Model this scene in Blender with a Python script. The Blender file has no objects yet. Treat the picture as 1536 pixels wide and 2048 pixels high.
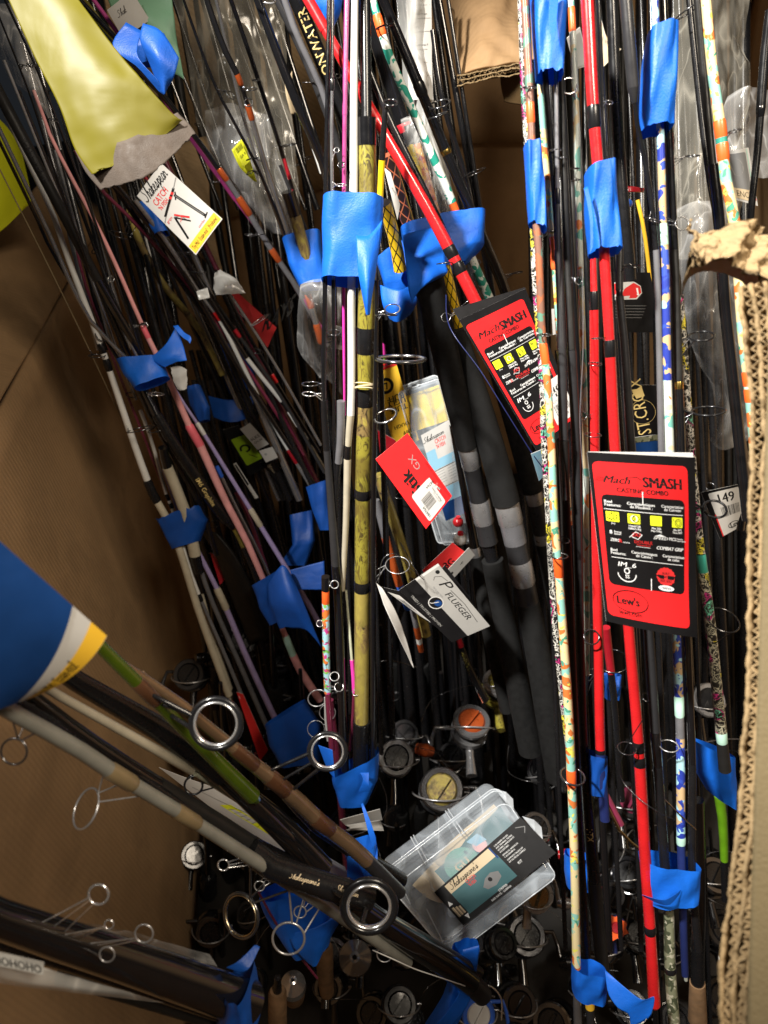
import bpy, math, random
from mathutils import Vector, Matrix, noise
random.seed(11)
S = bpy.context.scene
COL = S.collection
# ---------------------------------------------------------------- camera
F = 1479.0                                   # focal length in photograph pixels
CAMZ = 1.45
nad = Vector((312, -1726, -F)).normalized()  # where "down" is seen
Zc = -nad
fw = Vector((0, 0, -1)); Yc = (fw - fw.dot(Zc)*Zc).normalized(); Xc = Yc.cross(Zc)
R = Matrix((Xc, Yc, Zc))                     # camera space -> world
CAM = Vector((0, 0, CAMZ))
def P(x, y, d):
    return CAM + R @ Vector(((x-768)/F*d, -(y-1024)/F*d, -d))
CX, CU, CB = R @ Vector((1, 0, 0)), R @ Vector((0, 1, 0)), R @ Vector((0, 0, 1))
cd = bpy.data.cameras.new('camera'); cam = bpy.data.objects.new('camera', cd); COL.objects.link(cam)
cam.matrix_world = Matrix.Translation(CAM) @ R.to_4x4()
cd.sensor_fit = 'VERTICAL'; cd.sensor_height = 36; cd.lens = 36*F/2048
cd.clip_start = 0.01; cd.clip_end = 100
cd.dof.use_dof = True; cd.dof.focus_distance = 0.72; cd.dof.aperture_fstop = 9.0
S.camera = cam
# ---------------------------------------------------------------- world and lamps
W = bpy.data.worlds.new('World'); S.world = W; W.use_nodes = True
bg = W.node_tree.nodes['Background']; bg.inputs[0].default_value = (0.75, 0.85, 1.0, 1); bg.inputs[1].default_value = 0.013
def lamp(name, kind, loc, tgt, energy, size, color, **kw):
    l = bpy.data.lights.new(name, kind); l.energy = energy; l.color = color
    if kind == 'AREA': l.shape = 'RECTANGLE'; l.size = size[0]; l.size_y = size[1]
    else: l.shadow_soft_size = size
    for k, v in kw.items(): setattr(l, k, v)
    o = bpy.data.objects.new(name, l); COL.objects.link(o); o.location = loc
    o.rotation_euler = (Vector(tgt)-Vector(loc)).to_track_quat('-Z', 'Y').to_euler()
    return o
lamp('overhead_lamp', 'SPOT', (-0.60, 0.18, 2.5), (0.60, 0.78, 0.7), 320, 0.055, (1.0, 0.955, 0.88),
     spot_size=math.radians(45), spot_blend=0.6)
lamp('left_wall_fill', 'AREA', (0.60, -0.15, 2.2), (-0.5, 0.55, 0.85), 18, (.5, .3), (1.0, 0.86, 0.68))  # added fill that brightens the left wall, not a lamp of the place
S.view_settings.view_transform = 'Standard'; S.view_settings.look = 'None'
S.view_settings.exposure = 0.25; S.view_settings.gamma = 1
S.cycles.use_denoising = True
S.cycles.max_bounces = 6; S.cycles.transparent_max_bounces = 12; S.cycles.sample_clamp_indirect = 4
# ---------------------------------------------------------------- materials
def nt(name):
    m = bpy.data.materials.new(name); m.use_nodes = True
    t = m.node_tree; return m, t, t.nodes['Principled BSDF']
def lnk(t, a, b): t.links.new(a, b)
def nd(t, ty, **kw):
    n = t.nodes.new(ty)
    for k, v in kw.items():
        if k in n.inputs: n.inputs[k].default_value = v
        else: setattr(n, k, v)
    return n
def C4(c): return (c[0], c[1], c[2], 1)
def coords(t, scale=(1, 1, 1), uv=False):
    tc = nd(t, 'ShaderNodeTexCoord'); mp = nd(t, 'ShaderNodeMapping'); mp.inputs['Scale'].default_value = scale
    lnk(t, tc.outputs['UV' if uv else 'Object'], mp.inputs[0]); return mp.outputs[0]
def ramp(t, fac, stops, const=False):
    r = nd(t, 'ShaderNodeValToRGB'); r.color_ramp.interpolation = 'CONSTANT' if const else 'LINEAR'
    e = r.color_ramp.elements
    while len(e) < len(stops): e.new(0.5)
    for i, (p, c) in enumerate(stops): e[i].position = p; e[i].color = C4(c)
    lnk(t, fac, r.inputs[0]); return r.outputs[0]
def nz(t, vec, scale, detail=3, rough=.5, dist=0):
    n = nd(t, 'ShaderNodeTexNoise'); n.inputs['Scale'].default_value = scale; n.inputs['Detail'].default_value = detail
    n.inputs['Roughness'].default_value = rough; n.inputs['Distortion'].default_value = dist
    lnk(t, vec, n.inputs['Vector']); return n.outputs['Fac']
def bump(t, b, h, strength=.3, dist=.001):
    n = nd(t, 'ShaderNodeBump'); n.inputs['Strength'].default_value = strength; n.inputs['Distance'].default_value = dist
    lnk(t, h, n.inputs['Height']); lnk(t, n.outputs[0], b.inputs['Normal'])
def mix(t, fac, a, b):
    n = nd(t, 'ShaderNodeMix', data_type='RGBA')
    if hasattr(fac, 'links'): lnk(t, fac, n.inputs[0])
    else: n.inputs[0].default_value = fac
    for i, v in ((6, a), (7, b)):
        if hasattr(v, 'links'): lnk(t, v, n.inputs[i])
        else: n.inputs[i].default_value = C4(v)
    return n.outputs[2]
def math_(t, op, a, b=None):
    n = nd(t, 'ShaderNodeMath', operation=op)
    for i, v in ((0, a), (1, b)):
        if v is None: continue
        if hasattr(v, 'links'): lnk(t, v, n.inputs[i])
        else: n.inputs[i].default_value = v
    return n.outputs[0]
M = {}
def plain(name, col, rough=.35, metal=0, coat=0, var=.12, bmp=0, bs=900):
    m, t, b = nt(name)
    v = coords(t); f = nz(t, v, 60, 4)
    c = ramp(t, f, [(.3, [x*(1-var) for x in col]), (.7, [min(1, x*(1+var)) for x in col])])
    lnk(t, c, b.inputs['Base Color'])
    r = ramp(t, nz(t, v, 140, 3), [(.3, (rough*.8,)*3), (.7, (min(1, rough*1.25),)*3)]); lnk(t, r, b.inputs['Roughness'])
    b.inputs['Metallic'].default_value = metal
    if coat: b.inputs['Coat Weight'].default_value = coat; b.inputs['Coat Roughness'].default_value = .06
    if bmp: bump(t, b, nz(t, v, bs, 3), bmp, .0006)
    if name in ('black', 'black_matte', 'graphite', 'foam'): b.inputs['Specular IOR Level'].default_value = .3
    if name.startswith('ink') or name.startswith('paper'): b.inputs['Specular IOR Level'].default_value = .1
    M[name] = m; return m
plain('black_gloss', (.006, .006, .007), .16, coat=.8)
plain('black', (.008, .008, .009), .27, coat=.25)
plain('black_matte', (.014, .0135, .013), .4, bmp=.15)
plain('graphite', (.024, .024, .026), .32, coat=.2, bmp=.1)
plain('grey_rod', (.12, .12, .13), .3, coat=.5)
plain('foam', (.009, .0092, .0095), .75, bmp=.9, bs=1400)
plain('silver', (.42, .42, .43), .3, .7)
plain('silver_paint', (.30, .30, .31), .22, .75, coat=.5)
plain('chrome', (.75, .75, .76), .2, .85)
plain('dark_metal', (.14, .14, .145), .18, .9)
plain('champagne', (.55, .46, .30), .25, 1)
plain('red', (.55, .014, .017), .26, coat=.9)
plain('red_dark', (.35, .01, .02), .35, coat=.4)
plain('white', (.62, .62, .6), .35, coat=.5, var=.05)
plain('cream', (.42, .38, .29), .4, coat=.3)
plain('dull_grey_cream', (.20, .20, .175), .38, coat=.4)
plain('pink', (.72, .33, .33), .35, coat=.5)
plain('hot_pink', (.72, .13, .17), .35, coat=.4)
plain('magenta', (.30, .035, .16), .3, coat=.7)
plain('maroon', (.16, .02, .05), .3, coat=.6)
plain('neon_magenta', (.75, .05, .4), .35)
plain('lilac', (.33, .27, .50), .35, coat=.5)
plain('orange', (.85, .12, .02), .4, coat=.4)
plain('copper_wrap', (.48, .09, .02), .3, .4, coat=.5)
plain('yellow', (.85, .62, .01), .4, coat=.4)
plain('gold', (.6, .42, .12), .25, 1)
plain('mint', (.42, .66, .56), .4, coat=.4)
plain('teal', (.03, .25, .19), .4, coat=.4)
plain('green', (.05, .085, .005), .2, coat=.9)
plain('lime', (.12, .30, .01), .35, coat=.5)
plain('bronze', (.22, .145, .085), .22, .45, coat=.7)
plain('bronze_wrap', (.09, .04, .02), .3, .2, coat=.8)
plain('tan_wrap', (.20, .15, .08), .35, coat=.5)
plain('pale_clear', (.48, .50, .38), .25, coat=.8)
plain('blue_gloss', (.02, .10, .5), .3, coat=.5)
plain('navy', (.012, .02, .09), .35)
plain('brown_camo_dark', (.10, .065, .03), .4)
plain('cork', (.17, .10, .05), .7, var=.35, bmp=.5, bs=500)
plain('paper', (.52, .51, .49), .55, var=.03)
plain('paper_grey', (.33, .32, .30), .55, var=.04)
plain('ink', (.012, .012, .012), .45, var=0)
plain('ink_card', (.009, .0085, .009), .4, var=.1)
plain('ink_red', (.72, .02, .022), .35, var=.03)
plain('ink_red2', (.6, .03, .03), .4, var=.03)
plain('ink_white', (.75, .75, .74), .45, var=0)
plain('ink_yellow', (.7, .75, .03), .45, var=0)
plain('ink_blue', (.010, .045, .17), .4, var=.1)
plain('ink_gold', (.8, .48, .04), .45, var=.04)
plain('ink_beige', (.62, .5, .33), .45, var=.04)
plain('ink_lightblue', (.25, .47, .62), .45, var=.04)
plain('ink_green', (.25, .4, .02), .4, var=.1)
plain('ink_grey', (.2, .2, .2), .4, var=.05)
plain('gold_text', (.65, .5, .2), .4, var=0)
plain('rubber_band', (.6, .5, .33), .6)
plain('line_yellow', (.75, .65, .02), .5, bmp=.5)
plain('bobber_red', (.7, .02, .03), .3, coat=.6)
def blobs(name, base, layers, scale=60, rough=.38, coat=.5):
    m, t, b = nt(name); v = coords(t); c = base
    for i, (col, th, sc) in enumerate(layers):
        mp = nd(t, 'ShaderNodeMapping'); mp.inputs['Location'].default_value = (i*3.1, i*1.7, i*5.3); lnk(t, v, mp.inputs[0])
        f = nz(t, mp.outputs[0], scale*sc, 1.5, .4, .6)
        k = ramp(t, f, [(0, (0, 0, 0)), (th, (1, 1, 1))], True)
        c = mix(t, k, c, col)
    lnk(t, c, b.inputs['Base Color']); b.inputs['Roughness'].default_value = rough
    b.inputs['Coat Weight'].default_value = coat; b.inputs['Coat Roughness'].default_value = .1
    M[name] = m
blobs('floral', (.72, .6, .33), [((.26, .55, .47), .54, 1), ((.62, .17, .04), .58, 1.1), ((.75, .7, .12), .65, 2.2), ((.08, .3, .2), .66, 2.0)], 75)
blobs('floral_brown', (.2, .1, .07), [((.10, .22, .16), .55, 1), ((.33, .11, .05), .55, 1.3)], 70)
blobs('floral_pale', (.6, .66, .60), [((.70, .58, .35), .55, 1), ((.15, .42, .36), .6, 1.1), ((.65, .2, .06), .64, 1)], 60)
blobs('tiger_teal', (.66, .70, .66), [((.02, .27, .2), .56, 1), ((.02, .27, .2), .62, 2)], 80)
blobs('koi', (.02, .04, .30), [((.50, .36, .20), .5, 1), ((.35, .6, .68), .6, .9), ((.03, .07, .38), .60, 2.2)], 65)
blobs('rainbow', (.4, .7, .8), [((.75, .2, .04), .56, 1), ((.2, .55, .12), .58, 1.3), ((.6, .06, .3), .6, 1.5), ((.03, .03, .04), .64, 2.5)], 90)
blobs('camo_green', (.16, .17, .11), [((.05, .06, .035), .5, 1), ((.36, .35, .27), .6, 1.7)], 120)
blobs('flame', (.85, .45, .02), [((.7, .2, .02), .5, 1), ((.5, .04, .01), .62, 2)], 90)
def realtree(name, a, b_, c_, th=.5):
    m, t, b = nt(name); v = coords(t, (1, 1, .35))
    f = nz(t, v, 110, 5, .65, 1.6); g = nz(t, coords(t), 26, 2)
    c = ramp(t, f, [(.40, c_), (.46, a), (.54, a), (.6, b_)])
    k = ramp(t, g, [(th-.04, (0, 0, 0)), (th+.04, (1, 1, 1))]); c = mix(t, k, c, mix(t, .72, c, b_))
    lnk(t, c, b.inputs['Base Color']); b.inputs['Roughness'].default_value = .33
    b.inputs['Coat Weight'].default_value = .7; b.inputs['Coat Roughness'].default_value = .12; M[name] = m
realtree('gold_camo', (.25, .22, .032), (.12, .09, .02), (.06, .045, .015), .52)
realtree('brown_camo', (.20, .14, .055), (.33, .27, .06), (.035, .026, .015), .47)
def doodle(name, bgc, fgc, scale=200, th=.055, accents=True):
    m, t, b = nt(name); v = coords(t)
    n0 = nd(t, 'ShaderNodeTexNoise'); n0.inputs['Scale'].default_value = 120; lnk(t, v, n0.inputs['Vector'])
    ad = nd(t, 'ShaderNodeMix', data_type='VECTOR'); ad.inputs[0].default_value = .012
    lnk(t, v, ad.inputs[4]); lnk(t, n0.outputs['Color'], ad.inputs[5])
    vo = nd(t, 'ShaderNodeTexVoronoi', feature='DISTANCE_TO_EDGE'); vo.inputs['Scale'].default_value = scale
    lnk(t, ad.outputs[1], vo.inputs['Vector'])
    vr = nd(t, 'ShaderNodeTexVoronoi'); vr.inputs['Scale'].default_value = scale*1.7; lnk(t, ad.outputs[1], vr.inputs['Vector'])
    ring = math_(t, 'LESS_THAN', math_(t, 'ABSOLUTE', math_(t, 'SUBTRACT', vr.outputs['Distance'], .38)), .055)
    e = math_(t, 'LESS_THAN', vo.outputs['Distance'], th)
    k = math_(t, 'MAXIMUM', e, ring)
    fg = fgc
    if accents:
        f = nz(t, v, 55, 1)
        fg = ramp(t, f, [(0, (.7, .6, .05)), (.38, fgc), (.60, (.5, .03, .2)), (.66, (.15, .5, .35))], True)
    c = mix(t, k, bgc, fg); lnk(t, c, b.inputs['Base Color']); b.inputs['Roughness'].default_value = .4; M[name] = m
doodle('doodle', (.012, .012, .012), (.6, .58, .52))
doodle('doodle_pale', (.018, .016, .014), (.42, .40, .3), 180, .06)
def lattice(name, base, line, n=5, k=55, w=.17):
    m, t, b = nt(name); tc = nd(t, 'ShaderNodeTexCoord'); sp = nd(t, 'ShaderNodeSeparateXYZ'); lnk(t, tc.outputs['UV'], sp.inputs[0])
    u = math_(t, 'MULTIPLY', sp.outputs[0], n); v = math_(t, 'MULTIPLY', sp.outputs[1], k)
    def band(x): return math_(t, 'LESS_THAN', math_(t, 'FRACT', x), w)
    k_ = math_(t, 'MAXIMUM', band(math_(t, 'ADD', u, v)), band(math_(t, 'SUBTRACT', v, u)))
    lnk(t, mix(t, k_, base, line), b.inputs['Base Color']); b.inputs['Roughness'].default_value = .3
    b.inputs['Coat Weight'].default_value = .7; M[name] = m
lattice('lattice_yellow', (.85, .55, .02), (.02, .015, .01))
lattice('lattice_red', (.02, .012, .012), (.4, .12, .06), 4, 60, .12)
def tape_mat(name, col):
    m, t, b = nt(name); v = coords(t)
    f = nz(t, v, 30, 4); c = ramp(t, f, [(.3, [x*.8 for x in col]), (.7, [x*1.15 for x in col])])
    lnk(t, c, b.inputs['Base Color']); b.inputs['Roughness'].default_value = .48
    h = math_(t, 'ADD', nz(t, v, 700, 2), math_(t, 'MULTIPLY', nz(t, v, 60, 2, .5, 1.0), 2.2))
    bump(t, b, h, .22, .0012)
    tr = nd(t, 'ShaderNodeBsdfTranslucent'); lnk(t, c, tr.inputs[0])
    mx = nd(t, 'ShaderNodeMixShader'); mx.inputs[0].default_value = .2
    lnk(t, b.outputs[0], mx.inputs[1]); lnk(t, tr.outputs[0], mx.inputs[2]); lnk(t, mx.outputs[0], t.nodes['Material Output'].inputs[0])
    M[name] = m
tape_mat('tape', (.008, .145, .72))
tape_mat('tape_shaded', (.006, .075, .38))  # the same blue tape, with shade put into its colour
def card_mat(name, col, pitch=0, bmp=.4, dirn='DIAGONAL'):
    m, t, b = nt(name); v = coords(t)
    f = nz(t, v, 9, 5, .6); g = nz(t, v, 300, 2)
    c = ramp(t, f, [(.3, [x*.84 for x in col]), (.7, [x*1.1 for x in col])])
    c = mix(t, math_(t, 'MULTIPLY', g, .25), c, [x*.7 for x in col])
    lnk(t, c, b.inputs['Base Color']); b.inputs['Roughness'].default_value = .78
    h = math_(t, 'ADD', nz(t, v, 500, 3), math_(t, 'MULTIPLY', nz(t, v, 12, 3), 6.0))
    if pitch:
        w = nd(t, 'ShaderNodeTexWave'); w.inputs['Scale'].default_value = pitch; w.bands_direction = dirn; w.inputs['Distortion'].default_value = .3
        lnk(t, v, w.inputs['Vector']); h = math_(t, 'ADD', h, math_(t, 'MULTIPLY', w.outputs['Fac'], 1.5)); st = ramp(t, nz(t, v, 4, 6, .7, 2), [(.5, (0, 0, 0)), (.62, (.35,)*3)]); c = mix(t, st, c, [x*.55 for x in col]); c = mix(t, math_(t, 'MULTIPLY', w.outputs['Fac'], .05), c, [x*.6 for x in col]); lnk(t, c, b.inputs['Base Color'])
    bump(t, b, h, bmp, .0012); M[name] = m
card_mat('cardboard', (.38, .235, .115), 38, .16, 'Y')
card_mat('cardboard_ribbed', (.40, .27, .14), 55, .25)
card_mat('cardboard_torn', (.27, .185, .09), 0, .8)
card_mat('cardboard_shaded', (.010, .008, .006))  # cardboard with the bin's deep shade put into the base colour
card_mat('cardboard_olive', (.12, .09, .042))
def film(name, col=(.8, .8, .8), op=.3, rough=.15, crump=.8, scale=10):
    m, t, b = nt(name); v = coords(t, (1, .8, .42))
    n1 = nz(t, v, scale, 2.2, .5, .35); n2 = nz(t, v, scale*2.2, 2, .5, .2)
    r1 = math_(t, 'ABSOLUTE', math_(t, 'SUBTRACT', n1, .5)); r2 = math_(t, 'ABSOLUTE', math_(t, 'SUBTRACT', n2, .5))
    b.inputs['Base Color'].default_value = C4(col); b.inputs['Roughness'].default_value = rough
    b.inputs['Specular IOR Level'].default_value = .9
    bump(t, b, math_(t, 'ADD', math_(t, 'MULTIPLY', r1, 2.0), r2), crump, .012)
    tr = nd(t, 'ShaderNodeBsdfTransparent'); mx = nd(t, 'ShaderNodeMixShader')
    k = ramp(t, math_(t, 'MINIMUM', math_(t, 'MULTIPLY', r1, 2.0), math_(t, 'MULTIPLY', r2, 2.6)), [(0, (min(1, op*2.2),)*3), (.05, (op*1.15,)*3), (.35, (op*.6,)*3)])
    lnk(t, k, mx.inputs[0]); lnk(t, tr.outputs[0], mx.inputs[1]); lnk(t, b.outputs[0], mx.inputs[2])
    lnk(t, mx.outputs[0], t.nodes['Material Output'].inputs[0]); M[name] = m
film('bag', op=.15, rough=.09, crump=.9, scale=15); film('bag_thick', (.36, .34, .29), .30, .16, .8, 13); film('bag_print', (.6, .6, .58), .62, .25, .45)
film('box_plastic', (.6, .66, .72), .21, .10, .10, 6); film('box_rib', (.8, .85, .9), .42, .15, .1, 8)
film('clear_sleeve', (.7, .7, .68), .22, .12, .6, 40)
def paperglow(name, col, edge):
    m, t, b = nt(name); v = coords(t); f = nz(t, v, 14, 5, .6, .5)
    c = ramp(t, f, [(.35, col), (.68, col), (.85, edge)]); lnk(t, c, b.inputs['Base Color'])
    b.inputs['Roughness'].default_value = .5; bump(t, b, nz(t, v, 18, 3, .5, .5), .3, .003)
    tr = nd(t, 'ShaderNodeBsdfTranslucent'); lnk(t, c, tr.inputs[0]); mx = nd(t, 'ShaderNodeMixShader'); mx.inputs[0].default_value = .3
    lnk(t, b.outputs[0], mx.inputs[1]); lnk(t, tr.outputs[0], mx.inputs[2]); lnk(t, mx.outputs[0], t.nodes['Material Output'].inputs[0])
    M[name] = m
paperglow('yellow_film', (.14, .122, .0015), (.12, .10, .02))
plain('taupe', (.06, .046, .036), .8, bmp=.5)
paperglow('yellow_bright', (.80, .82, .02), (.75, .7, .1))
paperglow('fish_print', (.02, .14, .16), (.10, .22, .08))
paperglow('lure_green', (.16, .32, .20), (.5, .42, .28))
# ---------------------------------------------------------------- objects
class MB:
    def __init__(s): s.v = []; s.f = []; s.m = []; s.sm = []; s.uv = []; s.mats = []
    def mi(s, mat):
        if mat not in s.mats: s.mats.append(mat)
        return s.mats.index(mat)
    def add(s, vs, fs, mat, smooth=True, uvs=None):
        o = len(s.v); s.v += vs; k = s.mi(mat)
        for i, f in enumerate(fs):
            s.f.append([o+j for j in f]); s.m.append(k); s.sm.append(smooth)
            s.uv.append(uvs[i] if uvs else None)
    def build(s, name, parent=None, origin=None, label=None):
        org = Vector(parent['_o']) if parent is not None else (origin or s.v[0])
        me = bpy.data.meshes.new(name)
        me.from_pydata([tuple(p-org) for p in s.v], [], s.f)
        for x in s.mats: me.materials.append(M[x])
        me.polygons.foreach_set('material_index', s.m); me.polygons.foreach_set('use_smooth', s.sm)
        if any(u for u in s.uv):
            l = me.uv_layers.new(name='UVMap'); i = 0
            for p, u in zip(me.polygons, s.uv):
                for k, li in enumerate(p.loop_indices):
                    l.data[li].uv = u[k] if u else (0, 0)
        me.update()
        o = bpy.data.objects.new(name, me); COL.objects.link(o)
        if parent is not None: o.parent = parent
        else: o.location = org
        if label: o['label'] = label
        return o
def thing(name, label, cat, loc, group=None):
    o = bpy.data.objects.new(name, None); COL.objects.link(o); o.location = loc
    o['_o'] = [loc[0], loc[1], loc[2]]; o['label'] = label; o['category'] = cat; o.empty_display_size = .02
    if group: o['group'] = group
    return o
def tag(o, label, cat, group=None):
    o['label'] = label; o['category'] = cat
    if group: o['group'] = group
    return o
def tube(mb, pts, rad, mat, n=10, caps=True, flat=None):
    rings = []; vs = []; L = 0; Ls = []
    for i, p in enumerate(pts):
        a = pts[max(0, i-1)]; b = pts[min(len(pts)-1, i+1)]; t = (b-a).normalized()
        x = t.cross(CB); x = x.normalized() if x.length > 1e-5 else CX.copy()
        if i and x.dot(px_) < 0: x = -x
        px_ = x; y = x.cross(t)
        if i: L += (p-pts[i-1]).length
        Ls.append(L)
        for k in range(n):
            th = 2*math.pi*k/n; vs.append(p+(x*math.cos(th)+y*math.sin(th))*rad[i])
    fs = []; uv = []
    for i in range(len(pts)-1):
        for k in range(n):
            k2 = (k+1) % n
            fs.append((i*n+k, i*n+k2, (i+1)*n+k2, (i+1)*n+k)); uv.append(((k/n, Ls[i]), ((k+1)/n, Ls[i]), ((k+1)/n, Ls[i+1]), (k/n, Ls[i+1])))
    mb.add(vs, fs, mat, True, uv)
    if caps:
        mb.add(vs[:n], [tuple(range(n))[::-1]], mat, False); mb.add(vs[-n:], [tuple(range(n))], mat, False)
def ring(mb, c, X, Y, r, mat, n=28, m=6, rad_y=None):
    """torus: centre c, axes X and Y (vectors to the ring line), wire radius r"""
    vs = []; N = X.cross(Y).normalized()
    for i in range(n):
        a = 2*math.pi*i/n; o = X*math.cos(a)+Y*math.sin(a); u = o.normalized()
        for k in range(m):
            b = 2*math.pi*k/m; vs.append(c+o+u*r*math.cos(b)+N*(rad_y or r)*math.sin(b))
    fs = [(i*m+k, ((i+1) % n)*m+k, ((i+1) % n)*m+(k+1) % m, i*m+(k+1) % m) for i in range(n) for k in range(m)]
    mb.add(vs, fs, mat, True)
def lathe(mb, base, axis, prof, mat, n=24):
    """prof: list of (h, r)"""
    ax = axis.normalized(); x = ax.orthogonal().normalized(); y = ax.cross(x)
    for (h0, r0), (h1, r1) in zip(prof[:-1], prof[1:]):
        vs = []
        for h, r in ((h0, r0), (h1, r1)):
            for k in range(n):
                a = 2*math.pi*k/n; vs.append(base+ax*h+(x*math.cos(a)+y*math.sin(a))*max(r, 1e-5))
        mb.add(vs, [(k, (k+1) % n, n+(k+1) % n, n+k) for k in range(n)], mat, abs(h1-h0) > abs(r1-r0)*.3)
def hermite(nodes, y):
    if y <= nodes[0][1]: a, b = nodes[0], nodes[1]
    elif y >= nodes[-1][1]: a, b = nodes[-2], nodes[-1]
    else:
        for a, b in zip(nodes[:-1], nodes[1:]):
            if a[1] <= y <= b[1]: break
    s = (y-a[1])/(b[1]-a[1])
    d = 1/((1-s)/a[2]+s/b[2]) if -0.3 < s < 1.3 else a[2]+(b[2]-a[2])*s
    i = nodes.index(a)
    def sl(j):
        if j == 0 or j == len(nodes)-1:
            p, q = (nodes[0], nodes[1]) if j == 0 else (nodes[-2], nodes[-1])
        else: p, q = nodes[j-1], nodes[j+1]
        return (q[0]-p[0])/(q[1]-p[1])
    if 0 <= s <= 1:
        h = b[1]-a[1]; m0 = sl(i)*h; m1 = sl(i+1)*h
        x = (2*s**3-3*s*s+1)*a[0]+(s**3-2*s*s+s)*m0+(-2*s**3+3*s*s)*b[0]+(s**3-s*s)*m1
    else: x = a[0]+(b[0]-a[0])*s
    return x, d
RODS = []
def rod(label, path, segs, guides=(), group=None, name='fishing_rod', cat='fishing rod', texts=(), sides=10, legs='dark_metal', pid=None):
    path = [tuple(float(q) for q in p) for p in path]
    ylast = max(s[1] for s in segs); x, d = hermite(path, ylast)
    e = thing(name, label, cat, P(x, ylast, d), group)
    for (y0, y1, w0, w1, mat, part) in segs:
        n = max(2, int(abs(y1-y0)/45)+1); pts = []; rr = []
        for i in range(n+1):
            y = y0+(y1-y0)*i/n; x, d = hermite(path, y); pts.append(P(x, y, d)); rr.append((w0+(w1-w0)*i/n)/2*d/F)
        mb = MB()
        if part in ('thread_wrap', 'winding', 'hood') or (part == 'ferrule'):
            k = .82; pts = [pts[0]+(pts[0]-pts[1]).normalized()*rr[0]*.6]+pts+[pts[-1]+(pts[-1]-pts[-2]).normalized()*rr[-1]*.6]
            rr = [rr[0]*k]+rr+[rr[-1]*k]
        tube(mb, pts, rr, mat, sides)
        mb.build(part, e)
        if part in ('grip', 'cap') and w0 > 20:
            pass
    for g in guides: guide(e, path, *g)
    for (y0, txt, h, mat, flip, sh) in texts: rod_text(e, path, segs, y0, txt, h, mat, flip, sh)
    return e
def guide(e, path, cx, cy, rx, ry, ang, ay, mat='dark_metal', th=2.2, insert=None, dz=0, spread=None):
    x, d = hermite(path, ay); a0 = P(x, ay, d)
    dist = math.hypot(cx-x, cy-ay)
    d2 = max(.05, d-(.008 if dist < rx*1.2 else .004)+dz); c = P(cx, cy, d2); s = d2/F
    a = math.radians(ang); Mx = (CX*math.cos(a)-CU*math.sin(a)); mn = (-CX*math.sin(a)-CU*math.cos(a))
    X = Mx*rx*s; q = min(1, ry/rx); Y = (mn*q+CB*math.sqrt(max(0, 1-q*q)))*rx*s
    mb = MB(); r = th/2*s
    ring(mb, c, X, Y, r, mat, 32, 8)
    # wire feet from the ring to the blank
    sp = spread or max(5, min(rx*.7, dist*.4)); t = []
    for sgn in (-1, 1):
        xx, dd = hermite(path, ay+sgn*sp); foot = P(xx, ay+sgn*sp, dd-.001)
        best = sorted([c+X*math.cos(k*.26)+Y*math.sin(k*.26) for k in range(24)], key=lambda p: (p-foot).length)
        st = best[1 if sgn < 0 else 2]; mid = (st+foot)/2+(a0-c)*.12*0
        tube(mb, [st, mid, foot, foot+(foot-a0).normalized()*sp*.35*s], [r*.9, r*.8, r*.7, r*.5], mat, 6)
    if dist > rx*1.3:
        best = min([c+X*math.cos(k*.26)+Y*math.sin(k*.26) for k in range(24)], key=lambda p: (p-a0).length)
        tube(mb, [best, a0], [r*.7, r*.6], mat, 6)
    g = mb.build('guide', e)
    if insert:
        g['_o'] = e['_o']; mb = MB(); ring(mb, c, X*(1-th*.62/rx), Y*(1-th*.62/rx), r*.5, insert, 32, 6, r*1.1); mb.build('ring_insert', g)
    return g
# ---------------------------------------------------------------- lettering
_gc = {}
def glyphs(txt, bold=0.0):
    bold *= .62; k = (txt, round(bold, 4))
    if k not in _gc:
        c = bpy.data.curves.new('lettering', 'FONT'); c.body = txt; c.offset = bold; c.resolution_u = 2; c.fill_mode = 'FRONT'
        o = bpy.data.objects.new('lettering', c); me = o.to_mesh()
        _gc[k] = ([(v.co.x, v.co.y) for v in me.vertices], [tuple(p.vertices) for p in me.polygons])
        o.to_mesh_clear(); bpy.data.objects.remove(o); bpy.data.curves.remove(c)
    return _gc[k]
CUR = {'S': [(.5, .85), (.38, 1.0), (.2, .92), (.18, .7), (.36, .45), (.34, .15), (.12, 0), (-.12, .12)],
 'h': [(0, 0), (.14, .5), (.3, .95), (.2, .98), (.08, .5), (.03, 0), (.14, .35), (.28, .45), (.3, .25), (.28, .03), (.42, .1)],
 'a': [(.34, .38), (.18, .46), (.02, .25), (.06, .02), (.22, .06), (.34, .38), (.3, .05), (.44, .1)],
 'k': [(0, 0), (.14, .5), (.28, .95), (.18, .98), (.06, .4), (.02, 0), (.2, .4), (.3, .42), (.12, .24), (.26, .03), (.42, .1)],
 'e': [(.02, .18), (.24, .28), (.24, .44), (.1, .42), (.02, .15), (.14, .0), (.38, .12)],
 's': [(0, .05), (.16, .46), (.26, .2), (.16, 0), (.02, .06), (.34, .1)],
 'p': [(0, .2), (.12, .45), (-.02, -.42), (.1, .25), (.26, .46), (.32, .22), (.18, .0), (.06, .08), (.42, .12)],
 'r': [(0, .1), (.08, .46), (.14, .36), (.26, .4), (.24, .08), (.38, .1)], "'": [(.06, 1.0), (.02, .78)]}
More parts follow.
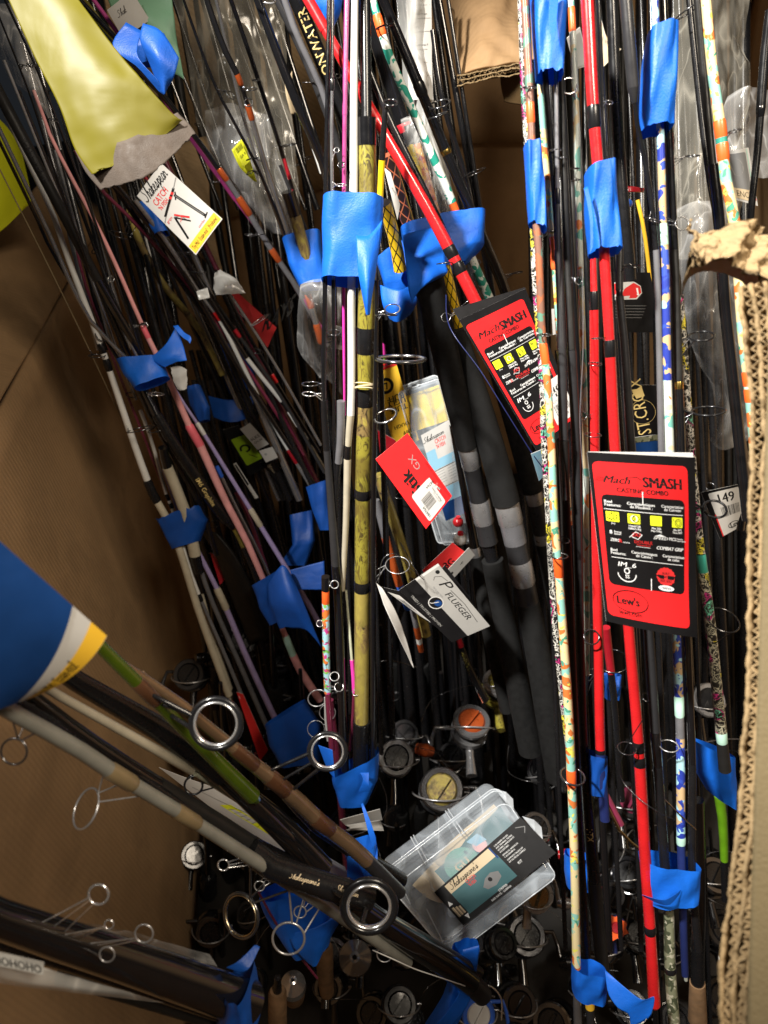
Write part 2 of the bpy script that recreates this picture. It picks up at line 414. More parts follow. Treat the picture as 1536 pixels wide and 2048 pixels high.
def cursive(txt, w=.07, shear=.25):
    vs = []; fs = []; x = 0
    for ch in txt:
        pts = CUR[ch]; pts = [(x+p[0]+p[1]*shear, p[1]) for p in pts]
        fine = []
        for i in range(len(pts)-1):
            p0 = pts[max(0, i-1)]; p1 = pts[i]; p2 = pts[i+1]; p3 = pts[min(len(pts)-1, i+2)]
            for k in range(3):
                s = k/3; fine.append(tuple(.5*((2*p1[j])+(p2[j]-p0[j])*s+(2*p0[j]-5*p1[j]+4*p2[j]-p3[j])*s*s+(-p0[j]+3*p1[j]-3*p2[j]+p3[j])*s**3) for j in (0, 1)))
        fine.append(pts[-1])
        for a, b in zip(fine[:-1], fine[1:]):
            dx, dy = b[0]-a[0], b[1]-a[1]; L = math.hypot(dx, dy) or 1; nx, ny = -dy/L*w/2, dx/L*w/2; ex, ey = dx/L*w*.3, dy/L*w*.3
            o = len(vs); vs += [(a[0]+nx-ex, a[1]+ny-ey), (a[0]-nx-ex, a[1]-ny-ey), (b[0]-nx+ex, b[1]-ny+ey), (b[0]+nx+ex, b[1]+ny+ey)]; fs.append((o, o+1, o+2, o+3))
        x += {'S': .62, "'": .12, 'h': .43}.get(ch, .42)
    return vs, fs
def text2d(txt, bold=0, script=False):
    return cursive(txt, .07+bold) if script else glyphs(txt, bold)
def rod_text(e, path, segs, y0, txt, h, mat, flip=1, script=False):
    """lettering wrapped on the rod from photo row y0, following it; h = share of the rod's width"""
    vs, fs = text2d(txt, .02, script); path = [tuple(float(q) for q in p) for p in path]
    seg = [s for s in segs if s[0] <= y0 <= s[1]][-1]; w = seg[2]+(seg[3]-seg[2])*(y0-seg[0])/(seg[1]-seg[0])
    tab = []; y = y0; x, d = hermite(path, y); p = P(x, y, d); L = 0; r = w/2*d/F; sc = h*2*r/.75; mx = max(q[0] for q in vs)*sc*1.1
    tab.append((0, p))
    while L < mx and len(tab) < 400:
        y += flip*1.0; x, d = hermite(path, y); q = P(x, y, d); L += (q-p).length; p = q; tab.append((L, p))
    out = []
    for (a, b) in vs:
        s = max(0, a*sc); k = 0
        while k < len(tab)-2 and tab[k+1][0] < s: k += 1
        f = (s-tab[k][0])/max(1e-9, tab[k+1][0]-tab[k][0]); p0 = tab[k][1].lerp(tab[k+1][1], f)
        ax = (tab[min(len(tab)-1, k+3)][1]-tab[max(0, k-3)][1]).normalized()
        tc = (CAM-p0).normalized(); lat = tc.cross(ax).normalized(); tc = ax.cross(lat)
        hh = max(-r*.93, min(r*.93, (b-.36)*sc))
        out.append(p0+lat*hh+tc*(math.sqrt(r*r-hh*hh)+.0005))
    mb = MB(); mb.add(out, fs, mat, False); mb.build('lettering', e)
# ---------------------------------------------------------------- printed cards
def lerp(a, b, t): return a+(b-a)*t
class Card:
    def __init__(s, label, corners, mat, name='hang_tag', cat='hang tag', curl=0, thick=.0005, group=None, nx=8, ny=8, wob=0, parent=None, wave=0):
        s.c = [P(*q) for q in corners]; s.curl = curl; s.wob = wob; s.wave = wave
        s.e = parent or thing(name, label, cat, (s.c[2]+s.c[3])/2, group); s.k = 0; s.print = MB()
        s.W = (s.c[1]-s.c[0]).length; s.H = (s.c[3]-s.c[0]).length
        mb = MB(); vs = []
        for side in (0, 1):
            for j in range(ny+1):
                for i in range(nx+1): vs.append(s.at(i/nx, j/ny, 0 if side == 0 else -thick))
        n = (nx+1)*(ny+1); fs = []
        g = lambda i, j: j*(nx+1)+i
        for j in range(ny):
            for i in range(nx):
                fs.append((g(i, j), g(i, j+1), g(i+1, j+1), g(i+1, j))); fs.append((n+g(i, j), n+g(i+1, j), n+g(i+1, j+1), n+g(i, j+1)))
        mb.add(vs, fs, mat, True)
        es = []
        for i in range(nx): es += [(g(i, 0), g(i+1, 0)), (g(i+1, ny), g(i, ny))]
        for j in range(ny): es += [(g(0, j+1), g(0, j)), (g(nx, j), g(nx, j+1))]
        v2 = []; f2 = []
        for a, b in es:
            o = len(v2); v2 += [vs[a], vs[b], vs[n+b], vs[n+a]]; f2.append((o, o+1, o+2, o+3))
        mb.add(v2, f2, 'paper' if mat != 'paper' else mat, False)
        mb.build('card' if parent is None else 'label_sheet', s.e)
    def at(s, u, v, lift=0):
        p = lerp(lerp(s.c[0], s.c[1], u), lerp(s.c[3], s.c[2], u), v)
        n = (s.c[3]-s.c[0]).cross(s.c[1]-s.c[0]).normalized()
        if n.dot(CAM-p) < 0: n = -n
        b = s.curl*(4*u*(1-u)) + s.wave*math.sin(v*math.pi*2)*math.sin(u*3)
        if s.wob: b += s.wob*noise.noise(Vector((u*2.3, v*2.3, s.c[0].x*50)))
        return p+n*(b+lift)
    def lift(s): s.k += 1; return .00025+.000013*min(s.k, 26)+.0000015*max(0, s.k-26)
    def poly(s, pts, mat):
        l = s.lift(); s.print.add([s.at(u, v, l) for u, v in pts], [tuple(range(len(pts)))], mat, False)
    def rect(s, u0, v0, u1, v1, mat, r=0):
        l = s.lift(); n = 16 if max(abs(s.curl), abs(s.wave), abs(s.wob)) > .0005 else 3; vs = []
        for j in range(n+1):
            for i in range(n+1):
                a, b = i/n, j/n; u, v = lerp(u0, u1, a), lerp(v0, v1, b)
                vs.append((u, v))
        if r:   # rounded outline as a fan strip: columns narrow near the ends
            vs = []; ru = r; rv = r*s.W/s.H; n = 16
            js = [0, .15, .4, .75, 1]; ys = [v0+rv*q for q in js]+[lerp(v0+rv, v1-rv, q/12) for q in range(1, 12)]+[v1-rv*q for q in js[::-1]]
            for y in ys:
                q = min(1, max(0, (y-v0)/rv), max(0, (v1-y)/rv)); dx = ru*(1-math.sqrt(max(0, 1-(1-q)**2)))
                for i in range(17): vs.append((lerp(u0+dx, u1-dx, i/16), y))
            m = len(ys); fs = [(j*17+i, (j+1)*17+i, (j+1)*17+i+1, j*17+i+1) for j in range(m-1) for i in range(16)]
            s.print.add([s.at(u, v, l) for u, v in vs], fs, mat, True); return
        fs = [(j*(n+1)+i, (j+1)*(n+1)+i, (j+1)*(n+1)+i+1, j*(n+1)+i+1) for j in range(n) for i in range(n)]
        s.print.add([s.at(u, v, l) for u, v in vs], fs, mat, True)
    def text(s, u, v, h, txt, mat, al='L', sx=1, bold=0, shear=0, script=False, rot=0, maxw=None):
        """h: cap height as share of the card's height; (u,v): baseline"""
        if bold and not script:      # heavier strokes: the same letters again, a hair to each side
            for q in (-1, 1): s.text(u+q*bold*.55*h*s.H/.73/s.W, v, h, txt, mat, al, sx, 0, shear, False, rot, maxw)
            bold = 0
        vs, fs = text2d(txt, bold, script); sc = h*s.H/(.73 if not script else 1.0)
        wd = max((a for a, b in vs), default=0)
        if maxw and wd*sc*sx > maxw*s.W: sx = maxw*s.W/(wd*sc)
        off = {'L': 0, 'C': -wd/2, 'R': -wd}[al]; l = s.lift(); out = []
        cr, sr = math.cos(math.radians(rot)), math.sin(math.radians(rot))
        for a, b in vs:
            x = (a+off+b*shear)*sc*sx; y = b*sc; x, y = x*cr-y*sr, x*sr+y*cr
            out.append(s.at(u+x/s.W, v-y/s.H, l))
        s.print.add(out, fs, mat, False)
    def line(s, pts, w, mat, closed=False):
        l = s.lift(); P_ = [(u*s.W, v*s.H) for u, v in pts]; w *= s.W
        if closed: P_.append(P_[0])
        sg = []
        for a, b in zip(P_[:-1], P_[1:]):
            m = max(1, int(math.hypot(b[0]-a[0], b[1]-a[1])/(.08*s.W))) if (s.curl or s.wob or s.wave) else 1
            sg += [(tuple(lerp(a[i], b[i], k/m) for i in (0, 1)), tuple(lerp(a[i], b[i], (k+1)/m) for i in (0, 1))) for k in range(m)]
        for a, b in sg:
            dx, dy = b[0]-a[0], b[1]-a[1]; L = math.hypot(dx, dy) or 1; nx, ny = -dy/L*w/2, dx/L*w/2; ex, ey = dx/L*w*.25, dy/L*w*.25
            q = [(a[0]+nx-ex, a[1]+ny-ey), (a[0]-nx-ex, a[1]-ny-ey), (b[0]-nx+ex, b[1]-ny+ey), (b[0]+nx+ex, b[1]+ny+ey)]
            s.print.add([s.at(x/s.W, y/s.H, l) for x, y in q], [(0, 1, 2, 3)], mat, False)
    def circ(s, u, v, r, mat, w=None, sy=1, n=24):
        pts = [(u+r*math.cos(2*math.pi*i/n), v+r*sy*s.W/s.H*math.sin(2*math.pi*i/n)) for i in range(n)]
        if w: s.line(pts, w, mat, True)
        else: s.poly(pts, mat)
    def barcode(s, u0, v0, u1, v1, mat='ink', n=16, vert=False):
        rnd = random.Random(int(u0*999)); x = 0
        while x < 1:
            w = rnd.choice((.012, .022, .035)); 
            if vert: s.rect(u0, lerp(v0, v1, x), u1, lerp(v0, v1, min(1, x+w)), mat)
            else: s.rect(lerp(u0, u1, x), v0, lerp(u0, u1, min(1, x+w)), v1, mat)
            x += w+rnd.choice((.015, .03, .045))
    def done(s, name='print'):
        if s.print.v: s.print.build(name, s.e)
        return s.e
# ---------------------------------------------------------------- sheets
def cr(p0, p1, p2, p3, s):
    return .5*((2*p1)+(p2-p0)*s+(2*p0-5*p1+4*p2-p3)*s*s+(-p0+3*p1-3*p2+p3)*s**3)
def crow(pts, s):
    n = len(pts)-1; x = s*n; i = min(n-1, int(x)); f = x-i
    return cr(pts[max(0, i-1)], pts[i], pts[i+1], pts[min(n, i+2)], f)
def sheet(name, rows, mat, parent=None, nu=16, nv=16, amp=.002, sc=30, thick=.0003, label=None, jag=0, ends='', smooth=True, seed=0, sharp=False):
    W_ = [[P(*q) for q in r] for r in rows]; mb = MB(); grid = []
    for j in range(nv+1):
        v = j/nv; grid.append([])
        for i in range(nu+1):
            u = i/nu
            vv = v
            if jag:
                if 't' in ends and j == 0: vv = v+jag*abs(noise.noise(Vector((u*9, seed, 1))))+jag*.5*random.random()
                if 'b' in ends and j == nv: vv = v-jag*abs(noise.noise(Vector((u*9, seed, 5))))-jag*.5*random.random()
            p = crow([crow(r, u) for r in W_], vv)
            if jag and i in (0, nu) and 's' in ends: p = p+(crow([crow(r, .5) for r in W_], vv)-p)*jag*.6*random.random()
            k = amp*noise.fractal(p*sc+Vector((seed, 0, 0)), .9, 2.1, 4 if sharp else 3)
            grid[-1].append(p+CB*k+CX*k*.4)
    vs = [p for r in grid for p in r]; n = len(vs); vs2 = [p-CB*thick for p in vs]
    g = lambda i, j: j*(nu+1)+i; fs = []
    for j in range(nv):
        for i in range(nu):
            fs.append((g(i, j), g(i, j+1), g(i+1, j+1), g(i+1, j)))
            if thick: fs.append((n+g(i, j), n+g(i+1, j), n+g(i+1, j+1), n+g(i, j+1)))
    if thick:
        for i in range(nu): fs += [(g(i, 0), g(i+1, 0), n+g(i+1, 0), n+g(i, 0)), (g(i+1, nv), g(i, nv), n+g(i, nv), n+g(i+1, nv))]
        for j in range(nv): fs += [(g(0, j+1), g(0, j), n+g(0, j), n+g(0, j+1)), (g(nu, j), g(nu, j+1), n+g(nu, j+1), n+g(nu, j))]
    mb.add(vs+(vs2 if thick else []), fs, mat, smooth)
    o = mb.build(name, parent)
    if label: o['label'] = label
    return o
def tape(label, rows, dz=.012, mat='tape', tails=(), jag=.12, ends='', seed=0, hull=3, name='tape_band'):
    """closed band round a bundle. rows: [(xl,yl,xr,yr,d), ...] top to bottom; dz half thickness in metres"""
    e = thing(name, label, 'tape', P((rows[-1][0]+rows[-1][2])/2, rows[-1][1], rows[-1][4]))
    nv, na = 14, 44; rnd = random.Random(seed+5); ph = rnd.random()*6; vs = []
    offs = [[rnd.random() for _ in range(na)] for _ in range(2)]
    for j in range(nv+1):
        v = j/nv
        for k in range(na):
            vv = v
            if j == 0 and 't' in ends: vv += jag*(.6*offs[0][k]+.8*abs(noise.noise(Vector((k*.33, seed, 0)))))
            if j == nv and 'b' in ends: vv -= jag*(.6*offs[1][k]+.8*abs(noise.noise(Vector((k*.33, seed, 9)))))
            x = vv*(len(rows)-1); i = max(0, min(len(rows)-2, int(x))); f = x-i
            a, b = rows[i], rows[i+1]; q = [a[m]+(b[m]-a[m])*f for m in range(5)]
            L, Rr = P(q[0], q[1], q[4]), P(q[2], q[3], q[4]); c = (L+Rr)/2; X = (Rr-L)/2
            th = 2*math.pi*k/na; ct, st = math.cos(th), math.sin(th)
            px = math.copysign(abs(ct)**.55, ct); py = math.copysign(abs(st)**.6, st)
            rip = 1+.10*abs(math.sin(px*hull*1.3+ph))-.10+.02*math.sin(px*hull*6+ph*2+v*2)
            w = X.length
            p = c+X*px*(1+.015*math.sin(v*9+ph))+CB*dz*.9*py*rip+CB*.0011*math.sin(px*5+v*7+ph)
            p += CB*.0016*noise.noise(p*45)+CB*.0004*noise.noise(p*150)
            vs.append(p)
    fs = [(j*na+k, (j+1)*na+k, (j+1)*na+(k+1) % na, j*na+(k+1) % na) for j in range(nv) for k in range(na)]
    mb = MB(); mb.add(vs, fs, mat, True); mb.build('wrapped_band', e)
    for i, t in enumerate(tails):
        sheet('loose_end', t, mat, e, 12, 14, .0009, 35, .00025, jag=.08, ends='b', seed=seed+i)
    return e
# ================================================================= the cardboard bin
XL, YB, XR = -0.50, 1.80, 0.95
def quad_board(name, pts, mat, thick, label=None, n=24, amp=.004, sc=3, parent=None, kind=None, cat=None, seed=0):
    a, b, c, d = [Vector(p) for p in pts]; N = (b-a).cross(d-a).normalized(); mb = MB(); vs = []
    for s in (0, 1):
        for j in range(n+1):
            for i in range(n+1):
                u, v = i/n, j/n; p = a.lerp(b, u).lerp(d.lerp(c, u), v)
                edge = min(1, 8*u, 8*(1-u))
                vs.append(p+N*(amp*noise.fractal(p*sc+Vector((seed, 0, 0)), 1, 2, 3)-s*thick))
    m = (n+1)**2; g = lambda i, j: j*(n+1)+i; fs = []
    for j in range(n):
        for i in range(n):
            fs += [(g(i, j), g(i+1, j), g(i+1, j+1), g(i, j+1)), (m+g(i, j), m+g(i, j+1), m+g(i+1, j+1), m+g(i+1, j))]
    for i in range(n): fs += [(g(i, 0), m+g(i, 0), m+g(i+1, 0), g(i+1, 0)), (g(i, n), g(i+1, n), m+g(i+1, n), m+g(i, n))]
    for j in range(n): fs += [(g(0, j), g(0, j+1), m+g(0, j+1), m+g(0, j)), (g(n, j), m+g(n, j), m+g(n, j+1), g(n, j+1))]
    mb.add(vs, fs, mat, True); o = mb.build(name, parent)
    if kind: o['kind'] = kind
    if label: tag(o, label, cat)
    return o
fl = quad_board('ground', [(-6, -6, -.02), (6, -6, -.02), (6, 8, -.02), (-6, 8, -.02)], 'cardboard_shaded', .05, kind='structure', amp=0)
bx = thing('cardboard_bin', 'tall brown corrugated cardboard bin holding all the fishing rods', 'cardboard box', (0, .7, 0))
TOPL = .985
quad_board('wall', [(XL, -.25, 0), (XL, -.25, TOPL), (XL, YB, TOPL-.02), (XL, YB, 0)], 'cardboard', .01, parent=bx, amp=.006)
quad_board('wall', [(XL, YB, 0), (XL, YB, 1.36), (XR, YB, 1.36), (XR, YB, 0)], 'cardboard', .01, parent=bx, amp=.01)
quad_board('wall', [(XR, YB, 0), (XR, YB, 1.25), (XR, -.25, 1.0), (XR, -.25, 0)], 'cardboard', .01, parent=bx, amp=.006)
quad_board('wall', [(-.5, -.24, 0), (XR, -.24, 0), (XR, -.24, 1.0), (-.5, -.24, .93)], 'cardboard', .01, parent=bx, amp=.004)
quad_board('base', [(XL, -.24, .0), (XR, -.24, .0), (XR, YB, .0), (XL, YB, .0)], 'cardboard_shaded', .01, parent=bx, amp=.002)
# the left flap leaning outwards above its fold
o = quad_board('flap', [(XL+.0005, -.25, TOPL-.001), (XL-.11, -.25, TOPL+.09), (XL-.115, YB, TOPL+.06), (XL+.0005, YB, TOPL-.021)], 'cardboard', .008, parent=bx, amp=.012, sc=4)
# back flap standing up behind the rods
quad_board('flap', [(-.38, YB-.02, .9), (-.53, YB-.10, 1.70), (.15, YB-.06, 1.9), (.15, YB-.02, .95)], 'cardboard_ribbed', .007, parent=bx, amp=.02, sc=5)
quad_board('flap', [(.17, YB-.03, 1.0), (.16, YB-.10, 1.90), (.95, YB-.06, 1.90), (.93, YB-.03, .9)], 'cardboard', .007, parent=bx, amp=.025, sc=5, seed=4)
# crumpled flap pieces top centre, catching the light
def torn_board(label, path, tdir, edir, layers, thick, ext, amp, mat='cardboard_torn', wl=.0085, pieces=('liner', 'fluting'), rag=.006, seed=0, out='front_face', name='torn_cardboard', fluteamp=1.0):
    """corrugated board seen on its torn edge. path: pixel points along the edge; tdir: thickness direction; edir: where the board goes"""
    e = thing(name, label, 'cardboard', P(*path[-1])); pts = []
    N = 150*max(1, len(path)//4)
    base = [P(*p) for p in path]
    for i in range(N+1): pts.append(crow(base, i/N))
    L = [0]
    for a, b in zip(pts[:-1], pts[1:]): L.append(L[-1]+(b-a).length)
    def dirs(i):
        return tdir, edir
    def ribbon(part, off, j0, j1, wavy=0):
        mb = MB(); vs = []; M_ = 5
        for i, p in enumerate(pts):
            o_ = off(i); q = .004*noise.fractal(p*45+Vector((seed+off(0)*999, 0, 0)), .8, 2, 4)*amp
            r = rag*(noise.fractal(Vector((L[i]*95, off(0)*3000, seed)), .7, 2, 4)*1.6)-rag
            if wavy: r -= rag*.6
            for k in range(M_+1):
                s = (k/M_)**1.7; vs.append(p+tdir*(o_+q*(1-s))+edir*(ext*s-(r if k < 2 else 0)*(1-s)))
        fs = [(i*(M_+1)+k, (i+1)*(M_+1)+k, (i+1)*(M_+1)+k+1, i*(M_+1)+k+1) for i in range(len(pts)-1) for k in range(M_)]
        # give the paper its thickness
        n = len(vs); vs2 = [v+tdir*(.0021 if not wavy else .0011)*(.7+.6*abs(noise.noise(v*160))) for v in vs]
        e2 = [((i+1)*(M_+1), i*(M_+1), n+i*(M_+1), n+(i+1)*(M_+1)) for i in range(len(pts)-1)]
        mb.add(vs+vs2, fs+[tuple(n+j for j in f[::-1]) for f in fs]+e2, mat, True); mb.build(part, e)
    for l in range(layers+1): ribbon(pieces[0], lambda i, l=l: thick*l/layers, 0, 1)
    for l in range(layers):
        ribbon(pieces[1], lambda i, l=l: thick*(l+.5)/layers+(thick/layers*.33)*fluteamp*math.sin(L[i]*2*math.pi/wl+l*1.3), 0, 1, 1)
    return e
TD = (-CX*.80-CB*.60).normalized(); ED = (CX*.60-CB*.80).normalized()
torn_board('torn double-wall cardboard edge running down the right side in front of the rods',
    [(1530, 560, .36), (1544, 700, .36), (1554, 860, .36), (1548, 1040, .355), (1548, 1250, .35), (1542, 1450, .345), (1530, 1620, .34), (1516, 1780, .335), (1500, 1920, .33), (1488, 2120, .325)],
    TD, ED, 2, .0105, .16, .35, wl=.0045, rag=.0020, name='torn_cardboard')
o = quad_board('cardboard_flap', [tuple(P(1541, 560, .356)), tuple(P(1800, 560, .33)), tuple(P(1800, 2150, .31)), tuple(P(1491, 2150, .324))], 'cardboard_olive', .002, 'plain olive brown outer face of the cardboard right of the torn edge', cat='cardboard', amp=.001)
torn_board('crumpled torn cardboard corner curling over the rods at the upper right',
    [(1378, 500, .40), (1398, 462, .40), (1450, 452, .395), (1500, 470, .39), (1540, 500, .385), (1600, 520, .38)],
    (-CU*.9-CX*.25+CB*.2).normalized(), (CU*.05+CX*.35-CB*.9).normalized(), 2, .016, .035, 1.4, wl=.0062, rag=.005, seed=7, name='torn_cardboard', fluteamp=1.3)
sheet('torn_cardboard', [[(1385, 432, .395), (1420, 470, .392), (1470, 440, .39), (1540, 450, .385)], [(1376, 470, .39), (1400, 470, .385), (1470, 480, .38), (1545, 500, .38)], [(1376, 520, .392), (1410, 530, .385), (1450, 520, .38), (1550, 590, .38)]],
      'cardboard_torn', None, 60, 50, .008, 80, .001, jag=.35, ends='tbs', seed=3, sharp=True)
tag(bpy.data.objects['torn_cardboard.002'] if 'torn_cardboard.002' in bpy.data.objects else COL.objects[-1], 'shredded brown paper layer peeling off above the crumpled cardboard corner', 'cardboard')
rnd = random.Random(4)
for (x, y, dx, dy) in [(1448, 1850, -36, 18), (1436, 1995, -30, -14), (1478, 1180, -14, 10), (1462, 1715, -16, -8), (1490, 900, -10, 14)]:
    pass
torn_board('torn strip of double-wall cardboard sticking out level at the top, right of centre',
    [(914, 151, .98), (950, 143, .98), (1000, 133, .98), (1060, 122, .98)], (-CU), (CX*.15+CU*.5-CB*.85).normalized(), 2, .0125, .09, .6, wl=.0072, rag=.003, seed=11)
sheet('cardboard_flap', [[(900, -60, 1.05), (980, -60, 1.04), (1080, -60, 1.03)], [(905, 40, 1.05), (960, 60, 1.0), (1075, 40, 1.02)], [(915, 150, 1.0), (975, 138, .99), (1070, 120, .99)]], 'cardboard', None, 30, 30, .016, 14, .003, seed=5)
tag(COL.objects[-1], 'creased sunlit cardboard flap above the level torn strip', 'cardboard')
COL.objects[-1]['label'] = 'creased brightly lit cardboard flap just above the level torn strip'
sheet('cardboard_flap', [[(1000, 150, 1.06), (1040, 140, 1.05)], [(1010, 200, 1.05), (1060, 215, 1.05)]], 'cardboard_torn', None, 10, 10, .004, 20, .003, seed=6)
tag(COL.objects[-1], 'small lit cardboard scrap hanging under the level torn strip', 'cardboard')
sheet('cardboard_flap', [[(190, 270, 1.15), (300, 300, 1.15), (420, 270, 1.15)], [(230, 360, 1.15), (320, 390, 1.13), (420, 420, 1.15)], [(260, 440, 1.16), (350, 470, 1.16), (450, 560, 1.16)]], 'cardboard_ribbed', None, 20, 20, .006, 12, .004, seed=9)
tag(COL.objects[-1], 'pale ribbed cardboard piece behind the rods beside the white catalogue tag', 'cardboard')
# ================================================================= rods
def straight(x0, y0, d0, x1, y1, d1): return [(x0, y0, d0), (x1, y1, d1)]
SP = ('thread_wrap',)
def wraps(cx, ay, w, mat='black', n=1): return []
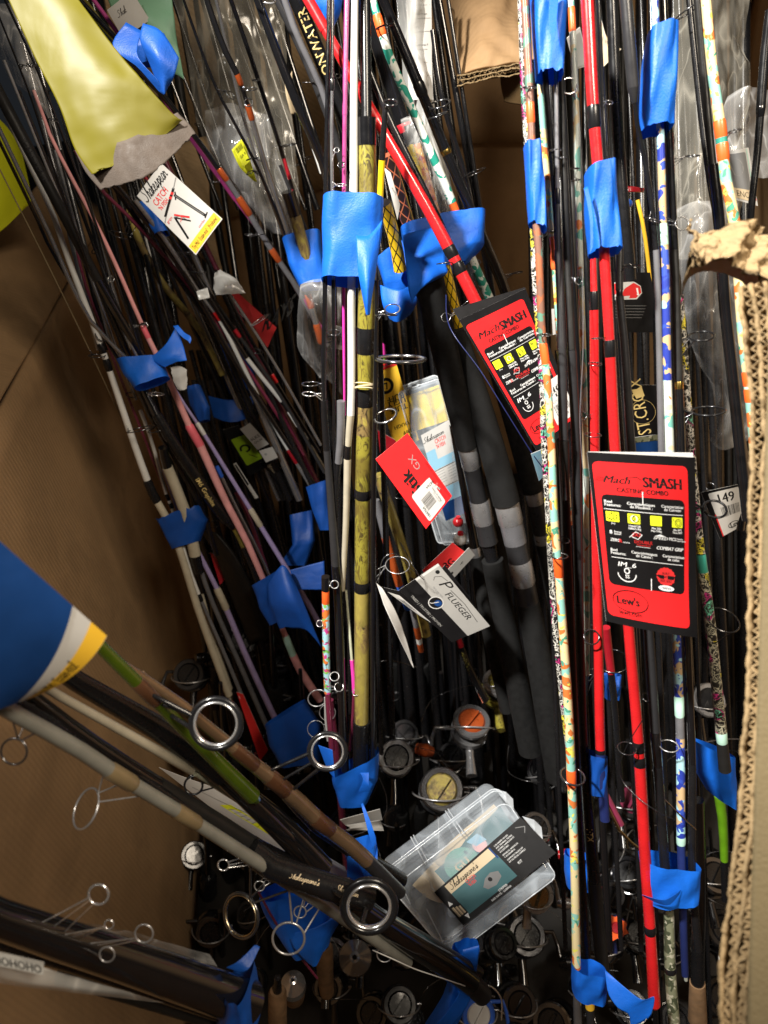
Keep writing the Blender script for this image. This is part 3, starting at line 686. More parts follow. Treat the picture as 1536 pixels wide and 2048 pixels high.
# ---- group A: bundle leaning on the left wall
A = [
 ('thin bare tip section farthest left against the brown cardboard wall', [(-20, 300, .88), (81, 500, .95), (155, 650, 1.0), (240, 830, 1.06)], [(-40, 835, 3, 2.5, 'tan_wrap', 'tip')], [(190, 712, 12, 5, 10, 705)]),
 ('dark green-black rod left of the white wrapped rods, crossing the brown wall', [(-10, 265, .86), (75, 440, .93), (102, 500, .95), (198, 658, 1.0), (250, 740, 1.03)], [(-40, 745, 7, 7, 'black_gloss', 'blank')], [(202, 672, 12, 6, 60, 665)]),
 ('long white rod with black wraps, outermost in the left bundle', [(-20, 160, .84), (60, 330, .9), (109, 436, .93), (130, 500, .95), (203, 695, 1.0), (300, 975, 1.1), (345, 1060, 1.13), (400, 1230, 1.19), (458, 1390, 1.26)],
   [(-40, 690, 9, 13, 'white', 'blank'), (690, 703, 15, 15, 'black', 'thread_wrap'), (703, 722, 13, 13, 'white', 'blank'), (722, 737, 16, 16, 'black', 'thread_wrap'), (737, 965, 13, 15, 'white', 'blank'), (965, 1000, 19, 19, 'black', 'ferrule'), (1000, 1390, 16, 15, 'cream', 'blank')], [(282, 858, 28, 8, -12, 850), (196, 712, 14, 6, 0, 712)]),
 ('slim maroon rod between the white rods of the left bundle', [(150, 480, 1.0), (168, 560, 1.02), (235, 740, 1.07), (308, 925, 1.13), (350, 1040, 1.17)], [(480, 1050, 6, 6, 'maroon', 'blank')], []),
 ('white rod with chrome joints just right of the maroon rod', [(110, 300, .95), (165, 500, 1.0), (250, 745, 1.06), (299, 869, 1.1), (330, 981, 1.13), (346, 1023, 1.15), (385, 1180, 1.2), (460, 1400, 1.28)],
   [(300, 800, 8, 7, 'silver_paint', 'blank'), (820, 990, 8, 7, 'white', 'blank'), (990, 998, 9, 9, 'black', 'thread_wrap'), (998, 1008, 7, 7, 'white', 'blank'), (1008, 1014, 9, 9, 'black', 'thread_wrap'), (1014, 1400, 7, 7, 'cream', 'blank')], [(262, 790, 10, 5, 20, 786)]),
 ('thick white handle with glossy black cap in the left bundle', [(326, 895, 1.06), (334, 932, 1.08), (369, 1020, 1.12), (395, 1130, 1.16)], [(895, 934, 19, 20, 'black_gloss', 'cap'), (934, 1110, 22, 24, 'cream', 'grip'), (1110, 1145, 22, 20, 'black', 'reel_seat')], []),
 ('cream grip standing lowest in the left bundle beside the pink-red tag', [(380, 1060, 1.14), (404, 1190, 1.2), (430, 1290, 1.24), (456, 1382, 1.28)], [(1190, 1290, 8, 14, 'cream', 'blank'), (1290, 1378, 18, 22, 'cream', 'grip'), (1378, 1386, 20, 19, 'black', 'cap')], []),
 ('glossy black rod with white highlight stripe entering the upper left tape', [(60, 240, .86), (165, 500, .96), (262, 715, 1.03), (290, 790, 1.06)], [(180, 800, 10, 11, 'black_gloss', 'blank')], []),
 ('thick black foam-feel handle with raised lettering at far upper left', [(-40, 110, .80), (0, 190, .83), (112, 400, .89), (190, 550, .95), (292, 725, 1.02)], [(60, 560, 25, 20, 'black_matte', 'grip'), (560, 720, 18, 17, 'black_gloss', 'blank')], [], [(275, 'SHAKESPEARE', .45, 'graphite', 1, False)]),
 ('black and silver rod beside the thick lettered black handle', [(-10, 240, .84), (95, 460, .92), (180, 640, .98), (262, 725, 1.02)], [(200, 730, 9, 8, 'silver_paint', 'blank')], []),
 ('thin olive rod with loose snake guide left of the pink rod', [(130, 330, .92), (195, 510, .97), (245, 640, 1.0), (290, 730, 1.03)], [(300, 735, 8, 7, 'black', 'blank')], [(222, 558, 6, 9, 20, 566, 'chrome'), (290, 650, 5, 8, 20, 655, 'chrome')]),
 ('pink rod with deeper pink joints running down the left bundle', [(84, 225, .86), (105, 281, .88), (211, 485, .94), (288, 658, 1.0), (340, 765, 1.03), (380, 855, 1.07), (400, 890, 1.08), (450, 1000, 1.12), (492, 1080, 1.15), (527, 1160, 1.18)],
   [(180, 655, 7, 9, 'pink', 'blank'), (655, 675, 12, 12, 'hot_pink', 'ferrule'), (675, 853, 11, 14, 'pink', 'blank'), (853, 890, 18, 18, 'hot_pink', 'ferrule'), (890, 1165, 17, 12, 'pink', 'blank')], [(286, 648, 5, 3, 0, 650)]),
 ('long thin black tip crossing in front of the torn yellow film', [(5, -10, .70), (70, 130, .74), (140, 310, .80), (225, 540, .90), (280, 700, .98)], [(-20, 700, 5, 6, 'black_gloss', 'blank')], [(62, 130, 8, 4, 20, 128), (105, 240, 8, 4, 20, 238)]),
 ('slim black rod parallel to the thin tip at the far left edge', [(-15, 0, .72), (60, 190, .78), (105, 330, .84), (188, 560, .95), (255, 720, 1.02)], [(-20, 720, 4, 5, 'black', 'blank')], [(55, 132, 9, 4, 15, 135)]),
 ('chrome-bright rod just left of the pink rod in the left bundle', [(20, 150, .82), (130, 420, .92), (200, 560, .96), (275, 715, 1.01)], [(120, 715, 6, 6, 'silver', 'blank')], []),
 ('black rod with gold model lettering under the upper left tape', [(270, 740, 1.03), (330, 860, 1.05), (390, 950, 1.09), (440, 1027, 1.13), (470, 1060, 1.15), (540, 1220, 1.2)], [(740, 830, 13, 16, 'black_gloss', 'blank'), (830, 1040, 22, 24, 'black', 'grip'), (1040, 1052, 18, 16, 'black', 'winding'), (1048, 1056, 12, 12, 'gold', 'winding'), (1056, 1094, 10, 10, 'gold_camo', 'blank'), (1094, 1230, 10, 14, 'black', 'blank')], [(312, 788, 16, 5, 5, 800, 'chrome')], [(953, 'IM6 Graphite', .42, 'gold_text', 1, False)]),
 ('black rod directly left of the one with gold lettering', [(262, 745, 1.03), (300, 830, 1.06), (400, 1010, 1.13), (430, 1100, 1.17)], [(745, 1110, 12, 10, 'black_gloss', 'blank')], [(316, 858, 20, 8, -15, 850)]),
 ('lilac rod with white joints right of the pink rod', [(320, 730, 1.05), (369, 809, 1.08), (397, 851, 1.09), (506, 1027, 1.15), (567, 1127, 1.19), (616, 1207, 1.22), (640, 1250, 1.24)],
   [(735, 848, 5, 7, 'lilac', 'blank'), (848, 868, 10, 10, 'white', 'ferrule'), (868, 1020, 9, 9, 'lilac', 'blank'), (1020, 1050, 12, 12, 'cream', 'ferrule'), (1050, 1250, 10, 11, 'lilac', 'blank')], []),
 ('lilac rod below the lower left tape, with a cream joint', [(332, 950, 1.12), (360, 1030, 1.16), (440, 1190, 1.2), (500, 1330, 1.25), (580, 1500, 1.32)], [(940, 1180, 9, 10, 'lilac', 'blank'), (1180, 1215, 15, 15, 'cream', 'ferrule'), (1215, 1510, 12, 13, 'lilac', 'blank')], []),
 ('second lilac grey rod lying along the lower lilac rod', [(385, 1080, 1.16), (415, 1180, 1.2), (480, 1330, 1.26), (550, 1490, 1.32)], [(1080, 1500, 9, 11, 'grey_rod', 'blank')], []),
 ('white and silver rod left of the lower lilac rod', [(360, 1075, 1.14), (390, 1170, 1.18), (450, 1310, 1.23), (520, 1480, 1.3)], [(1075, 1190, 8, 8, 'white', 'blank'), (1190, 1200, 10, 10, 'black', 'thread_wrap'), (1200, 1490, 7, 9, 'grey_rod', 'blank')], []),
 ('dull peach rod with mint end below the dark tape cluster', [(520, 1140, 1.2), (570, 1270, 1.26), (600, 1340, 1.29), (640, 1400, 1.32)], [(1140, 1275, 9, 12, 'pink', 'blank'), (1275, 1310, 15, 15, 'mint', 'ferrule'), (1310, 1400, 16, 16, 'pink', 'blank')], []),
 ('silver rod with blue end beside the pink rod low in the left bundle', [(430, 925, 1.1), (470, 1010, 1.14), (520, 1110, 1.18), (560, 1200, 1.22)], [(935, 952, 9, 9, 'blue_gloss', 'ferrule'), (952, 1210, 7, 7, 'silver_paint', 'blank')], []),
 ('dark red rod showing between pink and lilac rods', [(475, 990, 1.16), (500, 1040, 1.18), (530, 1130, 1.22)], [(985, 1140, 9, 9, 'maroon', 'blank')], []),
]
for a in A: rod(a[0], a[1], a[2], a[3], 'rods bundled against the left cardboard wall', texts=a[4] if len(a) > 4 else ())
# ---- group B: second bundle from the left
B = [
 ('black rod leaving the shaded blue tape at the top left', [(130, -20, .78), (230, 95, .82), (334, 200, .87), (404, 300, .92), (540, 490, 1.0), (640, 660, 1.1)], [(-20, 660, 12, 10, 'black_gloss', 'blank')], []),
 ('magenta rod running from the top left tape into the dark middle', [(180, -10, .8), (260, 100, .84), (373, 264, .9), (460, 385, .95), (540, 492, .99), (640, 650, 1.07)], [(-20, 400, 9, 9, 'magenta', 'blank'), (400, 660, 8, 6, 'magenta', 'blank')], [(430, 364, 9, 4, 0, 362), (520, 468, 9, 4, 0, 465)]),
 ('grey rod with two orange-brown bands beside the magenta rod', [(150, -10, .79), (270, 120, .84), (422, 316, .91), (487, 410, .95), (540, 495, .99), (595, 577, 1.03), (650, 680, 1.1)],
   [(-20, 340, 11, 11, 'black_gloss', 'blank'), (340, 358, 13, 13, 'copper_wrap', 'thread_wrap'), (358, 398, 11, 11, 'grey_rod', 'blank'), (398, 426, 15, 15, 'copper_wrap', 'thread_wrap'), (426, 500, 12, 12, 'grey_rod', 'blank'), (500, 520, 14, 14, 'copper_wrap', 'thread_wrap'), (520, 690, 12, 10, 'grey_rod', 'blank')], [(500, 470, 10, 5, 10, 466)]),
 ('maroon rod beneath the torn yellow film', [(150, 300, .9), (197, 373, .93), (274, 450, .97), (352, 540, 1.03), (470, 700, 1.12), (600, 900, 1.22)], [(300, 910, 8, 7, 'maroon', 'blank')], []),
 ('black rod left of the white catalogue tag', [(170, 290, .9), (240, 390, .95), (330, 520, 1.02), (430, 660, 1.09), (560, 860, 1.2)], [(290, 870, 11, 9, 'black', 'blank')], [(240, 470, 20, 9, 25, 430)]),
 ('camouflage olive rod in the shade left of the tagged bundle', [(250, 420, 1.05), (320, 560, 1.1), (400, 660, 1.15), (440, 740, 1.18)], [(420, 750, 15, 13, 'brown_camo', 'blank')], []),
 ('glossy black rod under the white catalogue tag', [(225, 362, .92), (330, 490, .99), (400, 600, 1.05), (480, 740, 1.13), (640, 985, 1.25)], [(362, 990, 12, 9, 'black_gloss', 'blank')], []),
 ('bright silver rod coming out of the small blue tape behind the tag', [(270, 400, .94), (341, 495, .99), (400, 590, 1.05), (436, 634, 1.08), (500, 760, 1.14), (540, 838, 1.19), (620, 970, 1.25)],
   [(400, 625, 9, 9, 'silver', 'blank'), (625, 638, 11, 11, 'red', 'thread_wrap'), (638, 900, 9, 8, 'white', 'blank'), (900, 925, 9, 9, 'red_dark', 'thread_wrap'), (925, 990, 8, 8, 'silver', 'blank')], [(405, 545, 7, 4, 0, 548), (390, 505, 7, 4, 0, 510)]),
 ('black rod carrying spaced white segments in the dark middle', [(290, 400, .96), (360, 500, 1.0), (446, 640, 1.08), (500, 725, 1.13), (563, 802, 1.18), (595, 850, 1.2), (650, 940, 1.26)],
   [(400, 715, 10, 10, 'black_gloss', 'blank'), (715, 802, 9, 9, 'white', 'blank'), (802, 822, 9, 9, 'black', 'blank'), (822, 852, 9, 9, 'white', 'blank'), (852, 865, 9, 9, 'black', 'blank'), (865, 880, 8, 8, 'white', 'blank'), (880, 890, 8, 8, 'black', 'blank'), (890, 945, 8, 8, 'cream', 'blank')], []),
 ('slim silver rod ending beside the black white-banded rod', [(440, 560, 1.04), (500, 648, 1.08), (560, 745, 1.13), (640, 887, 1.2)], [(560, 890, 6, 6, 'silver_paint', 'blank')], [(520, 640, 20, 8, -35, 660, 'chrome')]),
 ('black rod with a red band, next to the slim silver rod', [(400, 560, 1.05), (470, 660, 1.1), (560, 790, 1.17), (646, 940, 1.24)], [(560, 660, 8, 8, 'black', 'blank'), (660, 672, 9, 9, 'red_dark', 'thread_wrap'), (672, 945, 7, 7, 'graphite', 'blank')], []),
 ('black rod with short red accents under the red rays card', [(430, 540, 1.1), (480, 640, 1.14), (550, 760, 1.18), (640, 905, 1.25)], [(540, 750, 9, 8, 'black_gloss', 'blank'), (750, 764, 9, 9, 'red', 'thread_wrap'), (764, 905, 8, 7, 'black_gloss', 'blank')], []),
 ('red maroon rod tip above the white catalogue tag', [(262, 305, .98), (300, 370, 1.0), (330, 420, 1.02)], [(300, 420, 8, 8, 'red_dark', 'blank')], []),
]
for a in B: rod(a[0], a[1], a[2], a[3], 'rods of the second bundle from the left')
# ---- group C: bundle gathered by the tape left of centre
Cc = [
 ('slim black rod farthest left in the bundle over clear bags', [(360, -20, .78), (430, 170, .83), (506, 316, .88), (560, 440, .93), (600, 540, .98)], [(-20, 560, 6, 7, 'black_gloss', 'blank')], [(500, 345, 8, 5, -30, 350), (461, 190, 10, 6, 60, 186)]),
 ('black rod with orange-brown wraps over the clear bag, upper left', [(407, -20, .76), (445, 90, .79), (475, 150, .81), (497, 215, .84), (530, 330, .89), (578, 470, .94), (610, 570, .99), (636, 660, 1.03), (650, 720, 1.06)],
   [(-20, 148, 12, 12, 'black', 'blank'), (148, 166, 12, 12, 'copper_wrap', 'thread_wrap'), (166, 212, 9, 9, 'black', 'blank'), (212, 236, 13, 13, 'copper_wrap', 'thread_wrap'), (236, 480, 11, 12, 'silver_paint', 'blank'), (480, 590, 13, 13, 'black_gloss', 'blank'), (590, 612, 15, 15, 'copper_wrap', 'thread_wrap'), (612, 650, 13, 13, 'silver_paint', 'blank'), (650, 682, 15, 15, 'copper_wrap', 'thread_wrap'), (682, 720, 11, 11, 'black', 'blank')], [(500, 178, 14, 9, 0, 178), (500, 318, 8, 4, -20, 320), (497, 205, 8, 10, 20, 200)]),
 ('black rod with a red band passing beside the hidden handle', [(455, -20, .8), (500, 110, .84), (567, 316, .91), (600, 430, .95), (625, 520, .99)], [(-20, 316, 9, 9, 'black_gloss', 'blank'), (316, 358, 8, 8, 'red_dark', 'thread_wrap'), (358, 560, 8, 8, 'black_gloss', 'blank')], [(578, 290, 14, 5, -10, 292), (512, 160, 8, 5, 0, 160)]),
 ('slim silver rod entering the tape left of centre', [(430, -10, .8), (500, 281, .9), (570, 475, .97), (600, 570, 1.0)], [(-20, 580, 7, 8, 'silver_paint', 'blank')], []),
 ('camouflage handle with black cap just above the tape left of centre', [(575, 383, .9), (590, 432, .92), (602, 475, .93), (615, 520, .95)], [(383, 432, 25, 24, 'black_gloss', 'cap'), (432, 530, 24, 24, 'brown_camo', 'grip')], []),
 ('pair-mate black tip right of the camouflage handle', [(560, 330, .9), (596, 420, .93), (620, 480, .95), (640, 560, .99)], [(330, 560, 7, 8, 'graphite', 'blank')], []),
 ('thick black rod leaning in front of the dim glove label', [(505, -30, .70), (560, 120, .73), (600, 220, .75), (648, 330, .79), (665, 400, .81)], [(-30, 410, 17, 20, 'black_gloss', 'blank')], [(520, -5, 30, 10, 12, -10, 'chrome', 4)]),
 ('matt black rod parallel to and right of the thick leaning one', [(540, -30, .72), (600, 95, .75), (640, 190, .77), (676, 290, .80), (690, 360, .82)], [(-30, 400, 15, 16, 'graphite', 'blank')], [(617, 165, 12, 6, 0, 165, 'dark_metal')]),
 ('grey-blue blank ending over the gold lettered handle', [(560, -30, .68), (590, 60, .7), (640, 170, .73), (655, 215, .74)], [(-30, 215, 14, 12, 'grey_rod', 'blank')], []),
 ('thick black handle with gold capital lettering near the top', [(580, -30, .74), (610, 40, .76), (645, 125, .78), (690, 240, .81), (720, 330, .83)], [(-30, 335, 30, 30, 'black', 'grip')], [], [(150, 'ONWATER', .6, 'gold_text', -1, False)]),
 ('black rod with white end wrap behind the central bundle', [(600, 200, .84), (627, 290, .86), (645, 345, .88), (655, 390, .9)], [(200, 295, 14, 14, 'black_gloss', 'blank'), (295, 345, 12, 12, 'white', 'blank')], []),
 ('short black-red rod stub above the central tape', [(650, 150, .8), (672, 215, .82), (690, 300, .84)], [(140, 300, 12, 12, 'black_gloss', 'blank')], [(676, 152, 7, 6, 0, 155)]),
]
for a in Cc: rod(a[0], a[1], a[2], a[3], 'rods gathered left of the central bundle', texts=a[4] if len(a) > 4 else ())
# ---- group D: central upright bundle
D = [
 ('black rod farthest left in the central upright bundle', [(658, -30, .62), (655, 176, .64), (651, 397, .665), (650, 563, .68), (648, 806, .73), (662, 1000, .79), (676, 1200, .85), (684, 1400, .9), (690, 1540, .94)],
   [(-30, 800, 8, 10, 'black_gloss', 'blank'), (800, 900, 13, 14, 'black', 'blank'), (900, 1130, 14, 18, 'graphite', 'blank'), (1130, 1540, 18, 17, 'black_gloss', 'blank')], [(618, 788, 13, 6, 5, 795, 'chrome', 2.6), (621, 768, 17, 7, 0, 780, 'dark_metal', 3)]),
 ('thin black rod with chrome guide, second from left in the central bundle', [(665, -30, .61), (664, 170, .63), (663, 288, .645), (665, 400, .66), (667, 563, .68), (668, 750, .72), (668, 900, .76), (680, 1180, .85)], [(-30, 170, 7, 7, 'black_gloss', 'blank'), (160, 178, 10, 10, 'black', 'thread_wrap'), (178, 560, 6, 8, 'silver_paint', 'blank'), (560, 900, 9, 5, 'black_gloss', 'blank'), (900, 1180, 5, 4, 'black', 'blank')], [(682, 370, 10, 6, 0, 370, 'chrome', 1.8), (673, 300, 5, 9, 0, 320, 'chrome', 1.5)]),
 ('dark plum purple rod in the central bundle above the tape', [(694, -30, .62), (690, 176, .64), (688, 397, .665), (688, 500, .68)], [(-30, 230, 11, 10, 'magenta', 'blank'), (230, 500, 9, 8, 'magenta', 'blank')], [(682, 330, 6, 10, 20, 330)]),
 ('white rod in the middle of the central bundle', [(710, -30, .62), (708, 176, .64), (707, 390, .665), (703, 560, .68), (702, 816, .73), (696, 893, .755), (692, 1040, .8), (685, 1180, .85)],
   [(-30, 390, 14, 17, 'white', 'blank'), (390, 402, 18, 18, 'black', 'thread_wrap'), (402, 830, 17, 15, 'white', 'blank'), (830, 893, 15, 13, 'cream', 'blank'), (893, 917, 15, 15, 'black_gloss', 'thread_wrap'), (917, 1180, 15, 10, 'cream', 'blank')], []),
 ('thick golden camouflage handle with black bands in the central bundle', [(730, -30, .63), (733, 236, .65), (735, 400, .67), (735, 560, .68), (731, 700, .71), (728, 900, .76), (726, 1000, .79), (724, 1200, .85), (723, 1443, .91), (722, 1560, .95)],
   [(-30, 236, 22, 21, 'black', 'blank'), (236, 292, 39, 39, 'black_gloss', 'cap'), (292, 656, 37, 36, 'gold_camo', 'grip'), (656, 700, 37, 37, 'black', 'winding'), (700, 776, 33, 33, 'gold_camo', 'grip'), (778, 808, 35, 35, 'black', 'winding'), (808, 868, 33, 33, 'brown_camo', 'grip'), (868, 978, 33, 33, 'gold_camo', 'grip'), (978, 993, 34, 34, 'black', 'winding'), (993, 1162, 32, 31, 'gold_camo', 'grip'), (1162, 1180, 32, 32, 'black', 'winding'), (1180, 1443, 31, 28, 'brown_camo', 'grip'), (1443, 1560, 34, 34, 'black', 'grip')], []),
 ('black tapered rod with bright yellow lower end beside the camouflage handle', [(772, 200, .62), (769, 240, .625), (764, 320, .64), (760, 400, .66)], [(215, 320, 11, 13, 'black', 'blank'), (320, 420, 13, 12, 'yellow', 'blank')], [(781, 205, 14, 11, 0, 215, 'dark_metal', 3.5)]),
 ('slim black rod along the right side of the camouflage handle', [(744, 420, .655), (753, 560, .67), (750, 800, .72), (747, 1000, .78), (746, 1200, .84), (747, 1540, .94)], [(560, 1540, 9, 13, 'black_gloss', 'blank')],
   [(801, 718, 51, 17, 0, 760, 'dark_metal', 6, 'chrome', 0, 30), (785, 618, 15, 12, -5, 635, 'chrome', 2.4), (772, 630, 22, 7, 0, 640, 'dark_metal', 2.4), (771, 832, 24, 15, -25, 850, 'dark_metal', 3.2, 'chrome'), (795, 1130, 24, 16, 0, 1160, 'silver', 1.8)]),
 ('neon magenta thin rod in the central bundle below the tape', [(687, 540, .70), (688, 680, .73), (690, 850, .77), (692, 960, .8)], [(550, 830, 7, 5, 'neon_magenta', 'blank')], []),
 ('grey metal tube end just left of the white rod', [(682, 800, .73), (681, 880, .75), (674, 960, .78), (670, 1080, .82)], [(802, 925, 17, 15, 'grey_rod', 'blank'), (925, 1080, 12, 10, 'black', 'blank')], [(668, 665, 12, 8, 0, 680, 'dark_metal', 2)]),
 ('short rainbow painted rod with an open black tube end', [(651, 1150, .82), (652, 1280, .86), (655, 1380, .89), (664, 1500, .93)], [(1153, 1180, 17, 17, 'black_gloss', 'cap'), (1180, 1206, 15, 15, 'orange', 'thread_wrap'), (1206, 1385, 15, 14, 'rainbow', 'blank'), (1385, 1500, 12, 12, 'maroon', 'blank')],
   [(669, 1169, 8, 8, 0, 1175, 'silver', 2), (640, 1247, 7, 6, 0, 1250, 'chrome', 1.5), (669, 1353, 9, 8, 0, 1350, 'silver', 2), (678, 1374, 9, 8, 0, 1375, 'chrome', 1.5)]),
 ('magenta and pink rod half hidden left of the camouflage handle bottom', [(692, 1180, .86), (702, 1300, .88), (708, 1390, .9), (700, 1500, .94)], [(1180, 1320, 5, 6, 'pale_clear', 'blank'), (1320, 1385, 8, 8, 'neon_magenta', 'blank'), (1385, 1500, 7, 7, 'maroon', 'blank')], [(712, 1385, 7, 5, 0, 1380, 'chrome', 1.5)]),
 ('thin magenta rod behind the low silver rings', [(660, 1400, .95), (672, 1500, .98), (690, 1700, 1.05)], [(1400, 1760, 14, 14, 'maroon', 'blank')], [(635, 1396, 19, 13, -5, 1415, 'silver', 2.5), (655, 1425, 16, 18, 0, 1440, 'silver', 1.6), (632, 1458, 17, 18, 0, 1460, 'silver', 1.4)]),
 ('slender white strip rod at the left of the low silver rings', [(650, 1395, .9), (652, 1440, .92), (660, 1500, .95)], [(1395, 1480, 4, 8, 'white', 'blank')], []),
]
for a in D: rod(a[0], a[1], a[2], a[3], 'rods of the central upright bundle', sides=16)
# ---- group E: behind and right of the central bundle
E_ = [
 ('bright red rod slanting down to the first red and black catalogue tag', [(600, -30, .64), (760, 252, .66), (868, 440, .68), (962, 625, .70)],
   [(-30, 60, 22, 22, 'red', 'blank'), (60, 240, 20, 22, 'red', 'blank'), (240, 495, 21, 25, 'red', 'blank'), (495, 512, 26, 26, 'black', 'thread_wrap'), (512, 528, 24, 24, 'red', 'blank'), (528, 545, 26, 26, 'black', 'thread_wrap'), (545, 630, 25, 25, 'red', 'blank')], [(888, 526, 15, 5, -8, 528, 'dark_metal', 2), (892, 635, 9, 14, -10, 600, 'dark_metal', 2)]),
 ('black rod slanting in front of the right side tape beside the red rod', [(735, 130, .65), (774, 228, .66), (852, 387, .68), (915, 520, .70), (960, 600, .72), (1000, 690, .75)], [(120, 700, 13, 17, 'black', 'blank')], []),
 ('white rod with teal tiger stripes and orange bands, upper centre', [(738, -30, .66), (758, 46, .67), (778, 110, .68), (830, 232, .71), (904, 404, .75), (930, 485, .77), (953, 540, .79), (985, 610, .82)],
   [(-30, 35, 16, 16, 'tiger_teal', 'blank'), (35, 68, 19, 19, 'orange', 'thread_wrap'), (68, 405, 17, 18, 'tiger_teal', 'blank'), (405, 430, 17, 18, 'orange', 'blank'), (430, 452, 21, 21, 'orange', 'thread_wrap'), (452, 466, 18, 18, 'white', 'blank'), (466, 490, 20, 20, 'orange', 'thread_wrap'), (490, 620, 18, 18, 'tiger_teal', 'blank')],
   [(770, 53, 17, 7, -15, 56, 'black', 3.5), (921, 462, 9, 5, -10, 462, 'silver', 2.4)]),
 ('long black rod just right of the teal striped rod', [(757, -30, .68), (767, 0, .69), (837, 169, .72), (890, 299, .75), (957, 457, .79), (1003, 563, .83), (1030, 640, .86)], [(-30, 169, 19, 22, 'black_gloss', 'blank'), (169, 186, 24, 24, 'black', 'ferrule'), (186, 300, 20, 22, 'black_gloss', 'blank'), (300, 305, 23, 23, 'gold', 'winding'), (305, 650, 21, 20, 'black_gloss', 'blank')],
   [(879, 208, 22, 15, -20, 225, 'dark_metal', 3.5), (875, 231, 20, 10, -20, 240, 'dark_metal', 3)]),
 ('slim black rod at the right edge of the bagged bundle, upper centre', [(865, 60, .80), (885, 200, .82), (930, 350, .86), (960, 480, .9), (1030, 620, .95)], [(60, 640, 10, 12, 'black_gloss', 'blank')], [(950, 345, 22, 5, -22, 352, 'dark_metal', 2), (1035, 545, 10, 4, -10, 560, 'dark_metal', 2)]),
 ('thick glossy black rod with thin red accents behind the striped rod', [(730, -30, .78), (753, 70, .80), (790, 200, .83), (820, 300, .85), (850, 420, .88)], [(-30, 250, 34, 34, 'black_gloss', 'blank'), (250, 256, 35, 35, 'red_dark', 'winding'), (256, 430, 30, 28, 'black_gloss', 'blank')], []),
 ('yellow rod with flame pattern inside a clear sleeve', [(815, 250, .80), (830, 300, .81), (858, 400, .83), (880, 480, .86)], [(250, 290, 16, 16, 'black_gloss', 'blank'), (290, 490, 30, 30, 'flame', 'blank')], []),
 ('bright yellow slim rod left of the flame patterned one', [(820, 285, .79), (842, 360, .8), (862, 435, .82)], [(290, 450, 11, 11, 'yellow', 'blank')], []),
 ('black handle with red diamond wrap right of the centre tape', [(770, 300, .76), (790, 360, .78), (820, 460, .82), (840, 540, .84)], [(310, 540, 27, 27, 'lattice_red', 'grip')], []),
 ('yellow and black diamond wrapped handle left of the black grips', [(770, 410, .74), (781, 450, .76), (792, 490, .78), (800, 540, .8)], [(405, 540, 26, 26, 'lattice_yellow', 'grip')], []),
 ('yellow and black diamond wrapped rod beside the red slanting rod', [(888, 520, .76), (900, 575, .78), (915, 640, .8), (922, 680, .82)], [(520, 655, 22, 20, 'lattice_yellow', 'grip'), (655, 690, 20, 20, 'black', 'grip')], []),
 ('black foam handle with two silver rings, left one of the thick pair', [(852, 540, .74), (960, 1005, .91), (1062, 1500, 1.06)],
   [(540, 892, 64, 44, 'foam', 'grip'), (892, 930, 41, 40, 'silver', 'hood'), (930, 1002, 38, 38, 'graphite', 'reel_seat'), (1002, 1042, 41, 41, 'silver', 'hood'), (1042, 1085, 38, 40, 'graphite', 'reel_seat'), (1085, 1120, 32, 26, 'black', 'reel_seat'), (1120, 1500, 44, 50, 'foam', 'grip')], []),
 ('black foam handle with silver rings and dark grey seat, right one of the thick pair', [(912, 660, .80), (1014, 1010, .89), (1118, 1520, 1.03)],
   [(660, 800, 40, 52, 'foam', 'grip'), (800, 1004, 52, 55, 'foam', 'grip'), (1004, 1042, 50, 50, 'silver', 'hood'), (1042, 1085, 47, 46, 'grey_rod', 'reel_seat'), (1085, 1125, 45, 44, 'graphite', 'reel_seat'), (1125, 1162, 47, 47, 'silver', 'hood'), (1162, 1205, 43, 43, 'graphite', 'reel_seat'), (1205, 1550, 46, 66, 'foam', 'grip')], []),
 ('slimmer black handle with silver ring, behind the thick right grip', [(985, 700, .92), (1035, 870, .95), (1065, 980, .98), (1090, 1100, 1.02), (1130, 1300, 1.08)], [(700, 982, 38, 42, 'foam', 'grip'), (982, 1003, 36, 36, 'silver', 'hood'), (1003, 1065, 34, 34, 'graphite', 'reel_seat'), (1065, 1085, 33, 33, 'silver', 'hood'), (1085, 1330, 34, 30, 'foam', 'grip')], []),
 ('black rod with a small coiled cord left of the thick left grip', [(905, 850, .92), (930, 990, .95), (950, 1100, .98), (975, 1250, 1.02), (1010, 1400, 1.06)], [(850, 1100, 14, 18, 'black_gloss', 'blank'), (1100, 1112, 22, 22, 'silver', 'hood'), (1112, 1420, 26, 30, 'foam', 'grip')], []),
 ('brown camouflage rod behind the red square tag', [(760, 960, .98), (790, 1050, 1.02), (825, 1160, 1.06), (850, 1260, 1.1)], [(950, 1270, 22, 20, 'brown_camo', 'blank')], []),
 ('grey rod turning orange-brown above the silver ring guide', [(752, 1000, .95), (775, 1090, .98), (795, 1160, 1.0), (810, 1200, 1.02)], [(1000, 1074, 14, 16, 'grey_rod', 'blank'), (1074, 1170, 17, 16, 'copper_wrap', 'blank'), (1170, 1215, 15, 15, 'blue_gloss', 'ferrule')], []),
 ('short rod end with copper bands behind the folded white leaflet', [(820, 1200, 1.05), (830, 1240, 1.06), (842, 1300, 1.09)], [(1190, 1255, 12, 12, 'grey_rod', 'blank'), (1255, 1275, 13, 13, 'copper_wrap', 'thread_wrap'), (1275, 1286, 12, 12, 'white', 'blank'), (1286, 1300, 12, 12, 'copper_wrap', 'thread_wrap')], []),
 ('dark rod with green script lettering below the grey and white tag', [(915, 1270, 1.05), (935, 1330, 1.08), (970, 1400, 1.11)], [(1270, 1292, 12, 13, 'red_dark', 'ferrule'), (1292, 1400, 14, 17, 'black_gloss', 'blank')], [], [(1300, 'ADVENTURER', .5, 'gold_camo', 1, False)]),
]
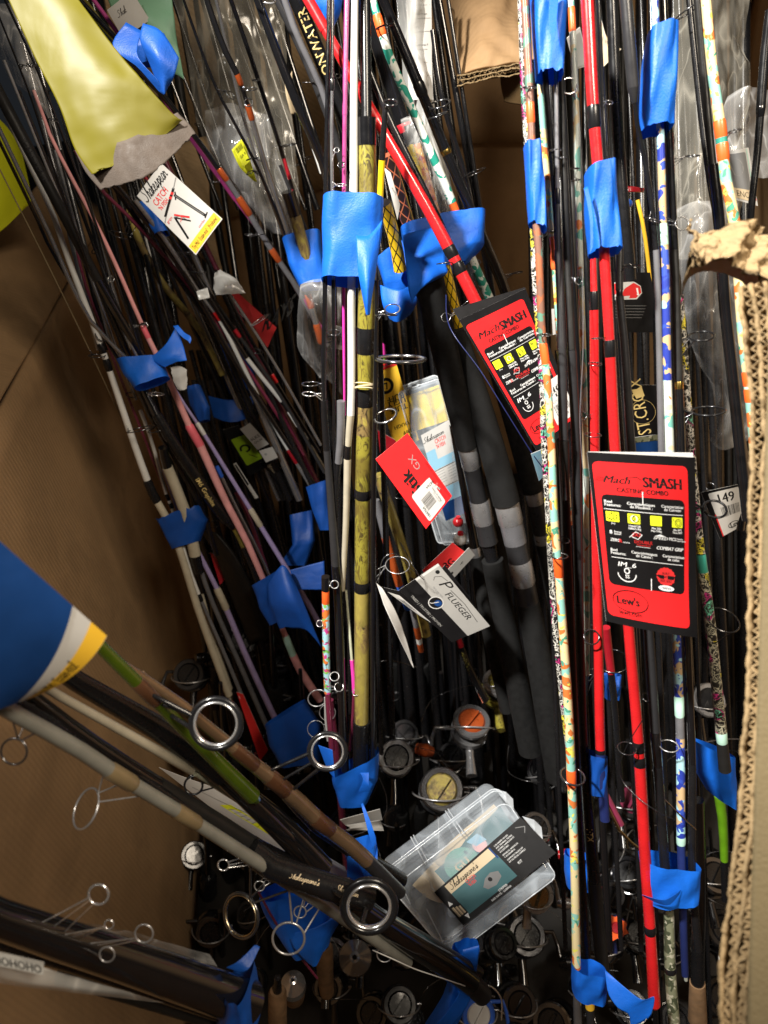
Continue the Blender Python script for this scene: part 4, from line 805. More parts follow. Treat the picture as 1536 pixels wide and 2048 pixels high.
for a in E_: rod(a[0], a[1], a[2], a[3], 'rods between the centre and right bundles', texts=a[4] if len(a) > 4 else (), sides=18)
# ---- group F: right hand bundles
FR = [
 ('black and white doodle painted rod left of the floral rod, top to bottom', [(1040, -30, .52), (1049, 211, .535), (1066, 457, .55), (1070, 560, .56), (1084, 746, .57), (1089, 887, .585), (1098, 1040, .60), (1103, 1140, .62), (1113, 1281, .635), (1127, 1422, .65), (1150, 1600, .68), (1162, 1780, .70)],
   [(-30, 745, 12, 13, 'doodle', 'blank'), (745, 1290, 14, 14, 'doodle', 'blank'), (1290, 1790, 11, 12, 'doodle', 'blank'), (1790, 1805, 13, 12, 'mint', 'ferrule')], []),
 ('cream, teal and orange floral rod left of the right bundle', [(1047, -30, .50), (1060, 207, .515), (1070, 420, .53), (1077, 500, .535), (1084, 669, .55), (1091, 725, .555), (1101, 851, .565), (1109, 1040, .585), (1118, 1151, .60), (1125, 1246, .61), (1137, 1422, .63), (1144, 1580, .65), (1149, 1719, .665), (1153, 1930, .69)],
   [(-30, 207, 15, 16, 'floral_brown', 'blank'), (207, 243, 17, 17, 'orange', 'thread_wrap'), (243, 690, 15, 15, 'floral_brown', 'blank'), (690, 725, 17, 17, 'orange', 'thread_wrap'), (725, 1116, 15, 17, 'floral', 'blank'), (1116, 1151, 19, 19, 'orange', 'thread_wrap'), (1151, 1540, 17, 19, 'floral', 'blank'), (1540, 1570, 20, 20, 'orange', 'thread_wrap'), (1570, 1935, 18, 17, 'floral', 'blank')],
   [(1059, 175, 13, 5, 0, 185, 'dark_metal', 2.6), (1090, 670, 12, 5, 0, 672, 'dark_metal', 2.4), (1119, 1112, 16, 5, -3, 1112, 'dark_metal', 3), (1145, 1552, 24, 11, 5, 1560, 'dark_metal', 4.5)]),
 ('cream and teal painted rod with an orange end below the short tape', [(1076, 120, .53), (1091, 316, .55), (1105, 457, .565), (1109, 534, .57), (1113, 600, .58), (1125, 800, .6), (1140, 1050, .63)], [(120, 475, 11, 14, 'floral', 'blank'), (475, 492, 15, 15, 'orange', 'thread_wrap'), (492, 510, 13, 13, 'orange', 'blank'), (510, 534, 15, 15, 'orange', 'thread_wrap'), (534, 1050, 11, 10, 'floral', 'blank')], [(1101, 463, 16, 5, -5, 463, 'dark_metal', 3.2)]),
 ('plain black rod left of the twin grey-black rods', [(1088, 120, .52), (1101, 281, .54), (1115, 480, .555), (1124, 700, .565), (1128, 887, .58), (1130, 1000, .6), (1142, 1300, .63), (1152, 1527, .66), (1164, 1760, .69), (1178, 1990, .72)], [(120, 500, 12, 13, 'black', 'blank'), (500, 880, 15, 17, 'graphite', 'blank'), (880, 1530, 20, 18, 'black_matte', 'blank'), (1530, 2000, 17, 16, 'black', 'blank')], [(1113, 300, 12, 4, 0, 302, 'dark_metal', 2.4), (1128, 1080, 11, 6, 5, 1080, 'dark_metal', 2.4)]),
 ('first of two matt grey-black rods beside the painted ones', [(1112, 120, .525), (1117, 540, .555), (1122, 870, .58), (1130, 1000, .59)], [(120, 380, 9, 9, 'grey_rod', 'blank'), (380, 405, 11, 11, 'black', 'thread_wrap'), (405, 1000, 9, 9, 'graphite', 'blank')], [(1125, 315, 8, 4, 0, 318, 'dark_metal', 2)]),
 ('second matt grey-black rod, just left of the red rods', [(1121, 120, .53), (1136, 540, .56), (1143, 700, .57), (1151, 870, .59), (1158, 1200, .63), (1168, 1492, .67), (1188, 1760, .71), (1210, 1990, .75)], [(120, 700, 12, 17, 'black_matte', 'blank'), (700, 1490, 19, 17, 'graphite', 'blank'), (1490, 1760, 19, 26, 'black', 'blank'), (1760, 1990, 27, 27, 'black_matte', 'blank')], [(1157, 562, 7, 9, 10, 560, 'dark_metal', 2)], [(1650, 'I·TX', .55, 'gold_text', 1, False)]),
 ('pale green and white painted rod with one orange band under the chrome guide', [(1141, -20, .54), (1145, 60, .545), (1151, 190, .555), (1154, 316, .565), (1161, 540, .58), (1168, 760, .6), (1172, 1000, .63), (1174, 1300, .66)], [(-20, 18, 12, 12, 'floral_pale', 'blank'), (18, 62, 14, 14, 'orange', 'thread_wrap'), (62, 1350, 13, 11, 'floral_pale', 'blank')],
   [(1138, 172, 16, 22, -30, 200, 'chrome', 3.6), (1150, 337, 9, 3, 0, 338, 'dark_metal', 2), (1152, 360, 8, 4, -10, 362, 'dark_metal', 2)]),
 ('bright red rod passing behind the big red catalogue tag', [(1173, -30, .49), (1186, 211, .505), (1196, 337, .515), (1209, 514, .53), (1220, 700, .545), (1231, 908, .565), (1246, 1090, .58), (1258, 1260, .60), (1277, 1485, .625), (1290, 1712, .655), (1300, 1856, .675), (1309, 2011, .70)],
   [(-30, 217, 26, 24, 'red', 'blank'), (217, 250, 27, 27, 'black', 'thread_wrap'), (250, 685, 23, 20, 'red', 'blank'), (685, 711, 23, 23, 'black', 'thread_wrap'), (711, 1485, 21, 22, 'red', 'blank'), (1485, 1500, 24, 24, 'black', 'thread_wrap'), (1500, 1515, 22, 22, 'red', 'blank'), (1515, 1530, 24, 24, 'black', 'thread_wrap'), (1530, 1853, 23, 22, 'red', 'blank'), (1853, 1863, 24, 24, 'black', 'thread_wrap'), (1863, 2008, 21, 24, 'red', 'blank'), (2008, 2014, 23, 16, 'red', 'cap')],
   [(1192, 677, 9, 3, -5, 680, 'dark_metal', 2), (1254, 1497, 18, 8, -3, 1500, 'dark_metal', 2.6)]),
 ('second red rod, left of the one behind the big tag, ending in blue tape', [(1186, 505, .56), (1188, 590, .565), (1190, 900, .6), (1193, 1109, .62), (1197, 1300, .64), (1201, 1499, .665), (1205, 1560, .67)], [(505, 588, 12, 14, 'red', 'blank'), (588, 620, 18, 18, 'black', 'thread_wrap'), (620, 1499, 18, 20, 'red', 'blank'), (1499, 1505, 21, 21, 'black', 'winding'), (1505, 1640, 20, 20, 'navy', 'blank')],
   [(1190, 728, 13, 6, 0, 728, 'dark_metal', 2.2), (1186, 870, 16, 6, 0, 872, 'dark_metal', 2.2), (1183, 1274, 15, 14, 0, 1280, 'dark_metal', 3), (1165, 832, 8, 8, 0, 835, 'dark_metal', 2)]),
 ('slim black rod hugging the right side of the bright red rod', [(1195, -30, .51), (1205, 190, .53), (1216, 400, .545), (1228, 650, .56), (1246, 905, .58)], [(-30, 905, 10, 9, 'black_gloss', 'blank')], [(1218, 205, 7, 6, 0, 208, 'chrome', 2)]),
 ('thick black rod between the bright red rod and the blue koi rod', [(1222, -30, .56), (1232, 200, .58), (1245, 400, .595), (1258, 540, .61), (1265, 700, .64)], [(-30, 560, 22, 25, 'black', 'blank')], []),
 ('dark grey rod emerging under the lower edge of the big red tag', [(1240, 490, .56), (1239, 588, .565), (1249, 693, .575), (1263, 900, .59), (1282, 1090, .605), (1298, 1264, .62), (1310, 1460, .64), (1316, 1540, .65), (1328, 1712, .665), (1337, 1814, .68), (1340, 1933, .69), (1349, 2060, .70)],
   [(490, 580, 14, 15, 'graphite', 'blank'), (580, 592, 13, 13, 'black', 'thread_wrap'), (592, 1464, 16, 20, 'graphite', 'blank'), (1464, 1530, 21, 21, 'black_gloss', 'thread_wrap'), (1530, 1800, 20, 20, 'black', 'blank'), (1800, 1935, 20, 22, 'camo_green', 'blank'), (1935, 1943, 23, 23, 'black', 'winding'), (1943, 2060, 22, 23, 'camo_green', 'blank')],
   [(1338, 1492, 18, 7, -3, 1490, 'silver', 2.6), (1265, 532, 17, 8, 0, 540, 'dark_metal', 3)]),
 ('tapering grey-black handle leaning over the top of the right bundle', [(1249, -30, .50), (1260, 100, .51), (1268, 190, .52), (1275, 250, .53), (1295, 352, .545), (1312, 500, .56), (1323, 904, .60)], [(-30, 175, 25, 24, 'graphite', 'grip'), (175, 205, 24, 11, 'graphite', 'grip'), (205, 500, 9, 11, 'black', 'blank'), (500, 904, 12, 13, 'grey_rod', 'blank')], [(1305, 440, 18, 6, 18, 425, 'dark_metal', 2.2)]),
 ('deep blue and cream koi painted rod with a mint joint', [(1308, -30, .52), (1321, 267, .545), (1326, 452, .56), (1330, 535, .565), (1333, 711, .58), (1340, 908, .60), (1348, 1100, .615), (1353, 1271, .63), (1358, 1397, .64), (1361, 1508, .65), (1362, 1684, .67), (1366, 1830, .68), (1370, 1950, .70)],
   [(-30, 452, 15, 15, 'koi', 'blank'), (452, 489, 18, 18, 'mint', 'ferrule'), (489, 760, 17, 18, 'koi', 'blank'), (760, 930, 17, 18, 'floral_pale', 'blank'), (930, 1395, 16, 17, 'koi', 'blank'), (1395, 1430, 19, 19, 'mint', 'ferrule'), (1430, 1475, 17, 17, 'grey_rod', 'blank'), (1475, 1674, 17, 17, 'koi', 'blank'), (1674, 1686, 18, 18, 'mint', 'thread_wrap'), (1686, 1950, 16, 14, 'navy', 'blank')], [(1364, 447, 13, 19, 30, 440, 'dark_metal', 2.6)]),
 ('tall plain black rod right of the koi painted rod', [(1325, -30, .53), (1341, 352, .56), (1350, 540, .575), (1357, 740, .59), (1363, 908, .60), (1374, 1274, .63), (1384, 1527, .655), (1384, 1719, .67), (1390, 1830, .68), (1396, 1900, .69)],
   [(-30, 500, 17, 17, 'black_gloss', 'blank'), (500, 765, 17, 16, 'black_matte', 'blank'), (765, 778, 17, 17, 'gold', 'winding'), (778, 1527, 17, 16, 'black_gloss', 'blank'), (1527, 1900, 16, 16, 'black', 'blank')],
   [(1385, 312, 14, 7, -5, 330, 'dark_metal', 2.4), (1403, 672, 24, 13, -12, 705, 'black', 4), (1417, 822, 31, 12, -8, 840, 'black', 4.5), (1430, 1018, 22, 17, -8, 1010, 'black', 5)]),
 ('black doodle painted rod with mint joint, right of the plain black rod', [(1360, 590, .60), (1369, 711, .61), (1379, 851, .62), (1393, 1027, .635), (1403, 1119, .645), (1418, 1228, .655), (1432, 1360, .67), (1443, 1470, .68), (1448, 1520, .69)],
   [(590, 1111, 13, 17, 'doodle', 'blank'), (1111, 1144, 19, 19, 'teal', 'ferrule'), (1144, 1464, 20, 22, 'doodle_pale', 'blank'), (1464, 1484, 22, 21, 'mint', 'ferrule'), (1484, 1540, 22, 24, 'black_matte', 'grip')],
   [(1446, 1240, 32, 21, 8, 1250, 'dark_metal', 3.4, None, 0, 40)]),
 ('black rod left of the orange-banded floral rod at upper right', [(1375, -30, .60), (1400, 211, .62), (1418, 350, .63), (1433, 440, .64), (1440, 560, .65)], [(-30, 460, 12, 13, 'black', 'blank')], [(1380, 20, 30, 6, -30, 20, 'dark_metal', 3)]),
 ('matt black rod immediately left of the upper right floral rod', [(1392, -30, .58), (1409, 160, .60), (1422, 300, .61), (1438, 440, .62), (1449, 605, .635), (1465, 750, .65), (1481, 904, .665), (1495, 1030, .68)], [(-30, 330, 14, 15, 'black_matte', 'blank'), (330, 1040, 22, 22, 'black_gloss', 'blank')], [(1399, 524, 20, 6, 0, 528, 'dark_metal', 3.6)]),
 ('cream rod with orange bands and brown leaf shapes at the upper right', [(1409, -30, .55), (1425, 141, .565), (1440, 250, .575), (1453, 369, .585), (1467, 430, .59), (1478, 546, .60), (1488, 676, .61), (1500, 770, .62), (1506, 834, .625), (1512, 920, .64)],
   [(-30, 245, 19, 21, 'floral', 'blank'), (245, 272, 24, 24, 'orange', 'thread_wrap'), (272, 290, 22, 22, 'teal', 'blank'), (290, 316, 24, 24, 'orange', 'thread_wrap'), (316, 745, 21, 24, 'floral', 'blank'), (745, 768, 26, 26, 'orange', 'thread_wrap'), (768, 780, 24, 24, 'mint', 'blank'), (780, 800, 26, 26, 'orange', 'thread_wrap'), (800, 930, 24, 22, 'floral', 'blank')], [(1470, 262, 12, 6, -20, 280, 'dark_metal', 2.4)]),
 ('leaning black rod at the far right edge above the crumpled cardboard', [(1540, 20, .62), (1530, 105, .63), (1515, 300, .65), (1502, 425, .66), (1500, 480, .67)], [(20, 215, 18, 18, 'black', 'grip'), (215, 235, 19, 15, 'black_gloss', 'winding'), (235, 490, 15, 13, 'black', 'blank')], []),
 ('black rod lowest right, curving behind the torn cardboard edge', [(1480, 880, .72), (1490, 960, .73), (1480, 1050, .74)], [(880, 1060, 22, 18, 'black_gloss', 'blank')], []),
 ('black tapered tip inside the right bundle below the blue tape', [(1256, -20, .6), (1290, 300, .64), (1306, 520, .67), (1318, 760, .7)], [(250, 760, 8, 9, 'black', 'blank')], []),
 ('dark cord-wrapped handle with a tan base at the bottom right', [(1395, 1600, .76), (1398, 1800, .80), (1395, 1930, .84), (1395, 2040, .87)], [(1600, 1870, 24, 26, 'black_gloss', 'blank'), (1870, 1965, 26, 26, 'black', 'grip'), (1965, 2040, 30, 36, 'cork', 'grip')], []),
 ('grey and gold rod ends under the lowest blue tape', [(1153, 1950, .78), (1156, 2060, .8)], [(1960, 2060, 16, 17, 'silver_paint', 'blank')], []),
 ('gold rod end under the lowest blue tape, right of the grey one', [(1177, 1950, .78), (1182, 2060, .8)], [(1960, 2015, 18, 18, 'ink_gold', 'blank'), (2015, 2060, 16, 16, 'graphite', 'blank')], []),
 ('lime green rod glowing behind the blue tape at lower right', [(1438, 1590, .85), (1446, 1650, .87), (1450, 1800, .92)], [(1590, 1720, 20, 15, 'lime', 'blank'), (1720, 1800, 14, 13, 'black', 'blank')], []),
 ('brown painted tip showing below the middle right tape', [(1365, 1810, .74), (1368, 1900, .76), (1372, 1960, .78)], [(1820, 1960, 9, 7, 'floral_pale', 'blank')], []),
 ('dark red rod in the shade behind the bright red rod', [(1212, 1260, .74), (1228, 1400, .78), (1240, 1560, .82)], [(1255, 1345, 18, 16, 'red_dark', 'blank'), (1345, 1600, 14, 14, 'black', 'blank')], []),
 ('black rod with a big dark ring guide behind the bright red rod', [(1195, 1100, .72), (1170, 1400, .78), (1165, 1500, .8)], [(1250, 1500, 8, 9, 'black', 'blank')], [(1226, 1322, 30, 18, -12, 1370, 'dark_metal', 3, None, 0, 30)]),
 ('yellow slim curved rod behind the koi painted rod', [(1275, 400, .72), (1288, 460, .73), (1300, 560, .76), (1306, 640, .78)], [(400, 640, 8, 7, 'ink_gold', 'blank')], []),
]
for a in FR: rod(a[0], a[1], a[2], a[3], 'rods of the right hand bundles', texts=a[4] if len(a) > 4 else (), sides=16)
# ---- group G: near bundle lying across the lower left
G = [
 ('translucent green rod at the lower left with a dark brown wrap', [(150, 1240, .40), (205, 1297, .42), (505, 1592, .54)], [(1240, 1365, 26, 28, 'green', 'blank'), (1365, 1400, 30, 30, 'bronze_wrap', 'thread_wrap'), (1400, 1592, 24, 32, 'green', 'blank'), (1592, 1600, 30, 18, 'green', 'cap')],
   [(432, 1447, 50, 57, 20, 1405, 'black', 12, 'chrome', 0, 22)]),
 ('metallic bronze rod with brown wraps across the lower centre', [(230, 1320, .43), (345, 1397, .47), (440, 1475, .50), (492, 1517, .52), (540, 1555, .54), (605, 1610, .57), (641, 1645, .59), (700, 1690, .62), (800, 1785, .68)],
   [(1320, 1498, 20, 27, 'bronze', 'blank'), (1498, 1530, 30, 30, 'bronze_wrap', 'thread_wrap'), (1530, 1553, 30, 31, 'bronze', 'blank'), (1553, 1580, 34, 34, 'bronze_wrap', 'thread_wrap'), (1580, 1632, 33, 33, 'bronze', 'blank'), (1632, 1658, 34, 34, 'bronze_wrap', 'thread_wrap'), (1658, 1720, 32, 31, 'bronze', 'blank'), (1720, 1785, 30, 26, 'graphite', 'blank')],
   [(655, 1503, 37, 42, 10, 1566, 'black', 9, 'chrome', 0, 20)]),
 ('slender cream rod lying between the two black near rods', [(60, 1355, .40), (98, 1380, .41), (211, 1443, .46), (373, 1534, .52), (420, 1562, .54), (470, 1592, .57)], [(1355, 1540, 18, 20, 'cream', 'blank'), (1545, 1600, 15, 19, 'pale_clear', 'blank')], [(387, 1571, 18, 26, 10, 1560, 'black', 4.5)]),
 ('fat black near rod above the slender cream rod', [(90, 1318, .43), (148, 1359, .45), (316, 1457, .50), (420, 1530, .53), (520, 1620, .56), (600, 1700, .6)], [(1318, 1450, 38, 46, 'black', 'grip'), (1450, 1550, 46, 46, 'black', 'grip'), (1550, 1720, 40, 44, 'black_gloss', 'grip')], []),
 ('grey-cream near rod crossing the lower left with tan wraps', [(-40, 1388, .35), (0, 1411, .36), (151, 1495, .41), (211, 1535, .43), (362, 1627, .48), (527, 1732, .55), (588, 1770, .57), (700, 1845, .62), (830, 1935, .70)],
   [(1388, 1540, 34, 32, 'dull_grey_cream', 'blank'), (1540, 1566, 35, 35, 'tan_wrap', 'thread_wrap'), (1566, 1622, 29, 28, 'dull_grey_cream', 'blank'), (1622, 1645, 31, 31, 'tan_wrap', 'thread_wrap'), (1645, 1752, 26, 26, 'dull_grey_cream', 'blank'), (1752, 1770, 30, 30, 'tan_wrap', 'thread_wrap'), (1770, 1925, 26, 22, 'dull_grey_cream', 'blank')],
   [(172, 1617, 39, 26, -52, 1562, 'silver', 4.5), (482, 1831, 42, 37, -75, 1745, 'dark_metal', 6.5, 'champagne'), (577, 1877, 32, 34, 0, 1785, 'silver', 5), (600, 1824, 12, 16, 20, 1795, 'silver', 3), (519, 1772, 10, 14, 20, 1745, 'silver', 2.6), (447, 1730, 11, 12, 0, 1720, 'chrome', 3.5), (28, 1503, 26, 36, 20, 1440, 'dark_metal', 4.5)]),
 ('upper of two black near rods beside the grey-cream one', [(-30, 1325, .38), (70, 1400, .41), (176, 1480, .45), (316, 1572, .50), (450, 1655, .545), (545, 1715, .58), (620, 1745, .61)], [(1325, 1570, 30, 34, 'black_gloss', 'blank'), (1570, 1690, 36, 36, 'black_matte', 'blank'), (1690, 1696, 38, 38, 'dark_metal', 'winding'), (1696, 1750, 38, 40, 'black_gloss', 'blank')], []),
 ('lower of two black near rods beside the grey-cream one', [(0, 1385, .38), (120, 1455, .43), (230, 1522, .47), (330, 1590, .5), (480, 1688, .56), (560, 1745, .6)], [(1385, 1745, 26, 24, 'black', 'blank')], []),
 ('black handle with two cream script logos leading into the big ring', [(500, 1700, .55), (560, 1744, .555), (620, 1762, .56), (700, 1785, .57), (740, 1800, .575)], [(1700, 1800, 52, 50, 'black', 'grip')], [(738, 1812, 52, 66, -8, 1785, 'black', 15, 'chrome', -.015, 14)]),
 ('thick black rod reaching down from the big ring to the bottom tape', [(700, 1800, .62), (760, 1843, .65), (840, 1895, .69), (925, 1950, .74), (960, 1985, .76)], [(1800, 1960, 44, 52, 'black_gloss', 'grip'), (1960, 1990, 44, 40, 'graphite', 'blank')], [(769, 1909, 15, 18, 0, 1870, 'silver', 2.6)]),
 ('slimmer black rod above the thick one leading to the bottom tape', [(640, 1760, .6), (740, 1815, .64), (860, 1885, .7), (950, 1940, .75)], [(1760, 1945, 20, 22, 'graphite', 'blank')], []),
 ('black handle narrowing under the end of the green rod', [(500, 1590, .56), (560, 1640, .58), (620, 1705, .6), (650, 1740, .61)], [(1590, 1735, 30, 44, 'black_gloss', 'grip')], []),
 ('black rod behind the bronze rod, lower centre', [(560, 1580, .62), (640, 1660, .65), (720, 1710, .69), (800, 1760, .74)], [(1580, 1760, 18, 34, 'black', 'blank')], []),
 ('pinkish rod tip above the bronze rod at lower left', [(285, 1345, .50), (345, 1400, .52), (400, 1440, .54)], [(1345, 1440, 9, 12, 'bronze', 'blank')], []),
 ('thin crimson rod below the taped bundle at the bottom', [(515, 1780, .62), (560, 1860, .66), (634, 1956, .72)], [(1780, 1956, 5, 5, 'maroon', 'blank')], []),
]
gi = {}
for a in G: gi[a[0]] = rod(a[0], a[1], a[2], a[3], 'near rods lying across the lower left', sides=20, legs='dark_metal')
# script logos on the black handle
e = gi['black handle with two cream script logos leading into the big ring']
pth = [(500., 1700., .55), (560., 1744., .555), (620., 1762., .56), (700., 1785., .57), (740., 1800., .575)]
for i, y0 in enumerate((1749, 1774)):
    rod_text(e, pth, [(1700, 1800, 52, 50, '', '')], y0, "Shakespeare's" if i == 0 else 'Shakespear', .17, 'ink_beige', 1, True)
# ---- group H: black tubes at the bottom left
H = [
 ('thickest black tube at the bottom left with tall chrome guides', [(-60, 1805, .36), (0, 1838, .38), (246, 1920, .44), (492, 2005, .51)], [(1790, 2006, 70, 84, 'black_gloss', 'grip')],
   [(197, 1789, 20, 36, 12, 1868, 'chrome', 5, None, -.012, 9), (288, 1867, 18, 24, 15, 1895, 'silver', 3.4, None, -.012, 5), (218, 1849, 9, 14, 12, 1880, 'chrome', 3, None, -.012, 6), (214, 1909, 15, 24, 15, 1900, 'silver', 3, None, -.03, 6)]),
 ('second black tube below the thickest one at the bottom left', [(-60, 1850, .37), (0, 1878, .39), (170, 1930, .44), (470, 2030, .51)], [(1850, 2030, 44, 40, 'black', 'grip')], []),
 ('third dark tube lowest in the bottom left bundle', [(120, 1950, .45), (300, 2000, .49), (470, 2052, .53)], [(1950, 2052, 34, 34, 'black_matte', 'grip')], []),
]
for a in H: rod(a[0], a[1], a[2], a[3], 'black tubes at the bottom left', sides=24)
# ---- dark rods deep in the bin, told apart by nothing in the photograph
rnd = random.Random(3)
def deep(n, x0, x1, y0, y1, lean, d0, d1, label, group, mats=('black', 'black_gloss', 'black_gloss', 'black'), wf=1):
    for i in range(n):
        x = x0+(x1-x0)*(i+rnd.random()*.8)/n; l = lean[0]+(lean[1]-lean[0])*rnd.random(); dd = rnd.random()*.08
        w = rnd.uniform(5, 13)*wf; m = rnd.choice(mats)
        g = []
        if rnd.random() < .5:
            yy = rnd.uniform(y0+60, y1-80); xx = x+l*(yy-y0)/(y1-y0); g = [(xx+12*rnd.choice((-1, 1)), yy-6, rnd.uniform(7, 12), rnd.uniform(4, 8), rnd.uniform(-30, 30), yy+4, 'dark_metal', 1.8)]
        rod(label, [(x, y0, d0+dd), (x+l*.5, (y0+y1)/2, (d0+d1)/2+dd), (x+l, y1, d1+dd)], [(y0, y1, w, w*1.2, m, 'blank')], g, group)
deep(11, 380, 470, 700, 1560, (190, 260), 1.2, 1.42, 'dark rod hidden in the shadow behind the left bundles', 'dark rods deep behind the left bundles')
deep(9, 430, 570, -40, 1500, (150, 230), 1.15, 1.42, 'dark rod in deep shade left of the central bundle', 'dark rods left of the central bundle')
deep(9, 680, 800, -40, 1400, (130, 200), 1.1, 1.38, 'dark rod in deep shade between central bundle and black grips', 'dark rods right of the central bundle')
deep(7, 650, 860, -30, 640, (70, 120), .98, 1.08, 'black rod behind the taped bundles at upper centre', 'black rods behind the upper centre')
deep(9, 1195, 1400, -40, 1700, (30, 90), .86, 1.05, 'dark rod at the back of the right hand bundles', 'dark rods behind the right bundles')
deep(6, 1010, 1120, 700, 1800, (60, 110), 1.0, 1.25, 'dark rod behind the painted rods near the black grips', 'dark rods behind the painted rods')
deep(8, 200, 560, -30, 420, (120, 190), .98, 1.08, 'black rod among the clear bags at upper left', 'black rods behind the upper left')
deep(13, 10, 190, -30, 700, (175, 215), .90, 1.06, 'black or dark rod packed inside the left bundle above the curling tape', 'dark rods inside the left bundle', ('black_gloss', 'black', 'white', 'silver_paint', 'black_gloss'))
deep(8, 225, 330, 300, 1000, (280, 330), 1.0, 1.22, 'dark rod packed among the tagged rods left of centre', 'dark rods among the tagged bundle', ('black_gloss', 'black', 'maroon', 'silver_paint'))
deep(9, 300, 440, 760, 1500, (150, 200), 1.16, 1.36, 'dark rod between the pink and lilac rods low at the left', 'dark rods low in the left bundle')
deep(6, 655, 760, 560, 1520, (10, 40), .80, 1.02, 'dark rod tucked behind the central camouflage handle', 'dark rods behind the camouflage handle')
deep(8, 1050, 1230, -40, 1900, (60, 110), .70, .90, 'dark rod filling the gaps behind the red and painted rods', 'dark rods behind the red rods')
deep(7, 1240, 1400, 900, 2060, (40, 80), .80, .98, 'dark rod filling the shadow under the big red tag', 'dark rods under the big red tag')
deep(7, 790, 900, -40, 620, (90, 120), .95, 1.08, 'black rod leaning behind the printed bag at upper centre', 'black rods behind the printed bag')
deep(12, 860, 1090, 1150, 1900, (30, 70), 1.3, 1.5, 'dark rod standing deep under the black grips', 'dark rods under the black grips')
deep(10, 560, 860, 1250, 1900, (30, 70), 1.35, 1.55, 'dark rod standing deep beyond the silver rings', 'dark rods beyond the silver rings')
deep(24, 1050, 1500, -40, 1560, (-10, 30), 1.15, 1.35, 'added thick dark rod standing against the back of the bin at the right', 'dark rods against the back, right', ('black_gloss', 'black', 'black', 'black_matte'), 2.0)  # this and the next two rows are added to darken the back wall
deep(13, 640, 860, -40, 1500, (120, 170), 1.15, 1.38, 'added thick dark rod standing against the back of the bin at the centre', 'dark rods against the back, centre', ('black_gloss', 'black', 'black', 'black_matte'), 1.8)
deep(14, 190, 560, -40, 1560, (230, 290), 1.2, 1.42, 'added thick dark rod standing at the back behind the left bundles', 'dark rods against the back, left', ('black_gloss', 'black', 'black', 'black_matte'), 1.8)
# ================================================================= blue tape
tape('bright blue tape round the central upright bundle above the camouflage handle', [(646, 397, 768, 403, .66), (645, 480, 762, 480, .67), (644, 562, 748, 566, .68)], .020,
     tails=[[[(712, 470, .645), (738, 470, .645), (764, 440, .65)], [(716, 540, .645), (735, 545, .640), (752, 540, .65)], [(724, 590, .65), (734, 600, .645), (744, 595, .65)], [(733, 632, .655), (736, 632, .655), (740, 630, .655)]]], seed=1, hull=4)
tape('blue tape left of the central tape, round the clear-bagged bundle', [(566, 482, 640, 465, .95), (578, 530, 648, 520, .96), (600, 576, 655, 570, .97)], .022, seed=2)
tape('wide blue tape on top of the thick black foam handle, right of centre', [(802, 458, 968, 424, .765), (812, 520, 968, 490, .77), (830, 560, 930, 530, .775)], .022, seed=3,
     tails=[[[(806, 470, .74), (840, 460, .74), (892, 452, .745)], [(812, 530, .73), (850, 530, .725), (890, 520, .735)], [(816, 575, .73), (860, 558, .725), (893, 548, .735)], [(826, 610, .74), (834, 585, .73), (845, 570, .735)]]])
tape('crumpled blue tape in shadow just right of the central tape', [(752, 520, 835, 470, .82), (768, 570, 838, 560, .83), (775, 600, 835, 590, .84)], .016, mat='tape', seed=4,
     tails=[[[(760, 570, .80), (800, 580, .79), (835, 560, .80)], [(765, 610, .80), (800, 615, .79), (833, 605, .80)], [(780, 640, .81), (797, 645, .80), (820, 630, .81)]]])
tape('blue tape with a curling torn end round the rods by the brown left wall', [(236, 722, 318, 714, 1.0), (252, 752, 328, 735, 1.0), (272, 780, 338, 755, 1.0)], .022, seed=5, jag=.1,
     tails=[[[(300, 715, .985), (330, 690, .98), (352, 652, .98)], [(310, 725, .985), (345, 710, .975), (366, 690, .98)], [(330, 735, .985), (352, 725, .98), (374, 722, .98)]],
            [[(346, 652, .975), (356, 650, .975)], [(362, 672, .97), (368, 664, .97)], [(376, 682, .965), (380, 672, .965)], [(380, 688, .965), (383, 680, .965)]]])
tape('shaded blue tape round the white rods low against the left wall', [(312, 1036, 400, 1008, 1.13), (330, 1065, 415, 1040, 1.14), (345, 1098, 400, 1082, 1.15)], .022, mat='tape_shaded', seed=6, jag=.1, ends='t')
tape('folded blue tape at the very top left above the yellow film', [(245, 70, 330, 70, .73), (250, 95, 345, 95, .73), (280, 130, 348, 130, .74)], .006, mat='tape_shaded', seed=7,
     tails=[[[(252, 44, .70), (284, 62, .70)], [(225, 92, .70), (275, 112, .695)], [(275, 135, .70), (315, 160, .70)], [(322, 188, .71), (330, 192, .71)]], [[(286, 46, .69), (322, 62, .69), (358, 115, .695)], [(280, 80, .69), (315, 105, .685), (352, 140, .695)], [(300, 130, .70), (325, 150, .695), (345, 160, .7)], [(322, 188, .71), (330, 190, .705), (334, 178, .71)]]])
tape('small light blue tape peeking out left of the white catalogue tag', [(273, 415, 300, 405, .97), (290, 440, 318, 430, .97), (312, 472, 338, 465, .975)], .012, seed=8)
tape('dark blue tape in shadow behind the middle of the left bundles', [(428, 695, 475, 690, 1.22), (440, 740, 510, 745, 1.22), (460, 790, 512, 780, 1.23)], .02, mat='tape_shaded', seed=9,
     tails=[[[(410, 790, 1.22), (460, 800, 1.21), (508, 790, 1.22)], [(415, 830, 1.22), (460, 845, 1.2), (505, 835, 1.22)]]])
tape('shaded blue tape hugging the lilac rod near the green and black tag', [(376, 775, 400, 770, 1.08), (380, 810, 420, 815, 1.09), (400, 845, 418, 840, 1.1)], .012, mat='tape_shaded', seed=10)
